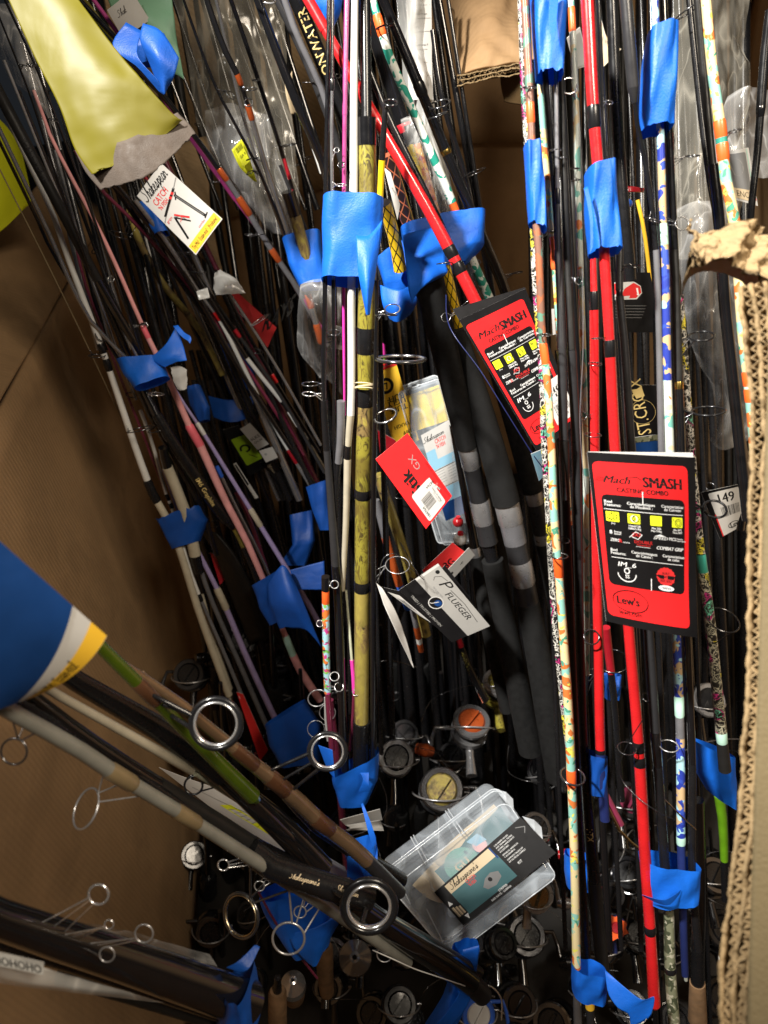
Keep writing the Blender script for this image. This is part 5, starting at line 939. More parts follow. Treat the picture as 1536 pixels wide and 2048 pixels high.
tape('large folded shaded blue tape where the lilac and peach rods meet', [(505, 1170, 565, 1135, 1.16), (520, 1215, 590, 1160, 1.17), (540, 1250, 580, 1230, 1.18)], .02, mat='tape_shaded', seed=11,
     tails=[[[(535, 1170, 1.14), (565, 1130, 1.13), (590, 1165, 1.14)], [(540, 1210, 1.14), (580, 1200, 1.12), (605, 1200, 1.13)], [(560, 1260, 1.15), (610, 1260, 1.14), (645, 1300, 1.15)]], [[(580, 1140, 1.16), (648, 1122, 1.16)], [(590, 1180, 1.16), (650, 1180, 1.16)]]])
tape('blue tape in the shade left of the black central rods', [(612, 975, 655, 960, 1.2), (625, 1020, 660, 1010, 1.21), (640, 1060, 662, 1060, 1.22)], .02, mat='tape_shaded', seed=12)
tape('shaded blue tape deep between the lilac rods and the rainbow rod', [(580, 1030, 625, 1020, 1.25), (585, 1090, 630, 1080, 1.25), (560, 1130, 612, 1130, 1.26)], .015, mat='tape_shaded', seed=13)
tape('shaded blue tape low behind the silver rings, bottom of the left bundles', [(530, 1450, 610, 1400, 1.15), (540, 1490, 640, 1450, 1.16), (560, 1530, 640, 1520, 1.17)], .02, mat='tape_shaded', seed=14)
tape('bright blue tape at the foot of the camouflage handle', [(664, 1548, 758, 1500, .93), (668, 1570, 756, 1555, .94), (680, 1604, 735, 1600, .95)], .026, seed=15, hull=3,
     tails=[[[(720, 1545, .90), (738, 1545, .90)], [(726, 1560, .895), (738, 1570, .895)], [(716, 1586, .90), (742, 1582, .90)]], [[(636, 1490, .93), (665, 1500, .92)], [(655, 1540, .93), (670, 1560, .92)]]])
tape('blue tape star of loose ends right of the bronze rod', [(690, 1700, 752, 1680, .70), (700, 1740, 752, 1730, .70), (705, 1775, 745, 1775, .71)], .02, mat='tape', seed=16,
     tails=[[[(722, 1608, .74), (726, 1606, .74)], [(735, 1660, .72), (745, 1655, .72)], [(745, 1710, .69), (755, 1700, .69)], [(720, 1760, .68), (752, 1760, .68)]], [[(699, 1695, .68), (702, 1690, .68)], [(694, 1720, .675), (720, 1735, .67)], [(694, 1755, .68), (735, 1765, .68)]]])
tape('bright blue tape hanging under the grey-cream near rod', [(520, 1790, 640, 1760, .66), (540, 1840, 665, 1830, .67), (590, 1905, 660, 1880, .68)], .02, seed=17,
     tails=[[[(575, 1870, .655), (640, 1850, .65), (700, 1810, .65)], [(590, 1900, .655), (635, 1895, .65), (670, 1860, .655)], [(620, 1930, .66), (632, 1935, .66), (645, 1905, .66)]], [[(600, 1690, .68), (660, 1720, .68)], [(545, 1670, .70), (600, 1740, .69)]]])
tape('blue tape collar round the black tubes at the bottom left', [(462, 1955, 500, 1960, .50), (450, 1990, 512, 2000, .51), (435, 2040, 520, 2030, .52)], .03, mat='tape_shaded', seed=18,
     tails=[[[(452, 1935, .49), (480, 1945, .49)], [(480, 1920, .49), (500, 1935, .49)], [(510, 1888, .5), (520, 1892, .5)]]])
tape('blue tape running down beside the plastic tackle box at the bottom', [(905, 1905, 958, 1890, .76), (900, 1960, 950, 1950, .77), (885, 2010, 925, 2010, .78), (850, 2060, 900, 2060, .79)], .02, seed=19,
     tails=[[[(925, 1900, .74), (958, 1890, .74)], [(930, 1960, .74), (952, 1950, .74)], [(890, 2030, .75), (930, 2020, .75)], [(840, 2070, .76), (880, 2070, .76)]]])
tape('long blue tape on the rods at the top, left of the red rods', [(1061, -30, 1136, -30, .51), (1066, 60, 1130, 60, .515), (1074, 158, 1124, 160, .52)], .012, seed=20, jag=.06, ends='b',
     tails=[[[(1100, -20, .495), (1118, -20, .495)], [(1098, 40, .495), (1112, 60, .495)], [(1104, 80, .495), (1108, 84, .495)]]])
tape('short blue tape with a torn lower corner round the painted rods at upper right', [(1048, 292, 1080, 288, .525), (1054, 380, 1088, 380, .53), (1058, 450, 1092, 466, .535)], .009, mat='tape', seed=21, jag=.05, ends='b')
tape('blue tape round the bright red rod above the big red tag', [(1172, 343, 1226, 328, .52), (1172, 420, 1232, 415, .525), (1180, 512, 1240, 505, .53)], .014, seed=22, jag=.04, ends='b',
     tails=[[[(1168, 376, .505), (1176, 372, .505)], [(1180, 440, .505), (1186, 430, .505)], [(1180, 512, .505), (1186, 500, .505)]]])
tape('blue tape round the koi painted rod at the upper right', [(1297, 66, 1352, 54, .53), (1286, 140, 1350, 140, .535), (1282, 210, 1346, 200, .54), (1282, 266, 1344, 258, .545)], .013, seed=23, jag=.03, ends='b')
tape('long blue tape round the red, grey and blue rods at the lower right', [(1282, 1714, 1395, 1728, .665), (1286, 1760, 1394, 1765, .67), (1292, 1800, 1390, 1795, .675)], .02, mat='tape', seed=24,
     tails=[[[(1284, 1790, .645), (1330, 1800, .64), (1362, 1780, .65)], [(1290, 1795, .65), (1335, 1812, .645), (1358, 1790, .65)]]])
tape('lowest blue tape with a wavy loose tail at the bottom right', [(1145, 1930, 1212, 1940, .685), (1145, 1960, 1212, 1968, .69), (1147, 1988, 1208, 1998, .695)], .015, seed=25,
     tails=[[[(1210, 1940, .67), (1216, 1945, .67)], [(1216, 1985, .665), (1250, 1975, .66)], [(1235, 2015, .66), (1285, 2000, .655)], [(1258, 2030, .66), (1310, 1995, .655)], [(1262, 2060, .665), (1300, 2040, .66)]]])
tape('blue tape at the lower end of the second red rod', [(1176, 1505, 1212, 1510, .67), (1176, 1545, 1212, 1545, .675), (1178, 1585, 1210, 1585, .68)], .012, mat='tape_shaded', seed=26)
tape('narrow blue tape behind the floral rod at lower right of the tackle box', [(1130, 1705, 1175, 1712, .74), (1130, 1745, 1176, 1745, .745), (1134, 1772, 1176, 1778, .75)], .012, mat='tape', seed=27)
tape('bright blue tape on the far right beside the torn cardboard, low', [(1388, 1480, 1462, 1508, .74), (1392, 1540, 1466, 1560, .75), (1420, 1585, 1464, 1612, .76)], .02, seed=28)
tape('small shaded blue tape seen through the gap behind the bright red rod', [(1208, 1350, 1240, 1348, .82), (1212, 1375, 1240, 1372, .82), (1212, 1398, 1236, 1396, .83)], .012, mat='tape_shaded', seed=29)
tape('tall blue tape strip at the top, left of the purple rod', [(608, -30, 690, -30, .72), (635, 30, 680, 20, .73), (646, 60, 662, 60, .74)], .012, seed=30)
# ================================================================= cards and tags
def smash(label, corners, curl, full=True, wave=0):
    c = Card(label, corners, 'ink_card', curl=curl, nx=16, ny=20, wave=wave, thick=.0004)
    c.rect(.03, .05, .91, .955, 'ink_red', .05)
    c.text(.10, .168, .044, 'Mach', 'ink', sx=1.15, bold=.06, shear=.35, maxw=.33)
    for i in range(3): c.line([(.06-.01*i, .140+.008*i), (.13-.01*i, .142+.008*i)], .006, 'ink')
    c.line([(.30, .135), (.40, .125), (.44, .140)], .008, 'ink')
    c.text(.45, .178, .060, 'SMASH', 'ink', sx=.98, bold=.09, maxw=.40)
    for i in range(4): c.line([(.47+.1*i, .14), (.53+.1*i, .150)], .0035, 'ink_red')
    c.text(.45, .216, .027, 'CASTING COMBO', 'ink', 'C', sx=1.05, bold=.06, maxw=.48)
    c.rect(.075, .235, .86, .765, 'ink_card', .05)
    def two(u, v, a, b, al='C'):
        c.text(u, v, .0165, a, 'ink_white', al, sx=1.1, bold=.035, maxw=.27); c.text(u, v+.018, .0165, b, 'ink_white', al, sx=1.1, bold=.035, maxw=.25)
    two(.095, .283, 'Reel', 'Features:', 'L'); two(.42, .283, 'Caractéristiques', 'de Moulinet :'); two(.73, .283, 'Caracteristicas', 'de Carrete:')
    c.line([(.09, .320), (.84, .320)], .005, 'ink_white')
    for i, u in enumerate((.10, .29, .50, .72)):
        c.rect(u, .333, u+.115, .39, 'ink_yellow', .008)
        m = u+.0575
        if i == 0:
            c.circ(m-.01, .362, .022, 'ink_card', .006)
            for k in range(9): c.circ(m-.005+.042*math.cos(k*.55-1.6), .362+.020*math.sin(k*.55-1.6), .007, 'ink_card', n=8)
        elif i == 1:
            c.circ(m-.02, .361, .026, 'ink_card', .006); c.circ(m, .361, .028, 'ink_white', .008); c.circ(m+.018, .361, .03, 'ink_card', .007)
        elif i == 2: c.poly([(u+.01, .34), (u+.045, .345), (u+.03, .385), (u+.01, .385)], 'ink_card'); c.line([(m, .34), (m+.02, .365), (m, .388)], .008, 'ink_card'); c.line([(m+.045, .34), (m+.02, .365), (m+.04, .388)], .006, 'ink_card')
        else: c.circ(m+.012, .364, .034, 'ink_card', .005); c.circ(m+.012, .364, .020, 'ink_card', .005); c.poly([(u+.01, .34), (u+.05, .35), (u+.04, .358), (u+.015, .352)], 'ink_card')
    c.text(.157, .407, .011, '7+1', 'ink_white', 'C', bold=.03)
    for u, a, b in ((.35, '110yd/12lb', '100m/5.4kg'), (.56, 'Max 20lb', 'Max 9.0kg'), (.78, '30in RPT', '76cm RPT')):
        c.text(u, .409, .012, a, 'ink_white', 'C', bold=.04, maxw=.14); c.text(u, .424, .012, b, 'ink_white', 'C', bold=.04, maxw=.14)
    c.text(.12, .462, .022, '8', 'ink_white', bold=.05); c.text(.16, .452, .010, 'Bearing', 'ink_white', bold=.03); c.text(.16, .464, .010, 'System', 'ink_white', bold=.03)
    c.text(.36, .462, .022, '2X3', 'ink_red2', 'C', bold=.04, shear=.3); c.line([(.30, .47), (.36, .435), (.42, .45), (.38, .478), (.32, .465)], .006, 'ink_white')
    c.text(.60, .465, .016, 'SPEED', 'ink_white', 'C', sx=1.6, bold=.03, shear=.3); c.poly([(.54, .448), (.60, .435), (.66, .448)], 'ink_white')
    c.text(.69, .465, .018, 'MCS', 'ink_white', bold=.04); c.text(.77, .457, .009, 'Magnetic', 'ink_white', bold=.02); c.text(.77, .468, .009, 'Control System', 'ink_white', bold=.02, maxw=.1)
    c.text(.12, .505, .018, 'ZERO', 'ink_white', sx=.9, bold=.03, shear=.2); c.text(.20, .508, .022, 'R', 'ink_red2', bold=.04); c.text(.235, .508, .01, 'reverse', 'ink_white', shear=.3)
    c.text(.43, .500, .018, 'DOUBLE', 'ink_red2', 'C', sx=1.2, bold=.02); c.text(.43, .514, .011, 'Threaded', 'ink_red2', 'C', sx=1.5, bold=.02); c.line([(.36, .520), (.50, .520)], .003, 'ink_white')
    c.text(.70, .522, .020, 'COMBAT GRIP', 'ink_white', 'C', sx=1.1, bold=.05, shear=.25, maxw=.28)
    two(.115, .563, 'Rod', 'Features:', 'L'); two(.44, .563, 'Caractéristiques', 'de Canne :'); two(.74, .563, 'Características', 'de caña:')
    c.line([(.12, .600), (.84, .600)], .005, 'ink_white')
    c.text(.26, .648, .028, 'IM_6', 'ink_white', 'C', sx=1.5, bold=.03, shear=.15)
    c.circ(.26, .672, .024, 'ink_white', .01); pts = [(.26+.09*math.cos(a), .69+.045*math.sin(a)) for a in [math.pi*k/12 for k in range(13)]]
    c.line(pts, .009, 'ink_white'); c.text(.26, .715, .022, 'SS', 'ink_white', 'C', bold=.04)
    pts = [(.66+(.095+.008*(k % 2))*math.cos(k*math.pi/16), .675+(.05+.004*(k % 2))*math.sin(k*math.pi/16)) for k in range(32)]; c.poly(pts, 'ink_red2')
    c.rect(.555, .668, .64, .690, 'ink_card'); c.rect(.68, .668, .78, .690, 'ink_card'); c.text(.66, .664, .014, 'BUILT', 'ink_card', 'C', bold=.04); c.text(.66, .684, .012, 'WITH', 'ink_card', 'C', bold=.04); c.text(.66, .708, .016, 'REEL SEAT', 'ink_card', 'C', bold=.04, maxw=.12)
    c.circ(.66, .742, .085, 'ink_white', sy=.30); c.text(.66, .748, .018, 'winn', 'ink_card', 'C', sx=1.3, bold=.04)
    c.line([(.44, .205), (.435, .275)], .008, 'ink_white'); c.line([(.505, .70), (.50, .765)], .009, 'ink_white')
    c.circ(.27, .850, .18, 'ink', .006, sy=.55)
    c.text(.125, .870, .046, "Lew's", 'ink', sx=1.05, bold=.05, maxw=.27)
    c.text(.14, .932, .026, 'lews.com', 'ink', bold=.0, sx=1.1, maxw=.26)
    return c
c = smash('big red and black catalogue tag on the bright red rod at lower right', [(1174, 904, .525), (1390, 915, .53), (1394, 1275, .545), (1212, 1242, .54)], .006, wave=.003); c.done()
Card('', [(1176, 903, .545), (1386, 905, .55), (1388, 940, .55), (1180, 935, .545)], 'paper', parent=c.e, nx=4, ny=2)
c = smash('tilted red and black catalogue tag with white price sticker behind the floral rod', [(918, 640, .645), (1051, 577, .64), (1160, 840, .665), (1075, 905, .675)], .004)
c.k += 6; c.rect(.56, .63, .98, .93, 'paper', .04); c.k += 2
c.text(.60, .755, .075, '149', 'ink', bold=.03, maxw=.30); c.barcode(.64, .80, .93, .87); c.text(.62, .785, .015, 'WALLEYE CASTING 36', 'ink_grey', maxw=.3); c.text(.66, .905, .02, '0 54789', 'ink', bold=.02); c.done()
Card('', [(905, 618, .66), (1050, 574, .655), (1052, 585, .655), (920, 643, .66)], 'ink_card', parent=c.e, nx=4, ny=1)
# white catalogue tag upper left
c = Card('white catalogue tag with yellow end band and tiny rod pictures, upper left', [(274, 392, .86), (323, 327, .85), (445, 438, .87), (392, 510, .88)], 'paper', curl=.002)
# u runs along short top edge (up-left to up-right), v runs down the card
c.text(.08, .15, .17, "Shakespear", 'ink', script=True, maxw=.84, bold=.02); c.text(.16, .27, .085, 'CATCH', 'ink_red2', sx=.62, bold=.02); c.text(.16, .345, .06, "'N FISH", 'ink_red2', sx=.62, bold=.03)
c.rect(.02, .865, .98, .985, 'ink_gold'); c.text(.5, .955, .06, 'Try Me! · Essaie-moi! · ¡Pruébame!', 'ink', 'C', bold=.02, maxw=.86)
c.line([(.14, .42), (.75, .30)], .06, 'ink_card'); c.line([(.75, .30), (.98, .24)], .02, 'ink_grey'); c.line([(.53, .34), (.66, .32)], .07, 'ink_red2'); c.line([(.02, .46), (.14, .43)], .02, 'ink_grey')
c.line([(.15, .80), (.28, .52)], .05, 'ink_card'); c.line([(.28, .52), (.40, .56), (.44, .66)], .018, 'ink_grey'); c.line([(.32, .50), (.52, .66)], .04, 'ink_red2'); c.line([(.30, .54), (.48, .70)], .03, 'ink_card')
c.line([(.66, .36), (.80, .80)], .06, 'ink_card'); c.line([(.60, .40), (.72, .34)], .03, 'ink_card'); c.line([(.76, .82), (.88, .80)], .03, 'ink_card'); c.line([(.66, .37), (.79, .78)], .015, 'ink_grey')
c.text(.06, .50, .035, 'grips', 'ink_red2'); c.text(.30, .62, .03, 'reel', 'ink_red2', rot=20); c.text(.50, .84, .03, 'combo', 'ink_red2'); c.done()
mb = MB(); tube(mb, [P(300, 362, .86), P(290, 345, .87), P(272, 325, .89), P(262, 300, .92)], [.0005]*4, 'black', 6); mb.build('cord', c.e)
# red square tag in the middle
c = Card('red square tag with black lettering and barcode sticker, centre', [(904, 992, .72), (852, 1058, .73), (751, 918, .71), (815, 866, .70)], 'ink_red', curl=.001, wob=.002)
# orientation: lettering runs from the right edge towards the left-up
c.k += 1; c.rect(.05, .03, .62, .40, 'paper', .04); c.barcode(.12, .12, .50, .24, n=14); c.text(.10, .35, .04, '184764', 'ink', bold=.02); c.text(.12, .09, .03, 'Made in China', 'ink'); c.text(.10, .28, .03, 'shakespeare.com', 'ink_grey', maxw=.4)
c.text(.30, .66, .2, 'Stik', 'ink', bold=.06, sx=1.0, rot=180+0, maxw=.7) if False else None
c.done()
c2 = Card('', [(815, 866, .6985), (904, 992, .7185), (852, 1058, .7285), (751, 918, .7085)], 'ink_red', parent=c.e, nx=2, ny=2, thick=.0002)
c2.e = c.e; c2.k = 8
# lettering block, upright along the card's length, seen from below
c2.c = [c2.c[2], c2.c[3], c2.c[0], c2.c[1]]
c2.text(.34, .52, .30, 'Stik', 'ink', bold=.07, maxw=.60); c2.text(.56, .80, .16, 'GX', 'ink_grey', bold=0, sx=1.2, rot=0); c2.text(.02, .965, .035, 'THE TOUGHEST ROD EVER MADE · USE THE BEST', 'ink_card', maxw=.9)
c2.k += 3; c2.rect(.02, .18, .40, .80, 'paper', .03); c2.k += 1; c2.barcode(.12, .32, .28, .62, vert=False); c2.text(.05, .30, .07, '184764', 'ink', bold=.02, maxw=.2); c2.text(.07, .74, .05, 'Made in China', 'ink', maxw=.22); c2.text(.08, .68, .03, 'shakespeare.com', 'ink_grey', maxw=.25); c2.done('print')
# yellow box
c = Card('yellow retail card with black printed words behind the black ring guides', [(745, 742, .93), (792, 725, .92), (838, 880, .96), (790, 900, .97)], 'ink_gold')
c.circ(.35, .22, .26, 'ink_card', .12); c.line([(.25, .19), (.42, .19), (.36, .26)], .05, 'ink_card')
for i, (w, v) in enumerate((('UGLY', .42), ('TUFF', .50), ('BUFF', .36))): c.text(.95, v, .07, w, 'ink_card', bold=.05, rot=180, maxw=.75)
for i, (w, v) in enumerate((('TOUGH', .72), ('TUFF', .82), ('NEVER', .90))): c.text(.95, v, .045, w, 'ink_card', bold=.04, rot=180, maxw=.75)
c.rect(.4, .0, 1.0, .03, 'ink_red2'); c.done()
# white and charcoal tag
c = Card('white and charcoal tag with a round blue emblem, hanging below the red square tag', [(876, 1127, .85), (980, 1252, .87), (904, 1285, .88), (798, 1180, .86)], 'ink_card', curl=.001)
c.rect(0, 0, 1, .585, 'paper_grey'); c.rect(0, 0, .03, .585, 'paper')
c.text(.20, .28, .26, 'P', 'ink', shear=.3, bold=0, sx=1.1); c.line([(.14, .30), (.11, .24), (.15, .12), (.24, .08)], .006, 'ink')
c.text(.36, .33, .15, 'FLUEGER', 'ink', bold=.02, shear=.15, sx=.95, maxw=.56); c.line([(.36, .16), (.60, .12), (.88, .17)], .007, 'ink')
c.circ(.40, .60, .09, 'paper'); c.circ(.40, .60, .078, 'ink_card'); c.circ(.42, .57, .045, 'ink_blue'); c.text(.37, .66, .13, 'J', 'paper', shear=.4, bold=.01)
c.text(.20, .42, .035, 'TROLLING REEL', 'ink_grey', maxw=.3); c.text(.15, .92, .06, 'TRIED | TRUSTED | PROVEN', 'paper_grey', bold=.01, maxw=.72); c.circ(.08, .12, .025, 'ink'); c.done()
mb = MB(); tube(mb, [P(838, 1150, .85), P(825, 1130, .85), P(812, 1105, .86), P(800, 1085, .88)], [.0005]*4, 'black', 6); mb.build('cord', c.e)
c = Card('charcoal tag folded behind the white and charcoal one', [(890, 1130, .89), (940, 1195, .90), (925, 1215, .90), (870, 1150, .89)], 'ink_card'); c.done()
o = sheet('leaflet', [[(753, 1166, .80), (764, 1176, .80)], [(770, 1215, .79), (790, 1220, .80)], [(795, 1270, .80), (810, 1270, .81)], [(826, 1335, .82), (828, 1336, .82)]], 'paper', None, 8, 20, .001, 60, .0012)
tag(o, 'narrow white folded leaflet pointing down beside the barcode tag', 'leaflet')
c = Card('dark tag with a small white barcode sticker left of the charcoal tag', [(758, 1172, .84), (800, 1182, .85), (890, 1265, .88), (850, 1240, .87)], 'ink_card', curl=.001)
c.k += 1; c.poly([(.05, .25), (.5, .0), (.95, .0), (.62, .55)], 'paper') if False else c.rect(.06, .15, .62, .85, 'paper'); c.barcode(.16, .3, .5, .6); c.done()
c = Card('red tag with black print beneath the small plastic box with bobbers', [(845, 1140, .92), (905, 1085, .92), (945, 1115, .93), (858, 1166, .93)], 'ink_red2'); c.text(.45, .8, .35, '3G', 'ink_card', bold=.05); c.done()
c = Card('small white price tag below the bobber compartment', [(895, 1140, .91), (938, 1095, .91), (950, 1110, .92), (906, 1158, .92)], 'paper_grey'); c.text(.5, .6, .15, '149', 'ink', 'C', bold=.02); c.circ(.08, .5, .04, 'ink'); c.done()
# cards behind the left bundles
c = Card('green and black square-logo card behind the lilac rod', [(445, 860, 1.2), (478, 850, 1.2), (540, 930, 1.24), (500, 952, 1.24)], 'ink_card'); c.rect(.12, .22, .95, .80, 'ink_green', .08)
c.circ(.5, .48, .22, 'ink_card', .11); c.rect(.2, .5, .45, .62, 'ink_green'); c.line([(.5, .62), (.75, .74)], .04, 'ink_card'); c.done()
c = Card('white price label with a notch above the square-logo card', [(480, 858, 1.18), (500, 846, 1.18), (538, 888, 1.2), (515, 900, 1.2)], 'paper_grey'); c.text(.5, .6, .12, '6LKE', 'ink', 'C', bold=.01); c.text(.5, .75, .08, 'GN-98', 'ink', 'C'); c.done()
c = Card('second white label with saw-tooth edge right of the square-logo card', [(518, 902, 1.18), (545, 894, 1.18), (556, 915, 1.19), (532, 925, 1.19)], 'paper_grey'); c.circ(.3, .4, .1, 'ink_grey'); c.done()
c = Card('black glossy lure pack edge printed with a ruler in the shade', [(520, 925, 1.22), (545, 920, 1.22), (598, 970, 1.25), (585, 995, 1.25)], 'ink_card')
for i in range(6): c.line([(.3+.1*i, .1), (.3+.1*i, .45)], .025, 'ink_beige')
c.circ(.9, .3, .1, 'ink_beige'); c.line([(.2, .15), (.9, .2)], .02, 'ink_beige'); c.done()
c = Card('white and black lettered label along a rod beneath the square-logo card', [(466, 928, 1.17), (472, 925, 1.17), (517, 995, 1.19), (510, 998, 1.19)], 'paper_grey'); c.line([(.5, .05), (.5, .6)], .5, 'ink_card'); c.done()
c = Card('dull red card with black letters under the shredded clear label', [(455, 588, 1.18), (470, 580, 1.18), (553, 655, 1.2), (535, 695, 1.2)], 'ink_red2'); c.text(.25, .78, .14, 'RAYS', 'ink_card', bold=.06, rot=-60); c.done()
c = Card('long pink-red card standing at the foot of the left bundle', [(473, 1384, 1.22), (486, 1388, 1.22), (536, 1500, 1.28), (520, 1522, 1.28)], 'ink_red2'); c.rect(.1, .05, .3, .09, 'pink'); c.done()
c = Card('crimson fabric-like label behind the black pouch in the left bundle', [(420, 1105, 1.24), (450, 1120, 1.24), (458, 1150, 1.25), (440, 1170, 1.25)], 'red_dark'); c.done()
o = sheet('clear_label', [[(428, 545, 1.04), (440, 538, 1.04), (460, 550, 1.04)], [(426, 575, 1.04), (450, 570, 1.03), (480, 565, 1.04)], [(430, 590, 1.04), (460, 588, 1.04), (492, 587, 1.04)]], 'bag_print', None, 14, 14, .003, 60, .0002, jag=.2, ends='ts')
tag(o, 'torn clear label with grey emblem stuck to rods left of centre', 'label')
o = sheet('clear_label', [[(340, 735, .99), (360, 732, .99), (374, 740, .99)], [(345, 760, .99), (360, 755, .985), (376, 765, .99)], [(355, 780, .995), (364, 784, .99), (374, 778, .99)]], 'paper_grey', None, 12, 12, .002, 80, .0002, jag=.2, ends='bs')
tag(o, 'torn scrap of pale grey paper under the curling blue tape', 'paper scrap')
o = sheet('tape_scrap', [[(392, 583, 1.02), (415, 575, 1.02)], [(398, 600, 1.02), (420, 595, 1.02)]], 'bag_print', None, 8, 6, .002, 80, .0002); tag(o, 'small shiny clear tape scrap round the silver rod', 'clear tape')
# right side cards
c = Card('black card with a red and white logo shield, ending NN, behind the right rods', [(1205, 545, .675), (1300, 545, .67), (1325, 665, .69), (1208, 665, .685)], 'ink_card')
c.poly([(.08, .17), (.64, .15), (.76, .22), (.76, .34), (.64, .44), (.08, .46)], 'paper'); c.k += 4; c.poly([(.09, .185), (.63, .17), (.745, .23), (.745, .33), (.63, .42), (.09, .44)], 'ink_red2'); c.k += 4
c.text(.12, .375, .13, 'PENN', 'ink_white', bold=.06, maxw=.58)
for i in range(5): c.line([(.2, .55+.05*i), (.8-.03*i, .55+.05*i)], .008, 'ink_grey')
c.done()
c = Card('dark card with gold vertical lettering behind the grey-black handle', [(1258, 770, .70), (1312, 770, .70), (1322, 872, .72), (1262, 880, .72)], 'ink_card'); c.text(.70, .92, .22, 'ST.CROIX', 'gold_text', bold=0, rot=97, sx=.8); c.circ(.45, .5, .44, 'gold_text', .012, sy=1.1); c.poly([(.1, .12), (.45, .02), (.55, .2), (.25, .25)], 'gold_text'); c.done()
c = Card('blue and olive card edge under the gold lettered card', [(1262, 876, .715), (1322, 868, .72), (1324, 915, .73), (1264, 915, .73)], 'ink_blue'); c.rect(0, 0, 1, .25, 'camo_green'); c.done()
c = Card('white price sticker 149 in shadow beside the torn cardboard edge', [(1402, 985, .72), (1480, 968, .72), (1490, 1050, .74), (1440, 1078, .74)], 'ink_card'); c.rect(.15, .05, .98, .98, 'paper', .05); c.text(.30, .32, .22, '149', 'ink', bold=.03, maxw=.5); c.barcode(.35, .40, .9, .62); c.rect(.12, .5, .16, .98, 'ink_red2'); c.circ(.6, .84, .18, 'ink', .02, sy=.5); c.text(.48, .89, .10, 'Lew', 'ink', bold=.03); c.done()
c = Card('grey and white hanging card with rounded corner ending ENCY at the right', [(1440, 305, .68), (1497, 295, .68), (1516, 412, .70), (1455, 395, .70)], 'paper', curl=.002); c.rect(.02, .06, .84, .80, 'ink_grey', .05); c.circ(.42, .32, .26, 'paper_grey'); c.rect(.02, .74, .9, .95, 'ink_beige'); c.text(.30, .90, .12, 'ENCY°', 'ink', bold=.0, maxw=.62); c.line([(.9, .02), (.9, .6)], .03, 'mint'); c.line([(.96, .55), (.96, .9)], .03, 'ink_red2'); c.done()
c = Card('white and grey card behind the bright red rod near the top', [(1134, 76, .60), (1160, 54, .60), (1178, 130, .62), (1150, 140, .62)], 'paper'); c.rect(.12, .1, .9, .95, 'paper_grey'); c.done()
c = Card('beige tag with red edge ending NCY behind the rods near the top', [(1200, 30, .62), (1212, 80, .62), (1242, 98, .63), (1205, 135, .63)], 'ink_beige'); c.text(.5, .55, .16, 'NCY', 'ink_grey', 'C', rot=-20); c.line([(0, .02), (.5, .03), (1, .05)], .05, 'ink_red2'); c.done()
c = Card('small white tag with printed lines between centre and red rods', [(768, 335, .75), (781, 345, .75), (800, 410, .77), (795, 440, .77)], 'paper'); c.text(.3, .4, .05, 'Warning', 'ink_grey', rot=-70); c.done()
c = Card('small white hanging card beside the orange banded painted rod', [(1103, 618, .60), (1122, 618, .60), (1124, 665, .61), (1106, 670, .61)], 'paper'); c.text(.2, .5, .2, 'C', 'ink_grey'); c.done()
c = Card('small pale blue card at the foot of the tilted red tag', [(1062, 908, .67), (1086, 898, .67), (1090, 950, .69), (1078, 962, .69)], 'ink_lightblue'); c.text(.4, .3, .12, 'cold', 'paper', rot=-80); c.done()
c = Card('white sticker with barcode on the rods behind the central bundle', [(668, 650, .84), (684, 655, .84), (686, 700, .86), (672, 698, .86)], 'paper'); c.barcode(.2, .4, .9, .8); c.done()
c = Card('pink and lime card peeking out right of the camouflage handle', [(750, 672, .86), (770, 690, .87), (775, 730, .88), (752, 735, .88)], 'neon_magenta'); c.rect(.0, .55, .95, .9, 'lime'); c.rect(.1, .9, .9, 1, 'ink_red2'); c.done()
c = Card('dark red card strip beneath the yellow retail card', [(755, 860, .92), (790, 880, .93), (815, 920, .95), (760, 905, .94)], 'red_dark'); c.done()
# bottom left: blue card with yellow band (near the camera)
c = Card('large blue tag with white and yellow rounded end, nearest at the left edge', [(-60, 1440, .33), (-60, 1030, .30), (214, 1272, .345), (66, 1394, .355)], 'paper', curl=.006, nx=10, ny=12)
c.rect(-.0, 0, 1, .72, 'ink_blue'); c.rect(0, .865, 1, .995, 'ink_gold'); c.text(.10, .965, .13, 'Try Me! · Essaie-moi!', 'ink', bold=.05, maxw=.82); c.done()
# under the near rods: white / yellow / blue packaging
c = Card('white card with yellow striped label under the near rods at lower left', [(318, 1535, .66), (480, 1590, .70), (620, 1700, .76), (590, 1745, .76)], 'paper', curl=.002)
c.poly([(.30, .28), (.55, .24), (.72, .50), (.55, .62)], 'ink_yellow')
for i in range(6): c.line([(.36+.03*i, .32+.04*i), (.56+.02*i, .29+.04*i)], .006, 'ink')
c.line([(.2, .12), (.95, .45)], .012, 'ink_card'); c.done()
c = Card('bright blue card beneath the white card at lower left', [(400, 1650, .72), (540, 1700, .74), (600, 1745, .76), (560, 1760, .76)], 'blue_gloss', curl=.002); c.done()
c = Card('white zigzag folded leaflet left of the plastic tackle box', [(680, 1640, .86), (760, 1618, .86), (765, 1640, .87), (690, 1650, .87)], 'paper_grey'); c.done()
sheet('fold', [[(690, 1650, .87), (760, 1640, .86)], [(700, 1656, .86), (765, 1652, .87)], [(690, 1660, .87), (768, 1662, .86)]], 'paper_grey', c.e, 6, 8, .0005, 30)
c = Card('lower white card with blue side seen under the dark blue handle', [(630, 1700, .70), (690, 1735, .71), (700, 1760, .72), (660, 1745, .72)], 'paper'); c.done()
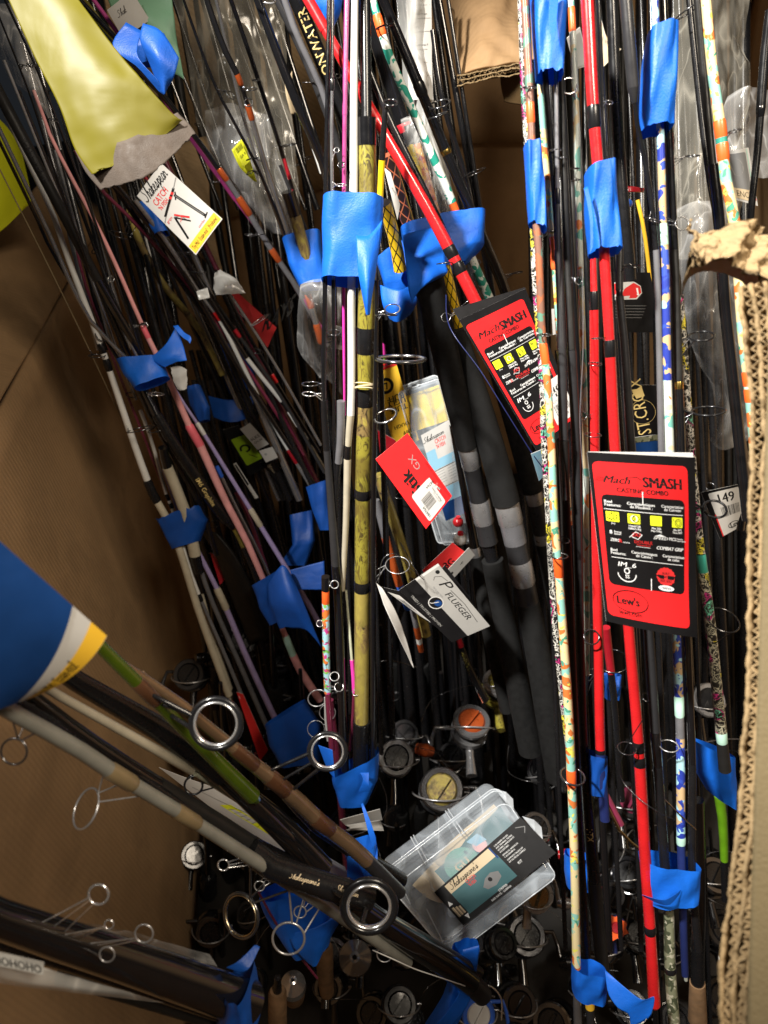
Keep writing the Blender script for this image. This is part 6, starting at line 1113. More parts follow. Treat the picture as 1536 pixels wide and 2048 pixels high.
# ================================================================= torn yellow film and bags
o = sheet('torn_yellow_film', [[(-10, -60, .56), (60, -60, .555), (118, -50, .56)], [(68, 110, .565), (145, 95, .56), (225, 90, .565)], [(118, 210, .57), (200, 185, .565), (300, 180, .57)], [(150, 300, .58), (245, 280, .573), (350, 232, .58)], [(185, 352, .585), (280, 310, .578), (366, 240, .585)]],
          'yellow_film', None, 30, 40, .0022, 22, .0004, jag=.05, ends='b', seed=2)
tag(o, 'big torn sheet of dull yellow film with grey shredded edge at upper left', 'plastic film')
sheet('torn_backing', [[(150, 300, .59), (250, 280, .572), (355, 225, .59)], [(172, 345, .592), (275, 318, .574), (376, 246, .59)], [(204, 382, .594), (300, 350, .577), (392, 268, .592)]], 'taupe', None, 40, 10, .001, 50, .0003, jag=.14, ends='b', seed=8)
o = COL.objects[-1]; tag(o, 'grey-brown shredded paper edge along the bottom of the dull yellow film', 'torn paper')
o = sheet('yellow_bag', [[(-60, 215, 1.2), (-5, 235, 1.2), (40, 290, 1.2)], [(-60, 330, 1.2), (0, 350, 1.2), (62, 392, 1.2)], [(-60, 480, 1.22), (-10, 470, 1.22), (52, 415, 1.21)]], 'yellow_bright', None, 16, 16, .004, 20, .001)
tag(o, 'vivid yellow bag outside the bin at the left edge', 'plastic bag')
o = sheet('yellow_bag', [[(40, -30, .95), (150, -30, .95)], [(120, 60, .98), (240, 100, .98)], [(200, 250, 1.02), (330, 310, 1.02)]], 'yellow_film', None, 16, 20, .004, 20, .001); tag(o, 'yellow packaging showing between rods behind the dull film', 'packaging')
o = sheet('bait_packet', [[(205, -30, .82), (260, -40, .82), (340, -30, .82)], [(245, 60, .83), (300, 50, .82), (352, 70, .83)], [(330, 150, .85), (350, 150, .85), (368, 160, .85)]], 'lure_green', None, 18, 18, .004, 25, .0006)
tag(o, 'green and beige printed packet behind the folded blue tape at the top', 'packet')
c = Card('small white card with curved corner at the top edge left', [(214, 20, .80), (262, -20, .80), (300, 40, .82), (245, 75, .82)], 'paper_grey', curl=.003); c.text(.2, .4, .2, 'Shak', 'ink', script=True); c.done()
def bag(label, rows, mat='bag', nu=26, nv=34, amp=.010, sc=16, seed=0, thick=0):
    o = sheet('clear_bag', rows, mat, None, nu, nv, amp, sc, thick, seed=seed, sharp=True); tag(o, label, 'plastic bag'); return o
bag('frosted clear bag hanging at upper left behind the black rods', [[(340, -40, .95), (430, -40, .92), (560, -40, .95)], [(375, 120, .98), (450, 120, .95), (570, 100, .98)], [(395, 250, 1.0), (470, 240, .97), (590, 300, 1.0)], [(440, 330, 1.02), (520, 360, .99), (600, 420, 1.02)], [(500, 430, 1.05), (560, 450, 1.02), (612, 480, 1.05)]], 'bag_thick', seed=1)
bag('shiny crumpled clear bag beside the yellow barcode label', [[(410, 220, .93), (470, 210, .92), (540, 230, .93)], [(425, 330, .95), (480, 320, .93), (560, 330, .95)], [(470, 400, .97), (520, 400, .95), (590, 420, .97)], [(520, 450, 1.0), (560, 470, .98), (600, 480, 1.0)]], 'bag', seed=2)
bag('clear bag bulging below the tape left of the central bundle', [[(600, 570, .95), (630, 560, .94), (680, 560, .95)], [(594, 640, .97), (630, 640, .94), (680, 640, .96)], [(602, 700, .99), (635, 710, .96), (680, 720, .98)], [(640, 755, 1.0), (655, 760, 1.0), (685, 790, 1.0)]], 'bag', seed=3)
o = bag('long white printed plastic bag with faint text lines, top centre', [[(790, -40, .93), (830, -40, .90), (860, -40, .93)], [(800, 80, .95), (835, 80, .92), (862, 80, .95)], [(818, 200, .97), (845, 200, .94), (866, 200, .97)], [(850, 300, .99), (870, 300, .97), (890, 310, .99)], [(885, 400, 1.02), (900, 400, 1.0), (915, 420, 1.02)]], 'bag_print', seed=4)
for i, (x, y, t) in enumerate([(826, 12, 'description:'), (828, 30, 'Description:'), (826, 52, 'AKL'), (826, 92, 'Customer Service'), (826, 125, 'Qty'), (832, 145, 'Customer Ref')]):
    pass
c = Card('printed paper slip with ruled lines inside the long white bag, top centre', [(812, -20, .915), (862, -20, .925), (866, 200, .955), (818, 200, .945)], 'paper', nx=4, ny=10, wob=.004)
for v, t in ((.10, 'No.'), (.22, 'Description'), (.34, 'AKL'), (.50, 'Customer Ref'), (.62, 'Qty'), (.74, 'Model No')): c.text(.3, v, .022, t, 'ink_grey', bold=.01); c.line([(.25, v+.035), (.95, v+.03)], .012, 'ink_grey')
c.done()
bag('clear sleeve round the flame patterned rod', [[(800, 240, .775), (825, 232, .77), (850, 230, .78)], [(812, 300, .79), (840, 290, .775), (870, 300, .79)], [(835, 380, .81), (862, 380, .79), (895, 390, .81)], [(860, 440, .83), (880, 440, .82), (905, 445, .83)]], 'clear_sleeve', amp=.005, seed=5)
bag('tall grey translucent bag at the top right behind the black rods', [[(1340, -40, .80), (1420, -40, .77), (1490, -40, .80)], [(1345, 100, .82), (1420, 110, .79), (1500, 100, .82)], [(1350, 250, .84), (1410, 250, .81), (1500, 240, .84)], [(1345, 380, .85), (1400, 400, .82), (1480, 380, .85)], [(1350, 520, .87), (1410, 520, .84), (1470, 500, .87)]], 'bag_thick', seed=6)
bag('big crumpled clear bag in the middle right between black rods', [[(1350, 420, .80), (1400, 400, .78), (1470, 410, .80)], [(1362, 560, .82), (1410, 550, .79), (1480, 560, .82)], [(1375, 690, .84), (1430, 680, .81), (1500, 690, .84)], [(1430, 800, .86), (1460, 790, .84), (1505, 800, .86)], [(1425, 880, .88), (1450, 900, .87), (1500, 880, .88)]], 'bag', amp=.007, seed=7)
bag('small clear bag corner near the right edge above the crumpled cardboard', [[(1460, 190, .72), (1490, 175, .71), (1540, 180, .72)], [(1430, 260, .74), (1480, 260, .72), (1545, 270, .74)], [(1420, 340, .75), (1480, 350, .73), (1545, 360, .75)]], 'bag', seed=8)
bag('clear wrapper along the left rods at the far upper left', [[(-20, 20, .80), (30, 10, .79), (60, 60, .80)], [(-10, 90, .82), (40, 110, .80), (80, 160, .82)], [(20, 160, .84), (70, 200, .82), (110, 260, .84)]], 'bag', seed=9)
o = bag('clear plastic sleeve with dark letters around the black tubes, bottom left', [[(-40, 1890, .345), (0, 1905, .35), (60, 1925, .36)], [(-40, 1915, .345), (20, 1930, .35), (120, 1945, .37)], [(-40, 1940, .35), (60, 1965, .36), (260, 1985, .42)], [(-40, 1958, .355), (80, 1978, .37), (330, 2005, .46)]], 'bag_print', amp=.001, seed=10)
c = Card('', [(-30, 1896, .344), (86, 1928, .352), (84, 1950, .353), (-30, 1922, .345)], 'clear_sleeve', parent=o, nx=4, ny=2, thick=.0002) if False else None
o['_o'] = list(o.location); c = Card('', [(-30, 1898, .338), (88, 1925, .346), (86, 1950, .348), (-30, 1926, .340)], 'bag_print', parent=o, nx=4, ny=2, thick=.0002); c.text(.0, .85, .62, 'OHOHOHO', 'ink', bold=.03, shear=-.2, maxw=.98); c.done('lettering')
bag('clear plastic sleeve edge above the black tubes, bottom left', [[(10, 1818, .42), (120, 1830, .42), (240, 1855, .44), (420, 1910, .5)], [(60, 1840, .42), (160, 1860, .43), (260, 1890, .46), (450, 1960, .52)]], 'bag', nu=30, nv=10, amp=.004, seed=11)
o = sheet('yellow_label', [[(463, 300, .90), (486, 275, .90)], [(480, 335, .91), (500, 320, .91)], [(508, 362, .92), (514, 364, .92)]], 'yellow_bright', None, 8, 10, .001, 30, .0003); tag(o, 'vivid yellow barcode label inside the crumpled clear bag', 'label')
o['_o'] = list(o.location); c = Card('', [(468, 298, .896), (482, 283, .896), (500, 322, .905), (487, 335, .905)], 'yellow_bright', parent=o, nx=2, ny=2, thick=.0002); c.barcode(.1, .05, .9, .3); c.text(.15, .6, .14, 'GA 4', 'ink'); c.done()
o = sheet('beige_glove_label', [[(568, 155, .92), (584, 140, .92)], [(572, 190, .92), (586, 185, .92)], [(582, 230, .93), (596, 228, .93)]], 'ink_beige', None, 8, 10, .002, 50, .001, jag=.1, ends='tb'); tag(o, 'curled beige label hanging behind the thick leaning black rod', 'label')
# rubber band on the camouflage handle
mb = MB(); pc = P(730, 774, .725)
for k, (dy, tl) in enumerate(((-5, .10), (0, -.08), (4, .05))):
    c0 = P(730, 774+dy, .723); ring(mb, c0, (CX*.0098-CU*.0098*tl), (CB*.0098), .0006, 'rubber_band', 24, 6)
tag(mb.build('rubber_band', None, P(730, 774, .72)), 'tan rubber bands wound round the camouflage handle', 'rubber band')
# ================================================================= plastic tackle boxes
def tackle_box(label, quad, back, mat_scale, ribs, rim=.45, latch=True):
    """quad: front face TL,TR,BR,BL (x,y,d); back: (dx,dy,dd) vector in picture terms at TL to the rear face"""
    f = [P(*q) for q in quad]; b0 = P(quad[0][0]+back[0], quad[0][1]+back[1], quad[0][2]+back[2]); V = b0-f[0]
    e = thing('tackle_box', label, 'tackle box', f[3])
    Uv, Vv = f[1]-f[0], f[3]-f[0]; rr = min(Uv.length, Vv.length)*.10
    def loop(grow, dep, r):
        pts = []
        cu, cv = Uv.normalized(), Vv.normalized(); c4 = [(f[0], -1, -1), (f[1], 1, -1), (f[2], 1, 1), (f[3], -1, 1)]
        for i, (p, sx, sy) in enumerate(c4):
            c_ = p-cu*sx*(r-grow)-cv*sy*(r-grow); a0 = [math.pi, 1.5*math.pi, 0, .5*math.pi][i]
            for k in range(5):
                a = a0+k*math.pi/8; pts.append(c_+cu*r*math.cos(a)+cv*r*math.sin(a)+V*dep)
        return pts
    mb = MB(); levels = [(-.003, 0, rr), (0, .05, rr), (.0, .42, rr), (.003, .44, rr*1.05), (.003, .52, rr*1.05), (.0, .54, rr), (-.001, .95, rr), (-.004, 1, rr)]
    L = [loop(*l) for l in levels]; n = len(L[0])
    for a, b in zip(L[:-1], L[1:]):
        mb.add(a+b, [(k, (k+1) % n, n+(k+1) % n, n+k) for k in range(n)], 'box_plastic', True)
    mb.add(L[-1], [tuple(range(n))], 'box_plastic', False); mb.build('body', e)
    mb = MB(); mb.add(L[0], [tuple(range(n))[::-1]], 'box_plastic', False); mb.build('lid', e)
    mb = MB()
    for lv in (levels[1], levels[3], levels[4]):
        l = loop(lv[0]+.0005, lv[1], lv[2]); tube(mb, l+[l[0]], [.0007]*(n+1), 'box_rib', 6, False)
    for u in ribs:
        for du in (-.012, .012):
            p = f[0]+Uv*(u+du); tube(mb, [p-Vv*.006, p-Vv*.008+V*.42, p-Vv*.006+V*.95], [.0008]*3, 'box_rib', 6)
    for v in (.25, .8):
        p = f[0]+Uv*.03+Vv*v; tube(mb, [p, p+V*.95], [.0008]*2, 'box_rib', 6)
    for u in (.34, .66):
        a_, b_ = f[0]+Uv*u, f[3]+Uv*u; mb.add([a_+V*.9, b_+V*.9, b_+V*.1, a_+V*.1], [(0, 1, 2, 3)], 'box_plastic', False)
    mb.build('rib', e)
    if latch:
        for v in (.15, .62):
            mb = MB(); p = f[1]+Vv*v-(f[1]-f[0])*.0; w = Vv*.12; u_ = Uv.normalized()*.005
            q = [p-w*.5, p+w*.5]; pts = [q[0]-u_*.2+V*.2, q[0]+u_*1.4+V*.5, q[0]-u_*.2+V*.8]; pt2 = [x+w for x in pts]
            mb.add(pts+pt2, [(0, 1, 4, 3), (1, 2, 5, 4), (0, 2, 1), (3, 4, 5)], 'box_rib', False); mb.build('latch', e)
    return e, f, Uv, Vv, V
Q1 = [(785, 1780, .82), (1012, 1606, .84), (1118, 1754, .80), (903, 1918, .78)]
e, f, Uv, Vv, V = tackle_box('large clear plastic tackle box with a printed picture label at bottom centre', Q1, (-27, -60, .05), 1, (.30, .62))
def inner(name, uvs, dep, mat, amp=.003, seed=0):
    g = [[f[0]+Uv*u+Vv*v+V*dep for u, v in r] for r in uvs]; mb = MB(); vs = []; n = 12
    for j in range(n+1):
        for i in range(n+1):
            p = crow([crow(r, i/n) for r in g], j/n); vs.append(p+V.normalized()*amp*noise.fractal(p*40+Vector((seed, 0, 0)), .8, 2, 3))
    mb.add(vs, [(j*(n+1)+i, j*(n+1)+i+1, (j+1)*(n+1)+i+1, (j+1)*(n+1)+i) for j in range(n) for i in range(n)], mat, True); return mb.build(name, None)
o = inner('lure_packet', [[(.10, .25), (.5, .10), (.92, .06)], [(.15, .55), (.5, .45), (.92, .4)], [(.3, .85), (.6, .8), (.9, .7)]], .35, 'ink_beige', seed=1); tag(o, 'beige lure packet packed inside the large clear tackle box', 'packet')
o = inner('lure_packet', [[(.42, .16), (.6, .10), (.95, .04)], [(.38, .32), (.6, .28), (.93, .22)], [(.45, .5), (.7, .45), (.93, .4)]], .12, 'fish_print', seed=2); tag(o, 'teal printed lure packet with letters GU inside the large clear tackle box', 'packet')
def onlid(e, uv, mat, lift=.0012, **k):
    """a label on the front face; uv: TL,TR,BR,BL in face coordinates"""
    c = Card('', [(0, 0, 1)]*4, mat, parent=e, **k) if False else None
def facecard(e, f, uv, mat, lift):
    nrm = (f[3]-f[0]).cross(f[1]-f[0]).normalized(); nrm = nrm if nrm.dot(CAM-f[0]) > 0 else -nrm
    c = Card.__new__(Card); c.c = [f[0]+(f[1]-f[0])*u+(f[3]-f[0])*v+nrm*lift for u, v in uv]; c.curl = 0; c.wob = 0; c.wave = 0; c.e = e; c.k = 0; c.print = MB()
    c.W = (c.c[1]-c.c[0]).length; c.H = (c.c[3]-c.c[0]).length
    c.poly([(0, 0), (1, 0), (1, 1), (0, 1)], mat); return c
g = facecard(e, f, [(.30, .12), (.72, .10), (.72, .38), (.30, .4)], 'fish_print', -.003)
g.circ(.42, .5, .30, 'teal', sy=.9); g.text(.28, .66, .36, 'GU', 'ink_beige', bold=.07); g.circ(.85, .35, .12, 'pink'); g.poly([(.72, -.1), (.95, -.1), (1.0, .35), (.8, .3)], 'ink_lightblue'); g.done('inner_print')
c = facecard(e, f, [(.205, .315), (1.0, .235), (1.0, .80), (.205, .80)], 'ink_card', .0012)
c.rect(.10, .05, .60, .28, 'ink_beige'); c.text(.13, .22, .16, "Shakespeare's", 'ink', script=True, maxw=.44, bold=.02)
c.rect(.10, .28, .62, .88, 'fish_print'); c.text(.26, .34, .10, 'CATCH', 'ink_red2', sx=.6, bold=.03); c.text(.26, .43, .08, "'N FISH", 'ink_red2', sx=.62, bold=.04)
c.poly([(.34, .62), (.40, .50), (.47, .47), (.53, .55), (.52, .68), (.44, .76), (.36, .72)], 'ink_grey'); c.circ(.43, .58, .018, 'ink_card')
c.text(.46, .91, .055, 'STRIPER', 'ink_white', 'C', bold=.03); c.text(.42, .98, .05, 'BAR RAYÉ · LUBINA', 'ink_white', 'C', bold=.02)
c.poly([(.015, .48), (.035, .36), (.055, .48)], 'ink_white'); c.poly([(.06, .84), (.08, .96), (.10, .84)], 'ink_white')
for i in range(3): c.rect(.02+.026*i, .54+.03*i, .04+.026*i, .80, 'ink_beige')
for i in range(4): c.line([(.025+.026*i, .55), (.025+.026*i, .83)], .003, 'ink_card')
c.rect(.60, .05, .615, .34, 'ink_blue')
for i, t in enumerate(('LIVE SHRIMP, HOOKS', 'AND TERMINAL TACKLE', 'LEURRES, HAMEÇONS ET', 'ACCESSOIRES', 'SEÑUELOS, ANZUELOS', 'Y ACCESORIOS', 'COMPLETE TACKLE KIT', 'KIT DE PÊCHE COMPLET')):
    c.text(.65, .12+.058*i+(.03 if i > 3 else 0)+(.02 if i > 5 else 0), .035, t, 'ink_white', bold=.02, maxw=.27)
c.text(.70, .72, .06, 'KIT', 'ink_white', bold=.0, maxw=.15); c.line([(.9, .1), (.97, .2), (.93, .3)], .006, 'ink_grey'); c.done('label_print')
# second box behind the black grips
Q2 = [(797, 786, .93), (880, 758, .92), (955, 1085, .99), (888, 1092, 1.0)]
e2, f2, U2, V2, W2 = tackle_box('tall clear plastic tackle box wedged behind the thick left black grip', Q2, (-14, -6, .05), 1, (.5,), latch=False)
f = f2; Uv, Vv, V = U2, V2, W2
o = inner('lure_packet', [[(.2, .04), (.6, .04), (1, .04)], [(.2, .16), (.6, .16), (1, .16)], [(.2, .26), (.6, .26), (1, .26)]], .3, 'yellow', seed=3); tag(o, 'yellow packet behind clear plastic in the tall tackle box', 'packet')
c = facecard(e2, f2, [(.22, .28), (1.0, .24), (1.0, .82), (.22, .84)], 'paper', .0012)
c.text(.02, .10, .055, 'Shakespear', 'ink', script=True, maxw=.9, bold=.02); c.text(.35, .16, .05, 'CATCH', 'ink_red2', sx=.55, bold=.03); c.text(.35, .215, .045, "'N FISH", 'ink_red2', sx=.55, bold=.03)
c.rect(0, .20, .3, .32, 'ink_lightblue'); c.rect(0, .32, 1, .42, 'ink_lightblue'); c.rect(.02, .44, 1, .62, 'paper'); c.rect(0, .64, 1, .80, 'ink_lightblue'); c.rect(0, .80, 1, 1, 'ink_blue')
for i in range(5): c.line([(.05, .46+.03*i), (.4, .455+.03*i)], .012, 'ink_grey'); c.line([(.5, .46+.03*i), (.9, .455+.03*i)], .012, 'ink_grey')
c.line([(0, .43), (1, .425)], .015, 'ink_card'); c.line([(0, .635), (1, .625)], .015, 'ink_card'); c.done('label_print')
def sphere(mb, c, r, mat, sq=1, ax=None):
    ax = ax or CU; prof = [(-r*sq*math.cos(math.pi*i/8), r*math.sin(math.pi*i/8)) for i in range(9)]; lathe(mb, c, ax, prof, mat, 16)
for i, (x, y, r, t, lb) in enumerate(((916, 1044, 11, 'bobber_red', 'shiny red fishing bobber in the small compartment of the tall box'), (920, 1078, 14, 'white', 'white fishing bobber with a red button at the bottom of the tall box'))):
    mb = MB(); c0 = P(x, y, .965); s = .965/F; sphere(mb, c0, r*s, t); th_ = thing('bobber', lb, 'bobber', c0); mb.build('float', th_)
    mb = MB(); lathe(mb, c0+CU*r*s*.7+CB*r*s*.5, (CU+CB*.7), [(0, r*s*.45), (r*s*.35, r*s*.42), (r*s*.35, 0)], 'bobber_red', 12); mb.build('button', th_)
# ================================================================= reels
def reel(label, x, y, d, ax, r, face, rimm='silver', body='black_gloss', line_='black_matte', drop=2.2, knob=None, bail=True, hand=None, star=0, cone=False):
    s = d/F; c0 = P(x, y, d); A = (CX*ax[0]+CU*ax[1]+CB*ax[2]).normalized(); r = r*s
    e = thing('fishing_reel', label, 'fishing reel', c0-A*r*drop)
    mb = MB()
    if cone:
        lathe(mb, c0, A, [(-r*1.1, r), (-r*.3, r*.95), (r*.1, r*.62), (r*.5, r*.3), (r*.55, r*.14), (r*.2, r*.12)], rimm, 28); mb.build('cap', e)
        mb = MB(); lathe(mb, c0, A, [(-r*3.4, r*.8), (-r*1.1, r*.98)], body, 24); mb.build('grip', e); return e
    lathe(mb, c0, A, [(-r*.34, r*.9), (-r*.30, r*1.0), (-r*.10, r*1.0), (0, r*.93), (0, r*.72), (-r*.08, r*.70)], rimm, 32); mb.build('spool_rim', e)
    mb = MB(); lathe(mb, c0, A, [(-r*.08, r*.70), (r*.04, r*.62), (r*.05, 0)], face, 28)
    if not star:
        for sg in (1, -1): pass
        mb2 = MB(); X = A.orthogonal().normalized(); Y = A.cross(X); p = c0+A*r*.06
        q = [p-X*r*.55-Y*r*.07, p+X*r*.55-Y*r*.07, p+X*r*.55+Y*r*.07, p-X*r*.55+Y*r*.07]; up = A*r*.16
        mb2.add(q+[v+up for v in q], [(0, 1, 5, 4), (1, 2, 6, 5), (2, 3, 7, 6), (3, 0, 4, 7), (4, 5, 6, 7)], knob or face, False); mb2.build('knob', e)
    mb.build('drag_cap', e)
    mb = MB(); lathe(mb, c0, A, [(-r*.9, r*.72), (-r*.34, r*.74)], line_, 24)
    for k in range(5): ring(mb, c0-A*r*(.42+.1*k), A.orthogonal().normalized()*r*.74, A.cross(A.orthogonal().normalized())*r*.74, r*.05, line_, 24, 5)
    mb.build('spool', e)
    mb = MB(); lathe(mb, c0, A, [(-r*drop, r*.25), (-r*(drop*.8), r*.8), (-r*1.25, r*1.02), (-r*.95, r*1.0), (-r*.9, r*.7)], body, 28); mb.build('body', e)
    X = (CX-A*CX.dot(A)).normalized(); Y = A.cross(X)
    if bail:
        mb = MB(); pts = []
        for k in range(17):
            a = math.pi*k/16; pts.append(c0-A*r*.9+X*r*1.28*math.cos(a)+A*r*1.15*math.sin(a)-Y*r*.55*math.sin(a))
        tube(mb, pts, [r*.045]*17, 'silver', 8); lathe(mb, pts[0]-X*r*.15, X, [(0, .0), (0, r*.16), (r*.25, r*.16), (r*.25, 0)], 'dark_metal', 12); mb.build('bail', e)
    mb = MB(); h0 = c0-A*r*1.5-Y*r*.8; pts = [h0+Y*r*.6, h0-Y*r*.5, h0-Y*r*1.5-A*r*.1]
    tube(mb, pts, [r*.3, r*.22, r*.3], body, 10); mb.build('foot', e)
    if hand:
        mb = MB(); p0 = c0-A*r*1.4+X*hand[0]*r+Y*.3*r; pts = [p0, p0+X*hand[0]*r*.8, p0+X*hand[0]*r*1.0-Y*r*.6, p0+X*hand[0]*r*1.1-Y*r*1.4]
        tube(mb, pts, [r*.12]*4, rimm, 10); h = mb.build('handle', e); h['_o'] = e['_o']
        mb = MB(); lathe(mb, pts[-1], (X*hand[0]+A*.4), [(-r*.1, 0), (-r*.1, r*.25), (r*.3, r*.36), (r*.8, r*.28), (r*.8, 0)], hand[1], 16); mb.build('knob', h)
    if star:
        mb = MB(); N = []
        for k in range(star*2):
            a = math.pi*k/star; q = r*(1.15 if k % 2 else .85)
            N.append(c0+A*r*.12+(X*math.cos(a)+Y*math.sin(a))*q)
        mb.add(N+[v-A*r*.12 for v in N], [tuple(range(star*2))]+[(k, (k+1) % (star*2), star*2+(k+1) % (star*2), star*2+k) for k in range(star*2)], face, False); mb.build('star_drag', e)
        mb = MB(); lathe(mb, c0+A*r*.12, A, [(0, r*.5), (r*.25, r*.42), (r*.25, 0)], 'red_dark', 20); mb.build('knob', e)
    return e
UPV = (.12, .55, .83)
reel('spinning reel with grey pink rim left of the gold faced reel', 793, 1515, 1.02, (.05, .45, .9), 36, 'black', 'grey_rod', hand=(-1, 'black_gloss'))
reel('spinning reel with dark gold patterned face above the tackle box', 884, 1578, 1.0, (.05, .5, .88), 44, 'brown_camo', 'dark_metal', hand=(1, 'black'))
reel('orange and silver spinning reel below the hanging tags', 944, 1440, 1.12, (.05, .72, .7), 38, 'copper_wrap', 'silver_paint', body='silver_paint', hand=(-1, 'copper_wrap'))
reel('spinning reel with yellow line behind the grey rimmed reel', 810, 1465, 1.16, (.1, .6, .8), 28, 'dark_metal', 'dark_metal', line_='line_yellow', hand=(1, 'black'))
reel('black and gold spinning reel highest beside the thick black grips', 1000, 1362, 1.16, (.05, .75, .66), 34, 'gold_camo', 'silver', body='gold_camo', hand=(1, 'black'))
reel('dark blue baitcast reel with an orange star wheel at the bottom right', 1232, 1855, .98, (-.05, .35, .94), 22, 'orange', 'navy', body='navy', line_='navy', star=8, bail=False, drop=2)
reel('black reel with a round slotted knob above the orange star wheel', 1226, 1792, 1.0, (0, .25, .97), 25, 'black', 'dark_metal', knob='graphite', bail=False)
reel('silver and gold spinning reel behind the lower right corner of the tackle box', 1078, 1795, .95, (.3, .1, .95), 34, 'champagne', 'silver', body='silver', hand=(1, 'chrome'))
reel('blue and white spinning reel cut by the bottom edge', 958, 2032, .92, (.1, .3, .95), 34, 'paper', 'blue_gloss', body='navy', hand=(1, 'black'))
reel('cork handle with a shiny chrome cone at the bottom', 586, 1965, .95, (.05, .75, .65), 26, 'chrome', 'chrome', body='cork', cone=True)
reel('grey conical rod butt cap beside the chrome cone', 710, 1915, .92, (0, .55, .85), 34, 'grey_rod', 'silver_paint', body='black', cone=True)
reel('black spinning reel half hidden at the bottom, right of the blue and white one', 1040, 2010, 1.0, (.2, .4, .9), 36, 'black_gloss', 'dark_metal')
reel('dark reel deep under the floral rods with a red knob', 1075, 1655, 1.1, (.3, .6, .75), 32, 'black', 'dark_metal', hand=(1, 'bobber_red'))
reel('dark purple-chrome baitcast reel behind the bright red rod low right', 1262, 1600, .92, (.2, .5, .85), 36, 'maroon', 'dark_metal', body='black_gloss', hand=(-1, 'dark_metal'))
reel('black reel with chrome trim at the lower right by the torn cardboard', 1420, 1400, .92, (.1, .3, .95), 34, 'dark_metal', 'silver', body='black_gloss')
reel('small black spinning reel upper one among the shadows beside the grips', 905, 1510, 1.2, (0, .6, .8), 28, 'black', 'dark_metal')
reel('black reel in shadow between the two striped camouflage feet', 1130, 1500, 1.15, (.1, .6, .8), 30, 'black_gloss', 'dark_metal')
reel('dark reel at the very bottom under the black tape-wrapped rod', 800, 2010, 1.05, (.1, .5, .85), 34, 'black', 'graphite')
reel('black spinning reel behind the pouch low in the left bundle', 560, 1320, 1.38, (.1, .6, .8), 28, 'black', 'graphite')
reel('black reel half covered by shaded blue tape left of the silver rings', 600, 1460, 1.32, (.1, .6, .8), 32, 'black_gloss', 'dark_metal')
rnd = random.Random(21)
for i in range(46):  # filler reels, added so the open floor reads dark
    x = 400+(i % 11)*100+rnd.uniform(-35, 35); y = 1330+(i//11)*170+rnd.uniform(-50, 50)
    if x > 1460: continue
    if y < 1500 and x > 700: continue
    o = reel('dark reel added as filler on the floor of the bin', x, y, 1.30+rnd.uniform(-.04, .10), (rnd.uniform(-.6, .6), rnd.uniform(.1, .8), .8), rnd.uniform(24, 34), 'black', rnd.choice(('black_gloss', 'dark_metal', 'graphite')), body='black_gloss', bail=rnd.random() < .6, hand=rnd.choice((None, (1, 'black'), (-1, 'black'))))
    o['group'] = 'added dark reels on the floor of the bin'
for i in range(60):  # filler grips, also added to darken the floor
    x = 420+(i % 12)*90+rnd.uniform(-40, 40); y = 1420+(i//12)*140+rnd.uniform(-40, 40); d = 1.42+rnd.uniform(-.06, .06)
    e = thing('rod_grip', 'black foam grip added as dark filler on the floor of the bin', 'rod grip', P(x+6, y+90, d+.12), 'added black grips on the floor of the bin')
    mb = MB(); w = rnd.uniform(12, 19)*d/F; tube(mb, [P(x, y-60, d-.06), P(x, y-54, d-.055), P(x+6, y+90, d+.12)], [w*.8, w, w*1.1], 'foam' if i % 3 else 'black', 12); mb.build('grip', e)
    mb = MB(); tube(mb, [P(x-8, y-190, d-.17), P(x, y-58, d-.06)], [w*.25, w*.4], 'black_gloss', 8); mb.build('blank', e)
for i in range(30):  # more added reels, covering floor that would show too light
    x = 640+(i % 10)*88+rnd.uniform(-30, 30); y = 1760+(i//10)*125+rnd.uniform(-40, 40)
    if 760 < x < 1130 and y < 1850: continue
    o = reel('added dark filler reel crammed between the rod butts near the bottom of the picture', x, y, 1.08+rnd.uniform(-.03, .08), (rnd.uniform(-.6, .6), rnd.uniform(.1, .8), .8), rnd.uniform(28, 40), 'black', rnd.choice(('black_gloss', 'dark_metal', 'black')), body='black_gloss', bail=rnd.random() < .7, hand=rnd.choice((None, (1, 'black'), (-1, 'black'))))
    o['group'] = 'added dark reels near the bottom of the picture'
# cork butts bottom left
for x0, y0, d, r, lb in ((650, 1925, .93, 16, 'upright tan cork handle between the two cone caps'), (555, 2015, .9, 18, 'tan cork handle end right of the blue tape collar')):
    e = thing('cork_handle', lb, 'cork handle', P(x0, y0+50, d)); mb = MB(); tube(mb, [P(x0, y0-34, d-.02), P(x0, y0-28, d-.018), P(x0, y0+20, d), P(x0+4, y0+60, d+.03)], [r*.8*d/F, r*d/F, r*1.05*d/F, r*.9*d/F], 'cork', 20); mb.build('grip', e)
    mb = MB(); tube(mb, [P(x0, y0-60, d-.03), P(x0, y0-34, d-.02)], [r*.35*d/F, r*.5*d/F], 'black', 14); mb.build('blank', e)
# baitcast trigger handle pieces (bronze lever) low right
e = thing('reel_handle', 'slim bent chrome reel handle in front of the shadows left of the red rod', 'reel handle', P(1240, 1660, .8)); mb = MB()
tube(mb, [P(1185, 1558, .8), P(1208, 1600, .8), P(1238, 1660, .8), P(1262, 1685, .81), P(1282, 1700, .82)], [.0018]*5, 'champagne', 8); mb.build('lever', e)
mb = MB(); tube(mb, [P(1205, 1578, .81), P(1240, 1650, .81)], [.004, .005], 'maroon', 10); mb.build('plate', e)
mb = MB(); tube(mb, [P(1330, 1600, .645), P(1360, 1630, .65), P(1392, 1660, .655)], [.0006]*3, 'champagne', 6); tag(mb.build('hook_keeper', None, P(1360, 1630, .65)), 'thin gold pointed wire beside the koi rod near the torn cardboard', 'wire')
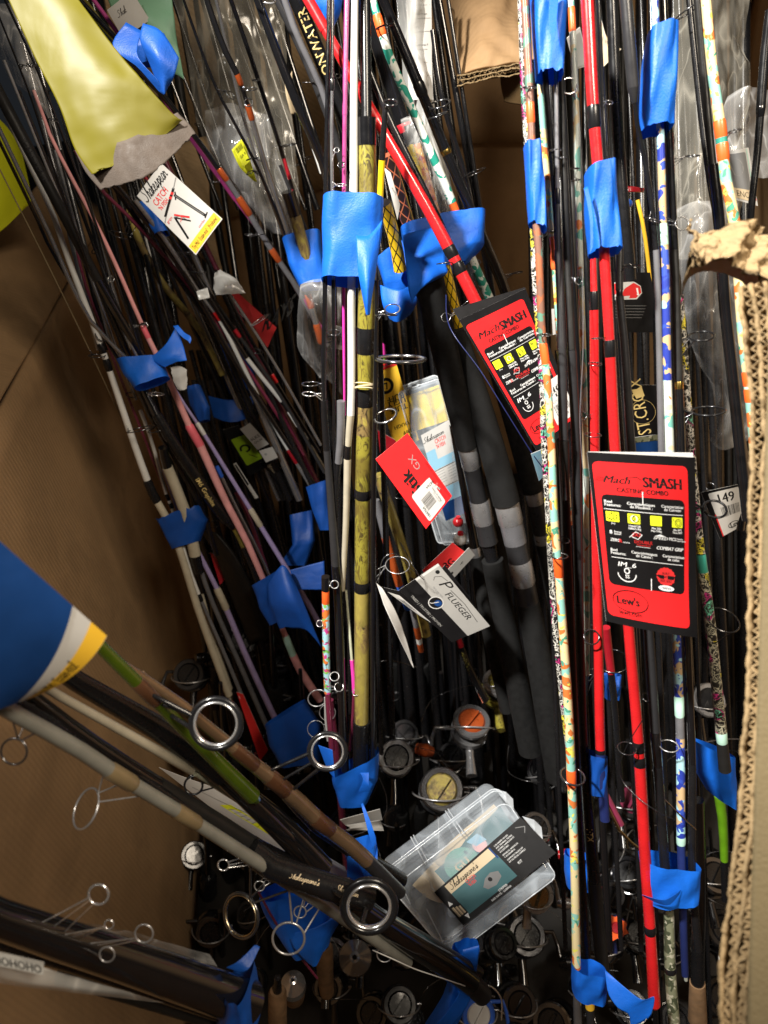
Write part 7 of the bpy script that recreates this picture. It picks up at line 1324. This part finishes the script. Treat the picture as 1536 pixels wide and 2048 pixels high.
# fishing line and loose wires
def line_obj(label, pts, r, mat, name='fishing_line'):
    ps = [P(*p) for p in pts]; fine = [crow(ps, i/40) for i in range(41)]; mb = MB(); tube(mb, fine, [r]*41, mat, 6); tag(mb.build(name, None), label, 'fishing line')
line_obj('fine dark blue line crossing the tilted red tag', [(892, 590, .7), (900, 655, .66), (960, 740, .655), (1010, 820, .66), (1060, 900, .67), (1085, 935, .68)], .0005, 'navy')
line_obj('thin black line drooping across the two red rods at lower right', [(1285, 1440, .60), (1250, 1500, .61), (1240, 1550, .62), (1270, 1590, .61), (1310, 1620, .6), (1350, 1640, .6)], .0004, 'black')
line_obj('white loose line from the silver guide at the bottom centre', [(745, 1900, .66), (790, 1920, .66), (830, 1938, .67), (880, 1955, .68), (930, 1972, .7)], .0006, 'paper')
line_obj('thin line looping through the silver ring guide below the barcode tag', [(757, 1166, .80), (765, 1120, .8), (790, 1108, .8), (820, 1135, .81), (848, 1160, .83)], .0004, 'dark_metal')
line_obj('faint line hanging before the right black rods', [(1165, 540, .55), (1166, 700, .56), (1160, 850, .57), (1172, 1000, .58)], .0003, 'grey_rod')
line_obj('thin bright bail-like wire arc beside the blue and white reel', [(958, 1968, .9), (985, 1975, .9), (1003, 2000, .9), (1003, 2040, .9)], .001, 'chrome', 'wire')
# pouch
o = sheet('black_pouch', [[(400, 1060, 1.2), (430, 1065, 1.18), (450, 1080, 1.2)], [(430, 1110, 1.22), (465, 1110, 1.19), (490, 1140, 1.22)], [(460, 1190, 1.25), (500, 1180, 1.22), (525, 1210, 1.25)], [(500, 1290, 1.3), (530, 1280, 1.27), (560, 1290, 1.3)]], 'black_matte', None, 16, 20, .006, 25, .003); tag(o, 'dark grey soft pouch slumped between rods of the left bundle', 'pouch')
o = sheet('red_ribbon', [[(1232, 378, .66), (1262, 372, .65), (1290, 376, .66)], [(1236, 388, .66), (1262, 383, .65), (1288, 384, .66)]], 'red_dark', None, 12, 4, .002, 40, .001); tag(o, 'short dark red ribbon tied behind the black rods at upper right', 'ribbon')
mb = MB(); sphere(mb, P(1252, 408, .66), .006, 'blue_gloss', .7); tag(mb.build('blue_bead', None), 'glossy blue bead below the dark red ribbon', 'bead')

rnd = random.Random(8)
for i in range(34):
    x = rnd.uniform(560, 1440); y = rnd.uniform(1420, 2040); d_ = rnd.uniform(.98, 1.12); a = rnd.uniform(0, 6.28); L = rnd.uniform(25, 80)
    if 760 < x < 1130 and 1560 < y < 1930: continue
    pts = [(x, y, d_)]
    for k in range(4):
        a += rnd.uniform(-1.1, 1.1); x += L*math.cos(a); y += L*.8*math.sin(a); pts.append((x, y, d_+rnd.uniform(-.03, .05)))
    ps = [P(*p) for p in pts]; fine = [crow(ps, k/24) for k in range(25)]; mb = MB(); tube(mb, fine, [rnd.choice((.0003, .0005, .0009))]*25, rnd.choice(('dark_metal', 'silver', 'grey_rod')), 5)
    tag(mb.build('fishing_line', None), 'loose curl of thin line or wire among the dark reels', 'fishing line', 'loose curls of line among the reels')
